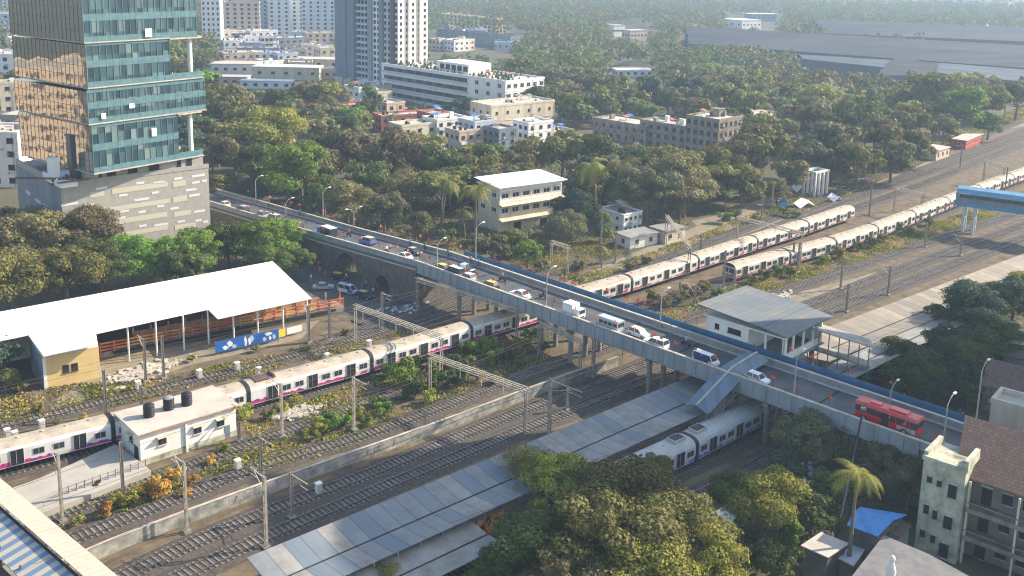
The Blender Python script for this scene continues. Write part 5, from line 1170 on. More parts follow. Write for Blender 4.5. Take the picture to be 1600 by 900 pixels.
def car(kind, label, pname, px, t_, away, roofc=None, z_off=0, pos=None, rz=None, group='vehicles crossing the bridge', extra=None, gcat='car'):
    if pos is None:
        n = n_at(px, t_, 8.); n = n_at(px, t_, pz(n) - 1.); zz = pz(n) - 1.045; n = n_at(px, t_, zz + .7)
        pos = W(t_, n, zz); sl = math.atan2(pz(n + 2) - pz(n - 2), 4.) ; h = R(135) if away else R(-45)
    else: sl = 0; h = rz
    t = thing({'sedan': 'sedan_car', 'hatch': 'hatchback_car', 'suv': 'suv_car', 'van': 'passenger_van'}[kind], label, gcat, pos, h, group)
    t.rotation_euler = (0, -sl if away else sl, h)
    body, gh, hw = SHP[kind]
    def lof(prof, w0, w1, zlo, zhi, m):               # cross-lofted shell, narrower at the top
        b = MB(); n = len(prof)
        rows = []
        for s in (-1, -.86, .86, 1):
            k = 1 if abs(s) < 1 else .93
            rows.append([(x * k if abs(s) == 1 else x, s * (w0 + (w1 - w0) * (z - zlo) / (zhi - zlo)), zlo + (z - zlo) * (k if abs(s) == 1 else 1)) for x, z in prof])
        for r in rows: b.v += r
        for i in range(3):
            for j in range(n):
                j2 = (j + 1) % n; b.f.append((i * n + j, i * n + j2, (i + 1) * n + j2, (i + 1) * n + j)); b.m.append(0)
        b.f.append(tuple(range(n))); b.m.append(0); b.f.append(tuple(range(3 * n, 4 * n))[::-1]); b.m.append(0)
        return b
    lof(body, hw, hw * .97, .3, 1.1, 0).obj('body', PT[pname], t, True).data.shade_flat()
    g0 = lof(gh, hw * .93, hw * .74, gh[0][1], gh[1][1], 0).obj('windows', Mt['glass'], t)
    r0_, r1_ = gh[1], gh[2]
    MB().slab([(r0_[0] + .05, -hw * .72, r0_[1] + .03), (r0_[0] + .05, hw * .72, r0_[1] + .03), (r1_[0] - .05, hw * .72, r1_[1] + .03), (r1_[0] - .05, -hw * .72, r1_[1] + .03)][::-1], .05).obj('roof', PT[roofc or pname], t)
    for s in (-1, 1):
        for (a, c) in ((gh[0], gh[1]), (gh[3], gh[2]), (((gh[0][0] + gh[3][0]) / 2, gh[0][1]), ((gh[1][0] + gh[2][0]) / 2, gh[1][1]))):
            MB().beam((a[0], s * hw * .935, a[1]), (c[0], s * hw * .75, c[1] + .01), .07, .07).obj('pillar', PT[pname], g0)
    xf = body[2][0] - .03; wx = xf * .66
    for x in (-wx, wx):
        for s in (-1, 1): put(WHL, 'wheel', t, (x, s * (hw - .08), .32))
    for s in (-1, 1): put(HL, 'headlight', t, (xf - .02, s * hw * .68, .68)); put(TL, 'tail_light', t, (-xf + .01, s * hw * .7, .78))
    if extra: extra(t, hw)
    return t
def stripes(col):
    def f(t, hw): MB().box(-1.7, .9, -hw - .015, -hw + .01, .62, 1.0).box(-1.7, .9, hw - .01, hw + .015, .62, 1.0).obj('side_panel', Mt[col], t)
    return f
TN, TM, TF = 120.9, 123.2, 126.6
car('hatch', 'white hatchback with red tail, farthest left on the bridge', 'white', 351, TN, True)
car('suv', 'dark blue estate with red light, second from the left end of the bridge', 'dark', 379, TN, True, 'silver')
car('suv', 'grey suv ahead of the white van on the left bridge approach', 'silver', 409, TN, True)
car('van', 'small white van beside the tall street lamp on the left bridge approach', 'white', 428, TN, True)
car('hatch', 'black and yellow taxi behind the treetop on the left approach', 'black', 464, TN, True, 'yellow', gcat='taxi')
car('suv', 'blue and white car alone in mid lane left of the masonry arches', 'blue', 574, TM, True, 'white')
car('sedan', 'dark sedan beside the white sedan at the lay-by end of the masonry part', 'dark', 646, 124.6, False, 'silver')
car('sedan', 'white sedan by the small lay-by at the end of the masonry part', 'white', 632, TN, True)
car('hatch', 'black taxi with yellow roof at the start of the steel span', 'black', 690, TN, True, 'yellow', gcat='taxi')
car('sedan', 'dark green glazed sedan in the far lane at the start of the steel span', 'dark', 727, 124.4, False, 'silver')
car('van', 'dark van carrying a big white board at the start of the steel span', 'dark', 711, TN, True, 'white', extra=lambda t, hw: MB().box(-1.9, -.4, -hw - .1, -hw - .03, .7, 2.3).obj('board', Mt['whitesheet'], t))
car('hatch', 'pale green hatchback behind the van with the white board', 'silver', 731, TN, True, 'white')
car('hatch', 'black and yellow taxi followed by a gap on the steel span', 'black', 766, TN, True, 'yellow', gcat='taxi')
car('sedan', 'white sedan in a clear gap between the taxi and the white box tempo', 'white', 813, TN + .6, True)
car('hatch', 'white hatchback in mid lane right of the silver minibus', 'white', 998, TM - .6, False)
car('suv', 'white suv near the parapet beside an orange flag, right of the silver minibus', 'white', 1025, TN, True)
car('hatch', 'white hatchback on the bridge just right of the stair canopy', 'white', 1183, TN + .5, False)
car('van', 'white van with dark blue side panel left of the stair canopy', 'white', 1103, TN + .3, False, extra=lambda t, hw: MB().box(-1.6, .9, -hw - .02, -hw + .01, .8, 1.62).box(-1.6, .9, hw - .01, hw + .02, .8, 1.62).obj('side_panel', mat('deep_blue_panel', (.03, .03, .22), .5), t))
def boxtruck(label, px, t_, away, L, h, cargo, cab, pos=None, rz=None, top=None, nm='box_truck', win=False, wd=.95):
    if pos is None:
        n = n_at(px, t_, 8.); zz = pz(n) - 1.045; n = n_at(px, t_, zz + .9); pos = W(t_, n, zz); rz = R(135) if away else R(-45)
    t = thing(nm, label, 'truck' if not win else 'minibus', pos, rz, 'vehicles crossing the bridge')
    if win:
        MB().extr([(-wd, .4), (wd, .4), (wd, 1.2), (wd * .93, h), (wd * .8, h + .12), (-wd * .8, h + .12), (-wd * .93, h), (-wd, 1.2)], -L / 2, L / 2).obj('body', PT[cargo], t)
        for s in (-1, 1):
            for k in range(4): MB().box(-L / 2 + .5 + k * .98, -L / 2 + 1.28 + k * .98, s * wd - .015, s * wd + .015, 1.25, h - .3).obj('window', Mt['glass'], t)
        MB().box(L / 2, L / 2 + .02, -wd * .8, wd * .8, 1.2, h - .2).obj('windscreen', Mt['glass'], t); MB().box(-L / 2 - .02, -L / 2, -wd * .8, wd * .8, 1.3, h - .2).obj('rear_window', Mt['glass'], t)
    else:
        MB().box(-L / 2, L / 2 - 1.4, -wd, wd, .7, h).obj('cargo_box', PT[cargo] if cargo in PT else Mt[cargo], t)
        MB().box(-L / 2 - .05, L / 2 - 1.35, -wd - .04, wd + .04, h, h + .08).obj('cargo_roof', PT[top or cargo] if (top or cargo) in PT else Mt[top or cargo], t)
        MB().extr([(-wd * .95, .45), (wd * .95, .45), (wd * .95, 1.3), (wd * .82, 1.95), (-wd * .82, 1.95), (-wd * .95, 1.3)], L / 2 - 1.3, L / 2).obj('cab', PT[cab], t)
        MB().box(L / 2, L / 2 + .02, -wd * .75, wd * .75, 1.2, 1.85).obj('windscreen', Mt['glass'], t)
        MB().box(-L / 2, L / 2, -wd * .5, wd * .5, .5, .7).obj('chassis', Mt['black'], t)
    for x in (-L / 2 + .8, L / 2 - .7):
        for s in (-1, 1): put(WHL, 'wheel', t, (x, s * (wd - .1), .32))
    for s in (-1, 1): put(HL, 'headlight', t, (L / 2 + .02, s * wd * .7, .75))
    return t
boxtruck('tarp covered truck with pale blue top and orange tail on the left approach', 511, TN + .3, True, 5.2, 2.4, 'dark', 'blue', top='paleblue')
boxtruck('white box tempo with a pointed top load, mid bridge', 897, TN + .3, False, 3.6, 2.5, 'white', 'white')
boxtruck('silver minibus with dark windows between the white tempo and the white hatchback', 954, TN + .4, False, 4.4, 2.1, 'silver', 'silver', nm='minibus', win=True)
# bus
n = n_at(1390, 122.4, 9.6); bp_ = W(122.2, n, pz(n) - 1.045); bus = thing('city_bus', 'red single deck city bus with dark windows near the right end of the bridge', 'bus', bp_, R(135))
BL, bw, bh = 8.4, 1.12, 2.7
MB().extr([(-bw, .45), (bw, .45), (bw, 1.35), (-bw, 1.35)], -BL / 2, BL / 2).obj('body', PT['red'], bus)
MB().extr([(-bw + .02, 1.35), (bw - .02, 1.35), (bw - .02, 2.2), (-bw + .02, 2.2)], -BL / 2 + .03, BL / 2 - .03).obj('window_band', Mt['glass'], bus)
MB().extr([(-bw, 2.2), (bw, 2.2), (bw * .96, 2.5), (bw * .8, bh), (-bw * .8, bh), (-bw * .96, 2.5)], -BL / 2, BL / 2).obj('roof', mat('faded_red_roof', (.55, .06, .06), .5, (.6, .16, .14), .5), bus)
for x in (-3.3, -1.4, 1.2, 3.3):
    MB().box(x - .05, x + .05, -bw - .01, bw + .01, 1.35, 2.2).obj('pillar', PT['red'], bus)
MB().box(2.0, 3., -bw - .015, -bw + .03, .5, 2.18).obj('door', Mt['dark'], bus); MB().box(-.5, .5, bw - .03, bw + .015, .5, 2.18).obj('door', Mt['dark'], bus)
MB().box(-2.6, -.2, -.6, .6, bh, bh + .22).box(1, 2.4, -.5, .5, bh, bh + .16).obj('roof_unit', PT['red'], bus)
MB().box(-BL / 2 - .02, -BL / 2 + .02, -.85, .85, 1.45, 2.15).obj('rear_window', Mt['glass'], bus); MB().box(BL / 2 - .02, BL / 2 + .02, -.98, .98, 1.2, 2.15).obj('windscreen', Mt['glass'], bus)
MB().box(-3.6, -1.6, bw, bw + .02, .7, 1.2).obj('side_panel', Mt['coping'], bus); MB().box(-4.1, -3.5, bw, bw + .02, .6, 1.2).obj('side_panel', Mt['paleblue'], bus)
for x in (-2.6, 2.9):
    for s in (-1, 1): put(WHB, 'wheel', bus, (x, s * (bw - .12), .5))
for s in (-1, 1): put(HL, 'headlight', bus, (BL / 2 + .02, s * .95, .8)); put(TL, 'tail_light', bus, (-BL / 2 - .02, s * 1.05, 1.))
# market lane vehicles
def gp(px, py): p = G(px, py, 0); return Vector((p.x, p.y, .03))
car('van', 'blue and white ambulance-like van in the market lane under the viaduct', 'white', 0, 0, True, 'white', pos=gp(543, 458), rz=R(-30), group='vehicles in the market lane', extra=lambda t, hw: (MB().box(.6, 1.95, -hw - .02, hw + .02, .5, 1.1).obj('front_panel', PT['blue'], t), MB().box(-1.5, .4, -.1, .1, 1.93, 2.05).obj('roof_panel', PT['blue'], t)))
car('hatch', 'yellow and black taxi behind the blue and white van in the market lane', 'black', 0, 0, True, 'yellow', pos=gp(530, 437), rz=R(-20), group='vehicles in the market lane', gcat='taxi')
car('hatch', 'dark hatchback by the viaduct arch right of the blue and white van', 'dark', 0, 0, True, 'beige', pos=gp(570, 466), rz=R(-30), group='vehicles in the market lane')
car('sedan', 'pale grey car half hidden below the white shed corner in the market lane', 'silver', 0, 0, True, pos=gp(505, 452), rz=R(10), group='vehicles in the market lane')
car('sedan', 'pale car parked at the clearing beyond the bridge left of the palms', 'silver', 0, 0, True, pos=gp(578, 275), rz=R(10), group='vehicles beyond the bridge')
car('van', 'blue van in the leafy clearing left of the palms', 'blue', 0, 0, True, pos=gp(597, 310), rz=R(10), group='vehicles beyond the bridge')
# ------------------------------------------------------------------ people (skin-grown bodies)
def person_mesh(key, pose):
    J = {'pel': (0, 0, .95), 'ch': (0, .0, 1.25), 'sh': (0, 0, 1.42), 'nk': (0, 0, 1.52), 'hd': (0, .02, 1.62), 'tp': (0, .01, 1.72)}
    ed = [('pel', 'ch'), ('ch', 'sh'), ('sh', 'nk'), ('nk', 'hd'), ('hd', 'tp')]; rad = {'pel': .15, 'ch': .15, 'sh': .13, 'nk': .055, 'hd': .1, 'tp': .07}
    for s, a in ((-1, 'l'), (1, 'r')):
        st = pose * s * .22; sw = -pose * s * .2
        J[a + 'hp'] = (s * .1, 0, .9); J[a + 'kn'] = (s * .11, st * .6 + .03, .5); J[a + 'an'] = (s * .11, st, .09); J[a + 'to'] = (s * .12, st + .16, .04)
        J[a + 'so'] = (s * .19, 0, 1.4); J[a + 'el'] = (s * .25, sw * .5 - .02, 1.13); J[a + 'wr'] = (s * .25, sw + .06, .89); J[a + 'hn'] = (s * .25, sw + .09, .81)
        rad.update({a + 'hp': .1, a + 'kn': .065, a + 'an': .042, a + 'to': .035, a + 'so': .065, a + 'el': .042, a + 'wr': .03, a + 'hn': .035})
        ed += [('pel', a + 'hp'), (a + 'hp', a + 'kn'), (a + 'kn', a + 'an'), (a + 'an', a + 'to'), ('sh', a + 'so'), (a + 'so', a + 'el'), (a + 'el', a + 'wr'), (a + 'wr', a + 'hn')]
        for i, (dx, dz) in enumerate(((-.03, -.07), (-.01, -.09), (.01, -.095), (.03, -.08), (-.05, -.03))):
            f = f'{a}f{i}'; h = J[a + 'hn']; J[f] = (h[0] + dx, h[1] + .02, h[2] + dz); rad[f] = .009; ed.append((a + 'hn', f))
    ks = list(J); me = bpy.data.meshes.new('body'); me.from_pydata([J[k] for k in ks], [(ks.index(a), ks.index(b)) for a, b in ed], [])
    o = bpy.data.objects.new('tmp', me); COL.objects.link(o); md = o.modifiers.new('s', 'SKIN'); md.use_smooth_shade = True
    for i, k in enumerate(ks): me.skin_vertices[0].data[i].radius = (rad[k], rad[k] * (.75 if k in ('ch', 'sh', 'pel') else 1)); me.skin_vertices[0].data[i].use_root = k == 'pel'
    ss = o.modifiers.new('u', 'SUBSURF'); ss.levels = 1; ss.render_levels = 1
    dg = bpy.context.evaluated_depsgraph_get(); out = bpy.data.meshes.new_from_object(o.evaluated_get(dg)); bpy.data.objects.remove(o); out.name = 'body'; out.materials.clear(); out.materials.append(Mt['skin'])
    def lift(z0, z1, armx, push, nm):                 # clothing: offset shell of the body between two heights
        vs, fs, idx = [], [], {}
        for p in out.polygons:
            c = p.center
            if not (z0 < c.z < z1): continue
            if nm == 'trousers' and abs(c.x) > .19: continue
            if nm == 'shirt' and c.z < 1.1 and abs(c.x) > .2: continue
            f = []
            for v in p.vertices:
                if v not in idx: idx[v] = len(vs); q = out.vertices[v]; vs.append(tuple(q.co + q.normal * push))
                f.append(idx[v])
            fs.append(f)
        m = bpy.data.meshes.new(nm); m.from_pydata(vs, [], fs); m.polygons.foreach_set('use_smooth', [True] * len(fs)); return m
    return out, lift(.86, 1.5, 0, .022, 'shirt'), lift(.1, .98, 0, .02, 'trousers'), lift(1.63, 1.8, 0, .018, 'hair')
PM = [person_mesh('a', 0.), person_mesh('b', 1.), person_mesh('c', -.8)]
CLO = {'white': Mt['white'], 'blue': Mt['tarpblue'], 'red': Mt['red'], 'orange': Mt['saffron'], 'grey': Mt['greywall'], 'pale blue': Mt['paleblue'], 'yellow': Mt['yellow'], 'green': mat('green_cloth', (.06, .25, .12), .9), 'purple': mat('purple_cloth', (.25, .05, .25), .9), 'dark': Mt['darkclad']}
def person(pos, rz, shirt, trousers='dark', where='', k=0, sc=1.):
    b, s, t_, h = PM[k % 3]; t = thing('person', '', 'person', pos, rz, 'people on foot')
    bo = put(b, 'body', t)
    for me, nm, m in ((s, 'shirt', CLO[shirt]), (t_, 'trousers', CLO[trousers]), (h, 'hair', Mt['black'])):
        o = put(me, nm, t)
        if not me.materials: me.materials.append(m)
        o.material_slots[0].link = 'OBJECT'; o.material_slots[0].material = m
    auto(t, f'person in {shirt} top' + ('' if trousers == 'dark' else f' and {trousers} trousers') + where, pos); return t
cl = list(CLO)
for i, (px, t_, dz) in enumerate(((648, 119.9, 0), (652, 120.1, 0), (664, 128.1, 0), (641, 128.0, 0), (736, 128.0, 0), (700, 127.9, 0), (748, 128.0, 0), (468, 128.0, 0), (420, 128.1, 0), (1245, 130, 0), (1270, 130.1, 0), (1212, 130.2, 0), (1390, 130., 0), (918, 130., 0), (938, 129.9, 0), (1180, 130.1, 0))):
    n = n_at(px, t_, 8.); z = pz(n) - (1.045 if t_ < 129 else 2.15 - .22); n = n_at(px, t_, z + .8); z = pz(n) - (.88 if 127.9 < t_ < 129 else 1.045 if t_ < 129 else 1.92)
    person(W(t_, n, z), rng.uniform(0, 6), cl[(i * 3 + 1) % 9], where=' on the bridge', k=i)
for i, (x, y) in enumerate(((478, 405), (484, 412), (490, 408), (498, 418), (506, 413), (512, 421), (518, 412), (524, 419), (531, 424), (536, 416), (546, 426), (552, 421), (500, 428), (508, 434), (541, 438), (567, 446), (572, 449), (566, 455), (575, 458), (583, 461), (590, 455), (494, 398), (521, 404), (540, 410), (486, 440), (480, 430), (560, 436), (612, 470), (645, 480), (617, 490))):
    person(gp(x, y), rng.uniform(0, 6), cl[(i * 7 + 2) % 10], 'grey' if i % 3 == 0 else 'dark', ' in the market lane', i)
for i, (x, y) in enumerate(((985, 655), (960, 640), (1000, 780), (1172, 535), (1190, 538), (812, 590), (980, 560))):
    pass
def bike(px, t_, label, rider='dark', pos=None, rz=None):
    if pos is None: n = n_at(px, t_, 8.4); pos = W(t_, n, pz(n) - 1.045); rz = R(135)
    t = thing('motorbike', label, 'motorbike', pos, rz)
    for x in (-.62, .62):
        b = MB(); b.tube([(x, -.05, .3), (x, .05, .3)], .3, 14); b.obj('wheel', Mt['tyre'], t)
    MB().tube([(-.6, 0, .45), (-.2, 0, .7), (.3, 0, .8), (.55, 0, .75)], [.09, .14, .16, .06], 8).obj('body', PT['black'], t); MB().tube([(.45, -.35, 1.), (.5, 0, .95), (.45, .35, 1.)], .025, 5).tube([(.6, 0, .3), (.48, 0, .95)], .03, 5).obj('handlebar', Mt['pole'], t); MB().box(-.6, .0, -.12, .12, .72, .82).obj('seat', Mt['black'], t)
    q = person(Vector(pos) + Vector((0, 0, .12)), rz - R(90), rider, where=' riding a motorbike', k=0)
bike(849, 124.4, 'dark motorbike with rider in the middle of the bridge beside the white sedan')
bike(545, 124.8, 'motorbike with red rider between the covered truck and the blue and white car', 'red')
bike(604, 121.2, 'motorbike with white clad rider right behind the blue and white car', 'white')
bike(785, 125.6, 'motorbike with grey clad rider in the far lane beside the black and yellow taxi', 'grey')
bike(1072, 125.2, 'motorbike with pale blue rider in the empty far lane before the ticket office', 'pale blue')
# ------------------------------------------------------------------ saffron flags along both parapets
def flag_mesh(seed):
    r = random.Random(seed); b = MB(); n = 6; L, H = .95 + r.random() * .3, .72
    dr_ = .25 + r.random() * .6
    for i in range(n):
        for s, (xa, xb) in enumerate(((i / n, (i + 1) / n),)):
            f = lambda u, top: (u * L * (1 - dr_ * .35), .14 * math.sin(u * 6 + seed) * u, 1.75 - (0 if top else H * (1 - u * .75)) - u * u * dr_ * .8 - (u * .3 if top else 0))
            b.poly([f(xa, 1), f(xa, 0), f(xb, 0), f(xb, 1)])
    return b.mesh('cloth', [Mt['saffron']])
FM = [flag_mesh(i) for i in range(5)]; FP = MB().tube([(0, 0, -.3), (0, 0, 1.8)], .028, 5).mesh('stick', [Mt['brownsteel']])
for side, tt, L_ in (('near', T0 + .1, [362, 377, 393, 418, 430, 452, 482, 512, 542, 568, 581, 597, 612, 624, 641, 660, 676, 702, 731, 749, 773, 793, 828, 846, 867, 903, 936, 964, 994, 1022, 1040, 1057, 1089, 1121, 1172, 1211, 1250, 1301, 1332, 1357, 1392, 1418, 1467]),
                     ('far', T1 - .1, [392, 425, 457, 470, 487, 507, 530, 556, 582, 598, 620, 643, 660, 677, 694, 708, 722, 737, 748, 776, 793, 817, 836, 858, 878, 896, 914]), ('outer', T1 + 1.7, [949, 983, 1000, 1012, 1043, 1072, 1093, 1130, 1235, 1271, 1330, 1396])):
    for i, px in enumerate(L_):
        n = n_at(px - 4, tt, 8.); n = n_at(px - 4, tt, pz(n) + .4); p = W(tt, n, pz(n) + .25)
        t = thing('flag', '', 'flag', p, R(rng.choice((20, 60, -30, 200, 120))), 'saffron flags tied along the bridge'); put(FP, 'stick', t); put(rng.choice(FM), 'cloth', t)
        t.rotation_euler.y = rng.uniform(-.2, .2)
        auto(t, f'flag on {side} ' + ('parapet' if side != 'outer' else 'fence'), p)
# ------------------------------------------------------------------ small trackside things
for i, (x, y) in enumerate(((216, 640 - 30), (312, 592), (371, 580), (404, 588), (511, 566), (577, 545), (66, 672), (24, 690), (12, 686), (372, 735), (498, 772))):
    p = G(x, y, 0); t = thing('relay_cabinet', '', 'cabinet', (p.x, p.y, 0), R(42), 'trackside relay cabinets'); MB().box(-.35, .35, -.3, .3, .15, 1.5).obj('casing', Mt['white'], t); MB().box(-.42, .42, -.38, .38, 1.5, 1.6).obj('cap', Mt['white'], t); MB().box(-.4, .4, -.35, .35, 0, .15).obj('base', Mt['concrete'], t); MB().box(-.28, .28, -.33, -.3, .3, 1.35).obj('door', Mt['coping'], t)
    auto(t, 'white trackside relay cabinet', p)
# dark leaning pole at the right and floodlight poles
a = G(1292, 905, 0); b = G(1349, 640, 13); t = thing('leaning_pole', 'tall dark leaning pole crossing in front of the palm at the lower right', 'pole', (a.x, a.y, 0)); b_ = b - t.location
MB().tube([(0, 0, 0), (b_.x * .5, b_.y * .5, b_.z * .5), b_], [.2, .17, .12], 8).obj('shaft', Mt['black'], t); MB().box(b_.x - .3, b_.x + .3, b_.y - .2, b_.y + .2, b_.z, b_.z + .3).obj('cap', Mt['mast'], t)
# ------------------------------------------------------------------ foliage
def leafmat(name, cols, rough=.7):
    m = bpy.data.materials.new(name); m.use_nodes = True; n = m.node_tree.nodes; l = m.node_tree.links; b = n['Principled BSDF']; b.inputs['Roughness'].default_value = rough; b.inputs['Specular IOR Level'].default_value = .25
    ge = n.new('ShaderNodeNewGeometry'); oi = n.new('ShaderNodeObjectInfo'); cr = n.new('ShaderNodeValToRGB'); e = cr.color_ramp.elements
    cols = [tuple(min(.6, v * k_) for v, k_ in zip(c, (1.95, 1.85, 1.55))) for c in cols]
    e[0].color = (*cols[0], 1); e[1].color = (*cols[-1], 1); e[1].position = 1
    for i, c in enumerate(cols[1:-1]): q = e.new((i + 1) / (len(cols) - 1)); q.color = (*c, 1)
    tc = n.new('ShaderNodeTexCoord'); nz = n.new('ShaderNodeTexNoise'); nz.inputs['Scale'].default_value = .35; nz.inputs['Detail'].default_value = 3; l.new(tc.outputs['Object'], nz.inputs[0])
    mx = n.new('ShaderNodeMath'); mx.operation = 'MULTIPLY_ADD'; mx.inputs[1].default_value = .45; l.new(ge.outputs['Random Per Island'], mx.inputs[0])
    m2 = n.new('ShaderNodeMath'); m2.operation = 'MULTIPLY_ADD'; m2.inputs[1].default_value = 1.1; m2.inputs[2].default_value = -.28; l.new(nz.outputs[0], m2.inputs[0]); l.new(m2.outputs[0], mx.inputs[2]); l.new(mx.outputs[0], cr.inputs[0])
    hs = n.new('ShaderNodeHueSaturation'); ml = n.new('ShaderNodeMath'); ml.operation = 'MULTIPLY_ADD'; ml.inputs[1].default_value = .5; ml.inputs[2].default_value = .75; l.new(oi.outputs['Random'], ml.inputs[0]); l.new(ml.outputs[0], hs.inputs['Value']); l.new(cr.outputs[0], hs.inputs['Color'])
    mh = n.new('ShaderNodeMath'); mh.operation = 'MULTIPLY_ADD'; mh.inputs[1].default_value = .035; mh.inputs[2].default_value = .482; l.new(oi.outputs['Random'], mh.inputs[0]); l.new(mh.outputs[0], hs.inputs['Hue'])
    l.new(hs.outputs[0], b.inputs['Base Color'])
    tr = n.new('ShaderNodeBsdfTranslucent'); l.new(hs.outputs[0], tr.inputs[0]); ms = n.new('ShaderNodeMixShader'); ms.inputs[0].default_value = .3; l.new(b.outputs[0], ms.inputs[1]); l.new(tr.outputs[0], ms.inputs[2]); l.new(ms.outputs[0], n['Material Output'].inputs[0])
    return m
LM = {'dark green': leafmat('dark_green_leaves', [(.024, .038, .012), (.05, .07, .02), (.09, .112, .03)]),
      'olive': leafmat('olive_leaves', [(.042, .047, .016), (.088, .09, .028), (.15, .14, .045)]),
      'olive brown': leafmat('olive_brown_leaves', [(.048, .046, .026), (.095, .087, .045), (.15, .132, .068)]),
      'bright green': leafmat('bright_green_leaves', [(.035, .07, .012), (.08, .14, .022), (.15, .2, .035)]),
      'yellow green': leafmat('yellow_green_leaves', [(.06, .07, .015), (.14, .15, .03), (.26, .24, .05)]),
      'grey green': leafmat('grey_green_leaves', [(.04, .045, .028), (.078, .082, .045), (.13, .13, .07)]),
      'blue green': leafmat('blue_green_leaves', [(.015, .03, .022), (.03, .05, .035), (.055, .075, .045)]),
      'rusty': leafmat('rusty_leaves', [(.1, .045, .02), (.16, .08, .04), (.22, .12, .06)]),
      'straw': leafmat('dry_grass', [(.1, .08, .035), (.22, .16, .06), (.36, .26, .1)]),
      'orange': leafmat('orange_scrub', [(.12, .075, .02), (.3, .18, .04), (.42, .28, .06)])}
def quads_mesh(name, cen, nor, size, m, asp=1.):
    N = len(cen); rs = np.random.RandomState(len(cen) % 997 + 3)
    a = np.cross(nor, rs.normal(size=(N, 3))); a /= np.linalg.norm(a, axis=1)[:, None] + 1e-9; b = np.cross(nor, a); b /= np.linalg.norm(b, axis=1)[:, None] + 1e-9
    s = (size * (.45 + 1.15 * rs.rand(N) ** 1.5))[:, None] if np.isscalar(size) else size[:, None]
    fold = nor * s * .25
    v = np.stack([cen - a * s * asp, cen - b * s * .6 + fold, cen + a * s * asp, cen + b * s * .6 + fold], 1).reshape(-1, 3)
    me = bpy.data.meshes.new(name); me.vertices.add(4 * N); me.vertices.foreach_set('co', v.ravel().astype(np.float32))
    me.loops.add(4 * N); me.loops.foreach_set('vertex_index', np.arange(4 * N, dtype=np.int32)); me.polygons.add(N)
    me.polygons.foreach_set('loop_start', np.arange(0, 4 * N, 4, dtype=np.int32)); me.polygons.foreach_set('loop_total', np.full(N, 4, np.int32))
    me.materials.append(m); me.update(calc_edges=True); me.validate(); return me
def crown_pts(seed, n, Rx, Rz, lobes, shape='round', sparse=0.):
    rs = np.random.RandomState(seed); L = []
    for i in range(lobes):
        th = rs.rand() * 2 * np.pi; u = rs.rand() ** .5
        if shape == 'umbrella': z = rs.uniform(.45, .85); rr = u * .8
        elif shape == 'tall': z = rs.uniform(-.7, .85); rr = u * .55 * math.sqrt(max(.1, 1 - (z * .8) ** 2))
        else: z = rs.uniform(-.35, .75); rr = u * .8 * math.sqrt(max(.15, 1 - max(z, 0) ** 2))
        r = rs.uniform(.15, .44) * (1 if shape != 'umbrella' else .8); L.append((rr * math.cos(th), rr * math.sin(th), z, r))
    L = np.array(L); k = rs.choice(lobes, n, p=L[:, 3] ** 2 / (L[:, 3] ** 2).sum()); d = rs.normal(size=(n, 3)); d /= np.linalg.norm(d, axis=1)[:, None]; d[:, 2] = np.where(d[:, 2] < -.3, -d[:, 2], d[:, 2])
    rad = L[k, 3] * (1 - .35 * rs.rand(n) ** 2) * (1 + .12 * rs.normal(size=n))
    p = L[k, :3] + d * rad[:, None] * np.array([1, 1, .8 if shape != 'umbrella' else .45])
    nrm = d + rs.normal(size=(n, 3)) * .38; nrm /= np.linalg.norm(nrm, axis=1)[:, None]
    return p * np.array([Rx, Rx, Rz]), nrm, L
def make_tree(key, seed, n, leaf, shape='round', lobes=18, Rx=5., Rz=4., trunk=3.6, m='olive'):
    p, nr, L = crown_pts(seed, n, Rx, Rz, lobes, shape); zc = trunk + Rz * .35
    p[:, 2] += zc
    cm = quads_mesh('crown', p, nr, leaf, LM[m]); tb_ = MB(); rs = random.Random(seed)
    bend = (rs.uniform(-.4, .4), rs.uniform(-.4, .4)); tb_.tube([(0, 0, -.2), (bend[0] * .5, bend[1] * .5, trunk * .5), (bend[0], bend[1], trunk)], [.38, .27, .22], 7)
    for q in L[:9]: e = Vector((q[0] * Rx * .85, q[1] * Rx * .85, zc + q[2] * Rz * .8)); s = Vector((bend[0], bend[1], trunk * rs.uniform(.75, 1.0))); tb_.tube([s, s.lerp(e, .5) + Vector((0, 0, -.3)), e], [.16, .1, .04], 5)
    return cm, tb_.mesh('trunk', [Mt['bark']])
TREES = {}
def lib(k, *a, **kw): TREES[k] = make_tree(k, *a, **kw)
for i in range(5): lib(f'far{i}', 20 + i, 1500, .5, 'round', 16 + 2 * i)
for i in range(3): lib(f'mid{i}', 40 + i, 4600, .3, 'round', 20 + 3 * i)
for i in range(2): lib(f'umb{i}', 60 + i, 1700, .42, 'umbrella', 22)
for i in range(2): lib(f'tall{i}', 70 + i, 1900, .42, 'tall', 22, Rx=4.6, Rz=6.5)
for i in range(3): lib(f'near{i}', 80 + i, 17000, .17, 'round', 30 + 5 * i)
for i in range(2): lib(f'twig{i}', 90 + i, 4200, .16, 'round', 26)
TRUNKZ = {'umb': 5 + 1.4}
def tree(kind, col, pos, r, zs=1., name='broadleaf_tree', base_r=5., word=None):
    cm, tm_ = TREES[kind]; s = r / base_r
    t = thing(name, '', 'tree', pos, rng.uniform(0, 6.28), 'broadleaf trees' if name == 'broadleaf_tree' else None); t.scale = (s, s, s * zs)
    c = put(cm, 'crown', t); c.material_slots[0].link = 'OBJECT'; c.material_slots[0].material = LM[col]; put(tm_, 'trunk', t)
    auto(t, (word or f'{col} leaved tree'), (pos[0], pos[1], pos[2] + 7 * s * zs)); return t
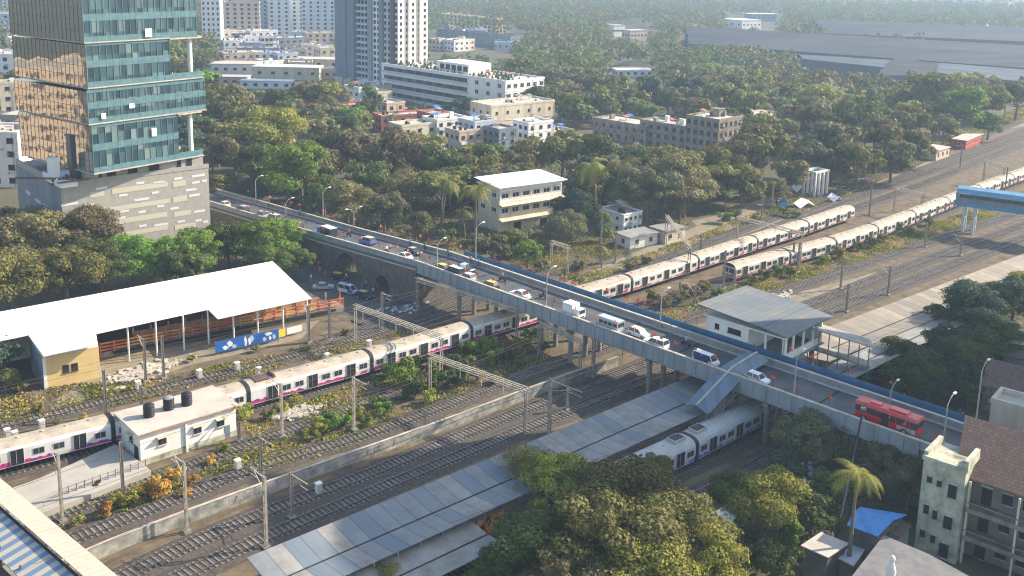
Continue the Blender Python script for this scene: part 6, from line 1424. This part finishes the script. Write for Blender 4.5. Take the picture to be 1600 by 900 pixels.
def tree_px(kind, col, px, py, rpx, zs=1., zc=None, **k):
    """crown centre pixel and crown radius in photo pixels"""
    z = 7.; 
    for _ in range(6):
        p = G(px, py, z); dist = (p - Vector((0, 0, CAMH))).dot(f_); r = rpx * dist / F; z = 5. * r / 5 * zs
        if kind.startswith('umb'): z = 6.4 * r / 5 * zs
    FOOT.append((p.x, p.y, r * .55)); return tree(kind, col, (p.x, p.y, 0), r, zs, **k)
# palms
def palm_meshes(seed, H, lean=(0, 0), droop=1., n=24, fl=4.1):
    rs = random.Random(seed); t = MB(); top = Vector((lean[0], lean[1], H)); t.tube([(0, 0, -.2), (lean[0] * .3, lean[1] * .3, H * .4), (lean[0] * .7, lean[1] * .7, H * .75), top], [.3, .22, .18, .2], 8)
    f = MB()
    for i in range(n):
        az = i * 2.4 + rs.uniform(-.2, .2); el = rs.uniform(-.35, 1.15); L = fl * rs.uniform(.85, 1.1); p = top.copy(); d = Vector((math.cos(az) * math.cos(el), math.sin(az) * math.cos(el), math.sin(el))); seg = 11
        for k in range(seg):
            q = p + d * (L / seg); side = d.cross(Vector((0, 0, 1))).normalized(); w = .85 * math.sin(math.pi * min(1, (k + 1.6) / (seg + 1.2))) * fl / 3.4
            for s in (-1, 1):
                for j in range(3):
                    a = p.lerp(q, j / 3); b_ = p.lerp(q, (j + .6) / 3); e = a + side * s * w + d * .28 + Vector((0, 0, -.32 * w - rs.uniform(0, .12)))
                    f.poly([a, b_, e.lerp(b_, .15) , e])
            d = (d + Vector((0, 0, -.19 * droop))).normalized(); p = q
    return f.mesh('fronds', [LM['olive']]), t.mesh('trunk', [Mt['bark']])
PLM = [palm_meshes(1, 9), palm_meshes(2, 11, (1.5, .5)), palm_meshes(3, 8, (-1, .5), 1.2)]
def palm(px, py, H, col='olive', k=0, sc=None):
    H *= 1.22; py += 0
    z = H; p = G(px, py, z); s = H / (9, 11, 8)[k]; s = sc or s
    ln = ((0, 0), (1.5, .5), (-1, .5))[k]
    t = thing('palm_tree', '', 'palm tree', (p.x - ln[0] * s, p.y - ln[1] * s, H - (9, 11, 8)[k] * s), 0, 'palm trees'); t.scale = (s, s, s)
    c = put(PLM[k][0], 'fronds', t); c.material_slots[0].link = 'OBJECT'; c.material_slots[0].material = LM[col]; put(PLM[k][1], 'trunk', t); FOOT.append((p.x, p.y, 4.2))
    auto(t, f'palm tree with {col} fronds', (p.x, p.y, H)); return t
for a in ((744, 298, 11, 'yellow green', 0), (700, 283, 11, 'olive', 1), (722, 330, 6, 'olive brown', 2), (968, 258, 12, 'olive', 0), (925, 258, 11, 'yellow green', 2), (937, 385, 4, 'olive brown', 2), (458, 140, 9, 'olive', 0), (500, 150, 8, 'olive brown', 1), (525, 168, 9, 'olive', 2), (540, 185, 8, 'olive brown', 0), (565, 205, 8, 'grey green', 1), (470, 175, 8, 'olive', 2), (430, 150, 8, 'grey green', 0), (545, 150, 8, 'olive', 1), (610, 182, 7, 'dark green', 0), (645, 168, 6, 'dark green', 2), (660, 165, 6, 'dark green', 0), (780, 108, 9, 'olive brown', 1), (590, 215, 8, 'olive', 0), (1235, 240, 8, 'grey green', 0), (1018, 130, 7, 'dark green', 2), (1135, 300, 5, 'bright green', 0), (520, 135, 8, 'yellow green', 0), (400, 170, 8, 'olive', 1)):
    palm(*a)
# the big palm at the lower right
bpm = palm_meshes(9, 11.5, (.8, 2.), 1.05, 20, 3.9); p = G(1340, 738, 11.8); t = thing('palm_tree', 'large sunlit palm with yellowing fronds standing above the blue tin roof', 'palm tree', (p.x - .8, p.y - 2., 0), 0, 'palm trees'); put(bpm[0], 'fronds', t).data.materials[0] = LM['yellow green']; put(bpm[1], 'trunk', t)
# ---- explicit trees: (variant, colour, crown centre px, crown radius px)
XT = [('near0', 'olive brown', 60, 378, 70), ('near1', 'olive brown', 128, 372, 60), ('near2', 'olive', 18, 440, 62), ('near0', 'olive', 100, 430, 58), ('mid0', 'olive brown', -25, 380, 60), ('near2', 'dark green', 160, 415, 48),
      ('near1', 'bright green', 205, 405, 46), ('near2', 'bright green', 258, 408, 40), ('near0', 'bright green', 312, 392, 46), ('near1', 'dark green', 356, 380, 42), ('near2', 'bright green', 398, 378, 44), ('near0', 'bright green', 447, 372, 40), ('mid1', 'dark green', 470, 412, 26), ('near2', 'dark green', 420, 410, 34), ('mid0', 'dark green', 290, 420, 36), ('mid0', 'blue green', 5, 560, 34), ('mid1', 'olive', 8, 595, 22),
      ('mid1', 'olive', 338, 290, 26), ('near0', 'bright green', 470, 268, 60), ('near1', 'yellow green', 420, 215, 58), ('mid2', 'olive', 350, 170, 48), ('near2', 'olive brown', 543, 316, 44), ('mid0', 'dark green', 395, 260, 46), ('mid1', 'dark green', 520, 235, 42), ('mid2', 'olive brown', 620, 250, 56), ('mid0', 'olive brown', 560, 240, 46), ('mid1', 'olive', 660, 240, 40), ('twig0', 'olive brown', 640, 300, 44), ('mid2', 'grey green', 600, 330, 34), ('mid0', 'grey green', 650, 350, 26), ('mid1', 'dark green', 540, 200, 36), ('mid1', 'rusty', 480, 172, 22), ('mid0', 'dark green', 440, 165, 34),
      ('mid1', 'olive', 800, 380, 26), ('mid0', 'grey green', 770, 390, 26), ('mid2', 'bright green', 825, 395, 24), ('mid1', 'grey green', 740, 385, 24), ('near0', 'grey green', 880, 355, 36), ('near1', 'blue green', 905, 330, 42), ('tall0', 'yellow green', 922, 300, 28), ('tall1', 'bright green', 945, 360, 20), ('mid0', 'dark green', 930, 240, 40), ('mid1', 'dark green', 770, 255, 40), ('mid2', 'olive', 830, 245, 38), ('mid0', 'olive', 880, 240, 42),
      ('near0', 'grey green', 1010, 300, 52), ('near1', 'olive brown', 1070, 285, 56), ('near2', 'olive', 1120, 265, 46), ('mid0', 'olive', 1185, 245, 56), ('mid1', 'olive', 1200, 215, 44), ('mid2', 'grey green', 1260, 250, 40), ('mid0', 'grey green', 1305, 230, 52), ('mid1', 'olive', 1370, 225, 48), ('mid2', 'dark green', 1330, 195, 46), ('mid0', 'olive', 1420, 200, 40), ('mid1', 'olive brown', 1260, 190, 48), ('mid2', 'yellow green', 1280, 160, 36), ('mid0', 'bright green', 1500, 170, 44), ('mid1', 'olive', 1460, 150, 46), ('mid2', 'olive', 1540, 160, 34), ('mid1', 'dark green', 1590, 155, 34), ('tall0', 'bright green', 1170, 290, 20), ('mid0', 'olive brown', 1140, 255, 48),
      # foreground cluster
      ('near0', 'yellow green', 870, 765, 72), ('near1', 'olive', 985, 785, 88), ('near2', 'olive', 1072, 838, 84), ('near0', 'olive', 940, 850, 110), ('near1', 'dark green', 842, 858, 74), ('near2', 'dark green', 780, 885, 44), ('near1', 'yellow green', 1000, 900, 90), ('twig0', 'yellow green', 820, 740, 52), ('near2', 'yellow green', 1110, 890, 66), ('near0', 'olive', 1020, 740, 36), ('near0', 'olive brown', 880, 915, 70), ('twig1', 'yellow green', 600, 905, 34), ('mid0', 'bright green', 735, 912, 22), ('mid1', 'olive', 1340, 255, 42), ('mid2', 'grey green', 1395, 250, 38), ('mid0', 'olive', 1428, 228, 34), ('mid1', 'olive brown', 1235, 275, 34), ('mid2', 'olive', 1215, 300, 22), ('mid0', 'grey green', 1290, 258, 36), ('mid2', 'dark green', 1545, 195, 24), ('mid1', 'olive', 1475, 205, 26),
      ('near1', 'yellow green', 1190, 785, 66), ('near0', 'dark green', 1140, 770, 44), ('tall0', 'bright green', 1238, 838, 24), ('mid1', 'dark green', 1215, 885, 42), ('mid2', 'dark green', 1270, 800, 40), ('mid0', 'blue green', 1230, 740, 34), ('near2', 'grey green', 1262, 690, 52), ('twig0', 'grey green', 1320, 700, 46), ('near0', 'grey green', 1385, 735, 52), ('near1', 'grey green', 1420, 760, 44), ('twig1', 'yellow green', 1372, 668, 34), ('mid1', 'dark green', 1170, 870, 30), ('mid0', 'dark green', 1300, 770, 36),
      # right of the ticket office
      ('near1', 'dark green', 1430, 582, 46), ('near0', 'blue green', 1475, 545, 50), ('near2', 'blue green', 1520, 480, 50), ('near1', 'blue green', 1585, 470, 44), ('near0', 'dark green', 1560, 540, 48), ('near2', 'blue green', 1500, 590, 36), ('mid0', 'dark green', 1395, 590, 24), ('mid1', 'yellow green', 1600, 442, 26), ('mid2', 'bright green', 1355, 592, 10), ('near1', 'dark green', 1405, 556, 34), ('near0', 'blue green', 1450, 602, 34), ('near2', 'dark green', 1495, 560, 46), ('near1', 'blue green', 1540, 520, 42), ('mid0', 'dark green', 1512, 612, 26), ('near0', 'dark green', 1470, 500, 30), ('mid1', 'blue green', 1590, 555, 36), ('mid2', 'dark green', 1400, 610, 20)]
for (k, c, x, y, r) in XT: tree_px(k, c, x, y, r, zs=.85 if r > 70 else 1.)
# ---- scattered forest beyond
CLEAR = [(672, 262, 792, 335, 232), (0, 0, 335, 330, 240), (310, 0, 348, 84, 520), (525, 0, 672, 128, 470), (640, 95, 868, 182, 380), (575, 158, 930, 218, 350), (950, 150, 1230, 222, 360), (750, 272, 892, 372, 240), (675, 8, 800, 80, 780), (340, 0, 525, 126, 1400), (1030, 318, 1500, 420, 240), (1140, 10, 1215, 42, 1200), (1440, 185, 1600, 280, 340), (1262, 262, 1330, 312, 300), (955, 36, 1015, 56, 1000), (330, 300, 700, 420, 200), (900, 330, 1080, 410, 240), (1215, 300, 1320, 332, 280), (960, 100, 1010, 116, 900)]
def blocked(px, py, rpx, dist):
    if px > 1055 and dist < 780 and py - rpx * .35 < (66 + (px - 1070) * .08 if px < 1240 else 116 + (px - 1240) * .02): return True
    for x0, y0, x1, y1, dd in CLEAR:
        if x0 - rpx * .6 < px < x1 + rpx * .6 and y0 - rpx * .6 < py < y1 + rpx * .7 and dist < dd + 10: return True
    return False
def inpoly(x, y, P):
    c = False; j = len(P) - 1
    for i in range(len(P)):
        if (P[i][1] > y) != (P[j][1] > y) and x < (P[j][0] - P[i][0]) * (y - P[i][1]) / (P[j][1] - P[i][1]) + P[i][0]: c = not c
        j = i
    return c
def near_foot(x, y, r):
    if any(inpoly(x, y, P) for P in POLYF): return True
    return any((x - a) ** 2 + (y - b) ** 2 < (c + r) ** 2 for a, b, c in FOOT)
rail_line = [G(*p) for p in ((890, 440), (1080, 372), (1240, 305), (1340, 268), (1450, 225), (1560, 178), (1700, 128))]
def rail_side(x, y):                                # positive on the forest side of the yard
    for a, b in zip(rail_line, rail_line[1:]):
        if a.x <= x <= b.x: return y - (a.y + (b.y - a.y) * (x - a.x) / (b.x - a.x))
    if x < rail_line[0].x: return 1e3
    a, b = rail_line[-2], rail_line[-1]; return y - (a.y + (b.y - a.y) * (x - a.x) / (b.x - a.x))
cols_ = ['olive', 'olive', 'dark green', 'olive brown', 'grey green', 'bright green', 'dark green', 'olive', 'yellow green', 'blue green', 'grey green']
cnt = 0; rr_ = random.Random(11); y = 205.
while y < 640 and cnt < 268:
    sp = 10.5 + (y - 200) * .02; x = -.55 * y
    while x < .62 * y and cnt < 268:
        X, Y = x + rr_.uniform(-.35, .35) * sp, y + rr_.uniform(-.35, .35) * sp; r = rr_.uniform(5.6, 8.4) * (1 + (y - 200) * .0005); x += sp
        n_ = (-X + Y) * .7071; tt_ = (X + Y) * .7071
        if tt_ < 140 or rail_side(X, Y) < r * .75: continue
        if near_foot(X, Y, r * .35): continue
        zc = 5.2 * r / 5; px, py = proj((X, Y, zc)); dist = Vector((X, Y, zc - CAMH)).dot(f_)
        if px < -60 or px > 1660 or py < -10: continue
        if blocked(px, py, r * F / dist, dist): continue
        k = rr_.choice(['far0', 'far1', 'far2', 'far3', 'far4', 'umb0', 'umb1', 'tall0', 'far1']) if Y > 300 else rr_.choice(['mid0', 'mid1', 'mid2', 'umb0', 'tall1'])
        if k.startswith('tall'): r *= .75
        tree(k, rr_.choice(cols_), (X, Y, 0), r, rr_.uniform(.8, 1.1)); FOOT.append((X, Y, r * .3)); cnt += 1
    y += sp
print('forest trees', cnt, 'reached', y)
# far woodland: one mass nobody could count
def woodland(name, label, y0, y1, sp0, m, seed, xl=-.62, xr=.66, leafs=110, zmin=0):
    rs = np.random.RandomState(seed); base, bn, _ = crown_pts(seed, leafs, 1., .75, 10); C_, N_, S_ = [], [], []
    y = y0
    while y < y1:
        sp = sp0 * (1 + (y - y0) / 2500); xs = np.arange(xl * y, xr * y, sp)
        for x in xs:
            X, Y = x + rs.uniform(-.4, .4) * sp, y + rs.uniform(-.4, .4) * sp
            if rs.rand() < .12 or near_foot(X, Y, 1): continue
            if rail_side(X, Y) < 6: continue
            if rs.rand() > .8 + .5 * math.sin(X * .013 + seed) * math.cos(Y * .017): continue
            r = rs.uniform(6, 10.5); zc = r * 1.15; px, py = proj((X, Y, zc)); dist = Y
            if px < -40 or px > 1640 or py < -30 or blocked(px, py, r * F / dist, dist): continue
            th = rs.rand() * 6.28; c, s = math.cos(th), math.sin(th); Rm = np.array([[c, -s, 0], [s, c, 0], [0, 0, 1]])
            C_.append((base @ Rm.T) * r * np.array([1, 1, rs.uniform(.8, 1.25)]) + np.array([X, Y, zc])); N_.append(bn @ Rm.T)
        y += sp
    C_ = np.concatenate(C_); N_ = np.concatenate(N_)
    o = put(quads_mesh(name, C_, N_, 1.15, LM[m], .9), name); return tag(o, label, 'woodland', kind='stuff')
woodland('woodland', 'dark far woodland spreading to the hazy horizon', 500, 1650, 15, 'dark green', 5)
woodland('woodland', 'olive treetops mixed through the far woodland', 430, 1650, 18, 'olive', 8)
woodland('woodland', 'brownish treetops mixed through the far woodland', 450, 1500, 26, 'olive brown', 13)
# ---- bushes along the tracks
BM = [quads_mesh('foliage', *[a for a in crown_pts(120 + i, 900, 1.2, .9, 12)[:2]], .13, LM['bright green']) for i in range(3)]
BS = MB().tube([(0, 0, -.8), (0, 0, .4)], [.07, .03], 5).tube([(0, 0, -.8), (.5, .2, .3)], [.05, .02], 5).tube([(0, 0, -.8), (-.4, -.3, .3)], [.05, .02], 5).mesh('stem', [Mt['bark']])
def bush(px, py, rpx, col):
    p = G(px, py, .6); dist = (p - Vector((0, 0, CAMH))).dot(f_); r = rpx * dist / F; s = r / .95
    t = thing('bush', '', 'bush', (p.x, p.y, .75 * s), rng.uniform(0, 6), 'bushes along the tracks'); t.scale = (s, s, s * rng.uniform(.8, 1.2))
    c = put(rng.choice(BM), 'foliage', t); c.material_slots[0].link = 'OBJECT'; c.material_slots[0].material = LM[col]; put(BS, 'stem', t); auto(t, f'{col} bush', p)
BP = [(515, 655, 12, 'bright green'), (485, 682, 12, 'yellow green'), (558, 650, 12, 'yellow green'), (590, 632, 12, 'bright green'), (660, 575, 14, 'dark green'), (672, 625, 12, 'yellow green'), (725, 575, 16, 'dark green'), (765, 540, 12, 'yellow green'), (805, 555, 12, 'olive'), (400, 628, 9, 'yellow green'), (420, 650, 10, 'olive'), (350, 700, 9, 'yellow green'), (330, 720, 8, 'orange'), (290, 770, 9, 'orange'), (120, 815, 10, 'yellow green'), (90, 660, 7, 'olive'), (60, 640, 8, 'yellow green'), (300, 560, 7, 'yellow green'), (400, 545, 7, 'yellow green'), (540, 520, 6, 'olive'), (480, 545, 6, 'yellow green'), (628, 600, 24, 'bright green'), (645, 618, 18, 'dark green'), (612, 585, 14, 'bright green'), (600, 645, 14, 'bright green'), (572, 660, 10, 'bright green'), (500, 672, 16, 'yellow green'), (520, 668, 14, 'bright green'), (540, 660, 10, 'bright green'), (685, 600, 20, 'dark green'), (715, 600, 18, 'dark green'), (745, 550, 16, 'bright green'), (725, 548, 12, 'bright green'), (770, 565, 14, 'bright green'), (700, 575, 14, 'dark green'), (745, 590, 14, 'olive'), (790, 560, 12, 'dark green'), (815, 540, 12, 'yellow green'), (830, 530, 12, 'bright green'), (850, 545, 10, 'dark green'), (775, 595, 10, 'olive'),
      (1060, 470, 14, 'olive brown'), (1080, 462, 12, 'olive brown'), (1100, 455, 14, 'olive'), (1120, 462, 10, 'bright green'), (1040, 478, 12, 'olive brown'), (1020, 470, 12, 'olive'), (1195, 432, 10, 'yellow green'), (1215, 425, 10, 'bright green'), (1235, 428, 10, 'yellow green'), (1175, 440, 9, 'olive'), (1290, 408, 9, 'yellow green'), (1310, 400, 9, 'yellow green'), (1340, 388, 8, 'bright green'), (1360, 382, 9, 'dark green'), (1400, 362, 10, 'bright green'), (1420, 365, 8, 'olive'), (1380, 375, 8, 'olive'), (1450, 350, 8, 'dark green'),
      (790, 400, 14, 'yellow green'), (845, 420, 12, 'olive brown'), (700, 380, 14, 'olive'), (985, 420, 10, 'olive brown'), (1010, 410, 8, 'olive'), (905, 420, 9, 'olive brown'), (1225, 335, 9, 'bright green'), (1245, 338, 8, 'bright green'), (1130, 345, 12, 'bright green'), (1150, 340, 10, 'dark green'), (1180, 345, 8, 'olive'), (250, 770, 18, 'orange'), (225, 768, 12, 'orange'), (275, 745, 14, 'orange'), (300, 752, 10, 'orange'), (200, 785, 14, 'yellow green'), (165, 800, 12, 'orange'), (180, 782, 10, 'yellow green'), (150, 760, 8, 'dark green'), (385, 650, 14, 'yellow green'), (440, 640, 10, 'yellow green'), (460, 630, 12, 'yellow green'), (130, 655, 8, 'straw'), (12, 600, 16, 'bright green'), (30, 610, 12, 'olive'), (700, 885, 9, 'yellow green'), (1225, 775, 14, 'dark green'), (1330, 760, 16, 'olive'), (1300, 735, 14, 'grey green'), (1370, 700, 16, 'yellow green'), (1400, 690, 12, 'olive')]
for a in BP: bush(*a)
# ---- grass and scrub ground cover
def cover(label, polys, dens, size, m, seed, h=.25, name='grass'):
    rs = np.random.RandomState(seed); C_ = []
    for poly in polys:
        P = np.array([[G(x, y, 0).x, G(x, y, 0).y] for x, y in poly]); lo, hi = P.min(0), P.max(0); n = int((hi - lo).prod() * dens); q = lo + rs.rand(n, 2) * (hi - lo)
        ins = np.zeros(n, bool); j = len(P) - 1
        for i in range(len(P)):
            c = ((P[i, 1] > q[:, 1]) != (P[j, 1] > q[:, 1])) & (q[:, 0] < (P[j, 0] - P[i, 0]) * (q[:, 1] - P[i, 1]) / (P[j, 1] - P[i, 1] + 1e-9) + P[i, 0]); ins ^= c; j = i
        q = q[ins]
        nz = np.sin(q[:, 0] * .9 + seed) * np.cos(q[:, 1] * .7) + np.sin(q[:, 0] * .23 + q[:, 1] * .31 + seed) + .6 * rs.normal(size=len(q))
        C_.append(q[nz > -.1])
    q = np.concatenate(C_); z = rs.rand(len(q)) * h + .05; c = np.column_stack([q, z]); nr = rs.normal(size=c.shape); nr[:, 2] = np.abs(nr[:, 2]) * .6; nr /= np.linalg.norm(nr, axis=1)[:, None]
    o = put(quads_mesh(name, c, nr, size, LM[m], .8), name); return tag(o, label, 'grass', kind='stuff')
STRIPS = [[(160, 640), (400, 585), (560, 545), (640, 520), (640, 505), (560, 520), (400, 560), (250, 590), (120, 610)], [(0, 670), (0, 620), (120, 600), (200, 600), (160, 640)],
          [(380, 660), (600, 585), (740, 545), (860, 520), (850, 545), (740, 585), (600, 640), (480, 690), (400, 700)], [(90, 830), (90, 790), (250, 735), (400, 690), (480, 690), (560, 670), (560, 700), (420, 735), (240, 790)], [(500, 690), (640, 635), (780, 575), (860, 545), (850, 570), (700, 630), (560, 690)]]
UP = [[(985, 500), (1140, 450), (1300, 400), (1500, 335), (1600, 300), (1600, 318), (1440, 385), (1250, 440), (1130, 480), (1010, 520)], [(880, 440), (1100, 365), (1260, 300), (1240, 330), (1100, 378), (900, 450)], [(1230, 345), (1290, 318), (1500, 232), (1600, 185), (1600, 165), (1450, 225), (1290, 280), (1200, 330)], [(690, 390), (760, 395), (930, 455), (900, 425), (1000, 385), (1080, 350), (1000, 340), (900, 380), (760, 360)]]
cover('dry straw coloured grass between the tracks', STRIPS + UP, 11, .2, 'straw', 1)
cover('yellow green weeds between the tracks', STRIPS[:4] + UP, 11, .24, 'yellow green', 2)
cover('fresh green weeds among the bushes between the tracks', STRIPS[2:] + UP[:1], 7, .2, 'bright green', 9)
cover('dark green weeds along the tracks', STRIPS + UP + [[(170, 690), (0, 725), (0, 690), (180, 650)]], 8.0, .2, 'dark green', 3)
cover('brown scrub under the trees around the yard', [[(1010, 905), (1240, 760), (1300, 690), (1440, 700), (1420, 850), (1300, 905)], [(1400, 560), (1600, 480), (1600, 620), (1450, 610)], [(0, 460), (420, 390), (340, 340), (0, 380)], [(350, 330), (700, 230), (1000, 250), (900, 380), (760, 370), (690, 380)]], 1.6, .42, 'olive brown', 4, .8)
cover('dark undergrowth under the lower right trees', [[(1010, 905), (1240, 740), (1300, 680), (1440, 690), (1420, 850), (1300, 905)], [(1400, 560), (1600, 480), (1600, 620), (1560, 690), (1450, 640)], [(0, 480), (420, 410), (340, 340), (0, 380)], [(350, 330), (700, 230), (1000, 250), (1180, 290), (900, 380), (760, 370), (690, 380)]], 2.0, .4, 'dark green', 6, .9)
# stones and rubbish
def rubble(label, polys, n, smin, smax, m, seed, name='rubble'):
    rs = random.Random(seed); b = MB()
    for poly in polys:
        P = [G(x, y, 0) for x, y in poly]
        for _ in range(n):
            w = [rs.random() for _ in P]; s = sum(w); c = sum((p * (k / s) for p, k in zip(P, w)), Vector()); r = rs.uniform(smin, smax); a = rs.uniform(0, 3)
            b.beam((c.x - r * math.cos(a), c.y - r * math.sin(a), r * .3), (c.x + r * math.cos(a), c.y + r * math.sin(a), r * rs.uniform(.2, .8)), r * 1.4, r * .7)
    return tag(b.obj(name, Mt[m]), label, 'rubble', kind='stuff')
rubble('pale broken rubble below the yellow office and clearing', [[(90, 630), (200, 560), (330, 545), (250, 600)], [(1080, 350), (1250, 300), (1440, 240), (1300, 320)], [(1150, 470), (1260, 450), (1230, 470), (1180, 480)], [(380, 655), (440, 650), (560, 610), (470, 665)]], 220, .12, .5, 'coping', 1)
rubble('scattered coloured rubbish below the bridge at the lower right', [[(1170, 720), (1240, 700), (1400, 760), (1240, 800)], [(600, 480), (700, 470), (640, 500), (560, 490)]], 70, .15, .45, 'paleblue', 2, 'litter')
# ------------------------------------------------------------------ air
m = bpy.data.materials.new('haze_air'); m.use_nodes = True; nn_ = m.node_tree.nodes; ll = m.node_tree.links
nn_.remove(nn_['Principled BSDF']); pv = nn_.new('ShaderNodeVolumePrincipled'); pv.inputs['Color'].default_value = (.55, .74, .98, 1); pv.inputs['Density'].default_value = .0003; pv.inputs['Anisotropy'].default_value = .2
ll.new(pv.outputs[0], nn_['Material Output'].inputs['Volume'])
hz = MB().box(-3600, 3600, -300, 4600, -1, 112).obj('haze', m); tag(hz, 'pale blue haze filling the air over the whole scene', 'haze', kind='stuff')
finish_labels()
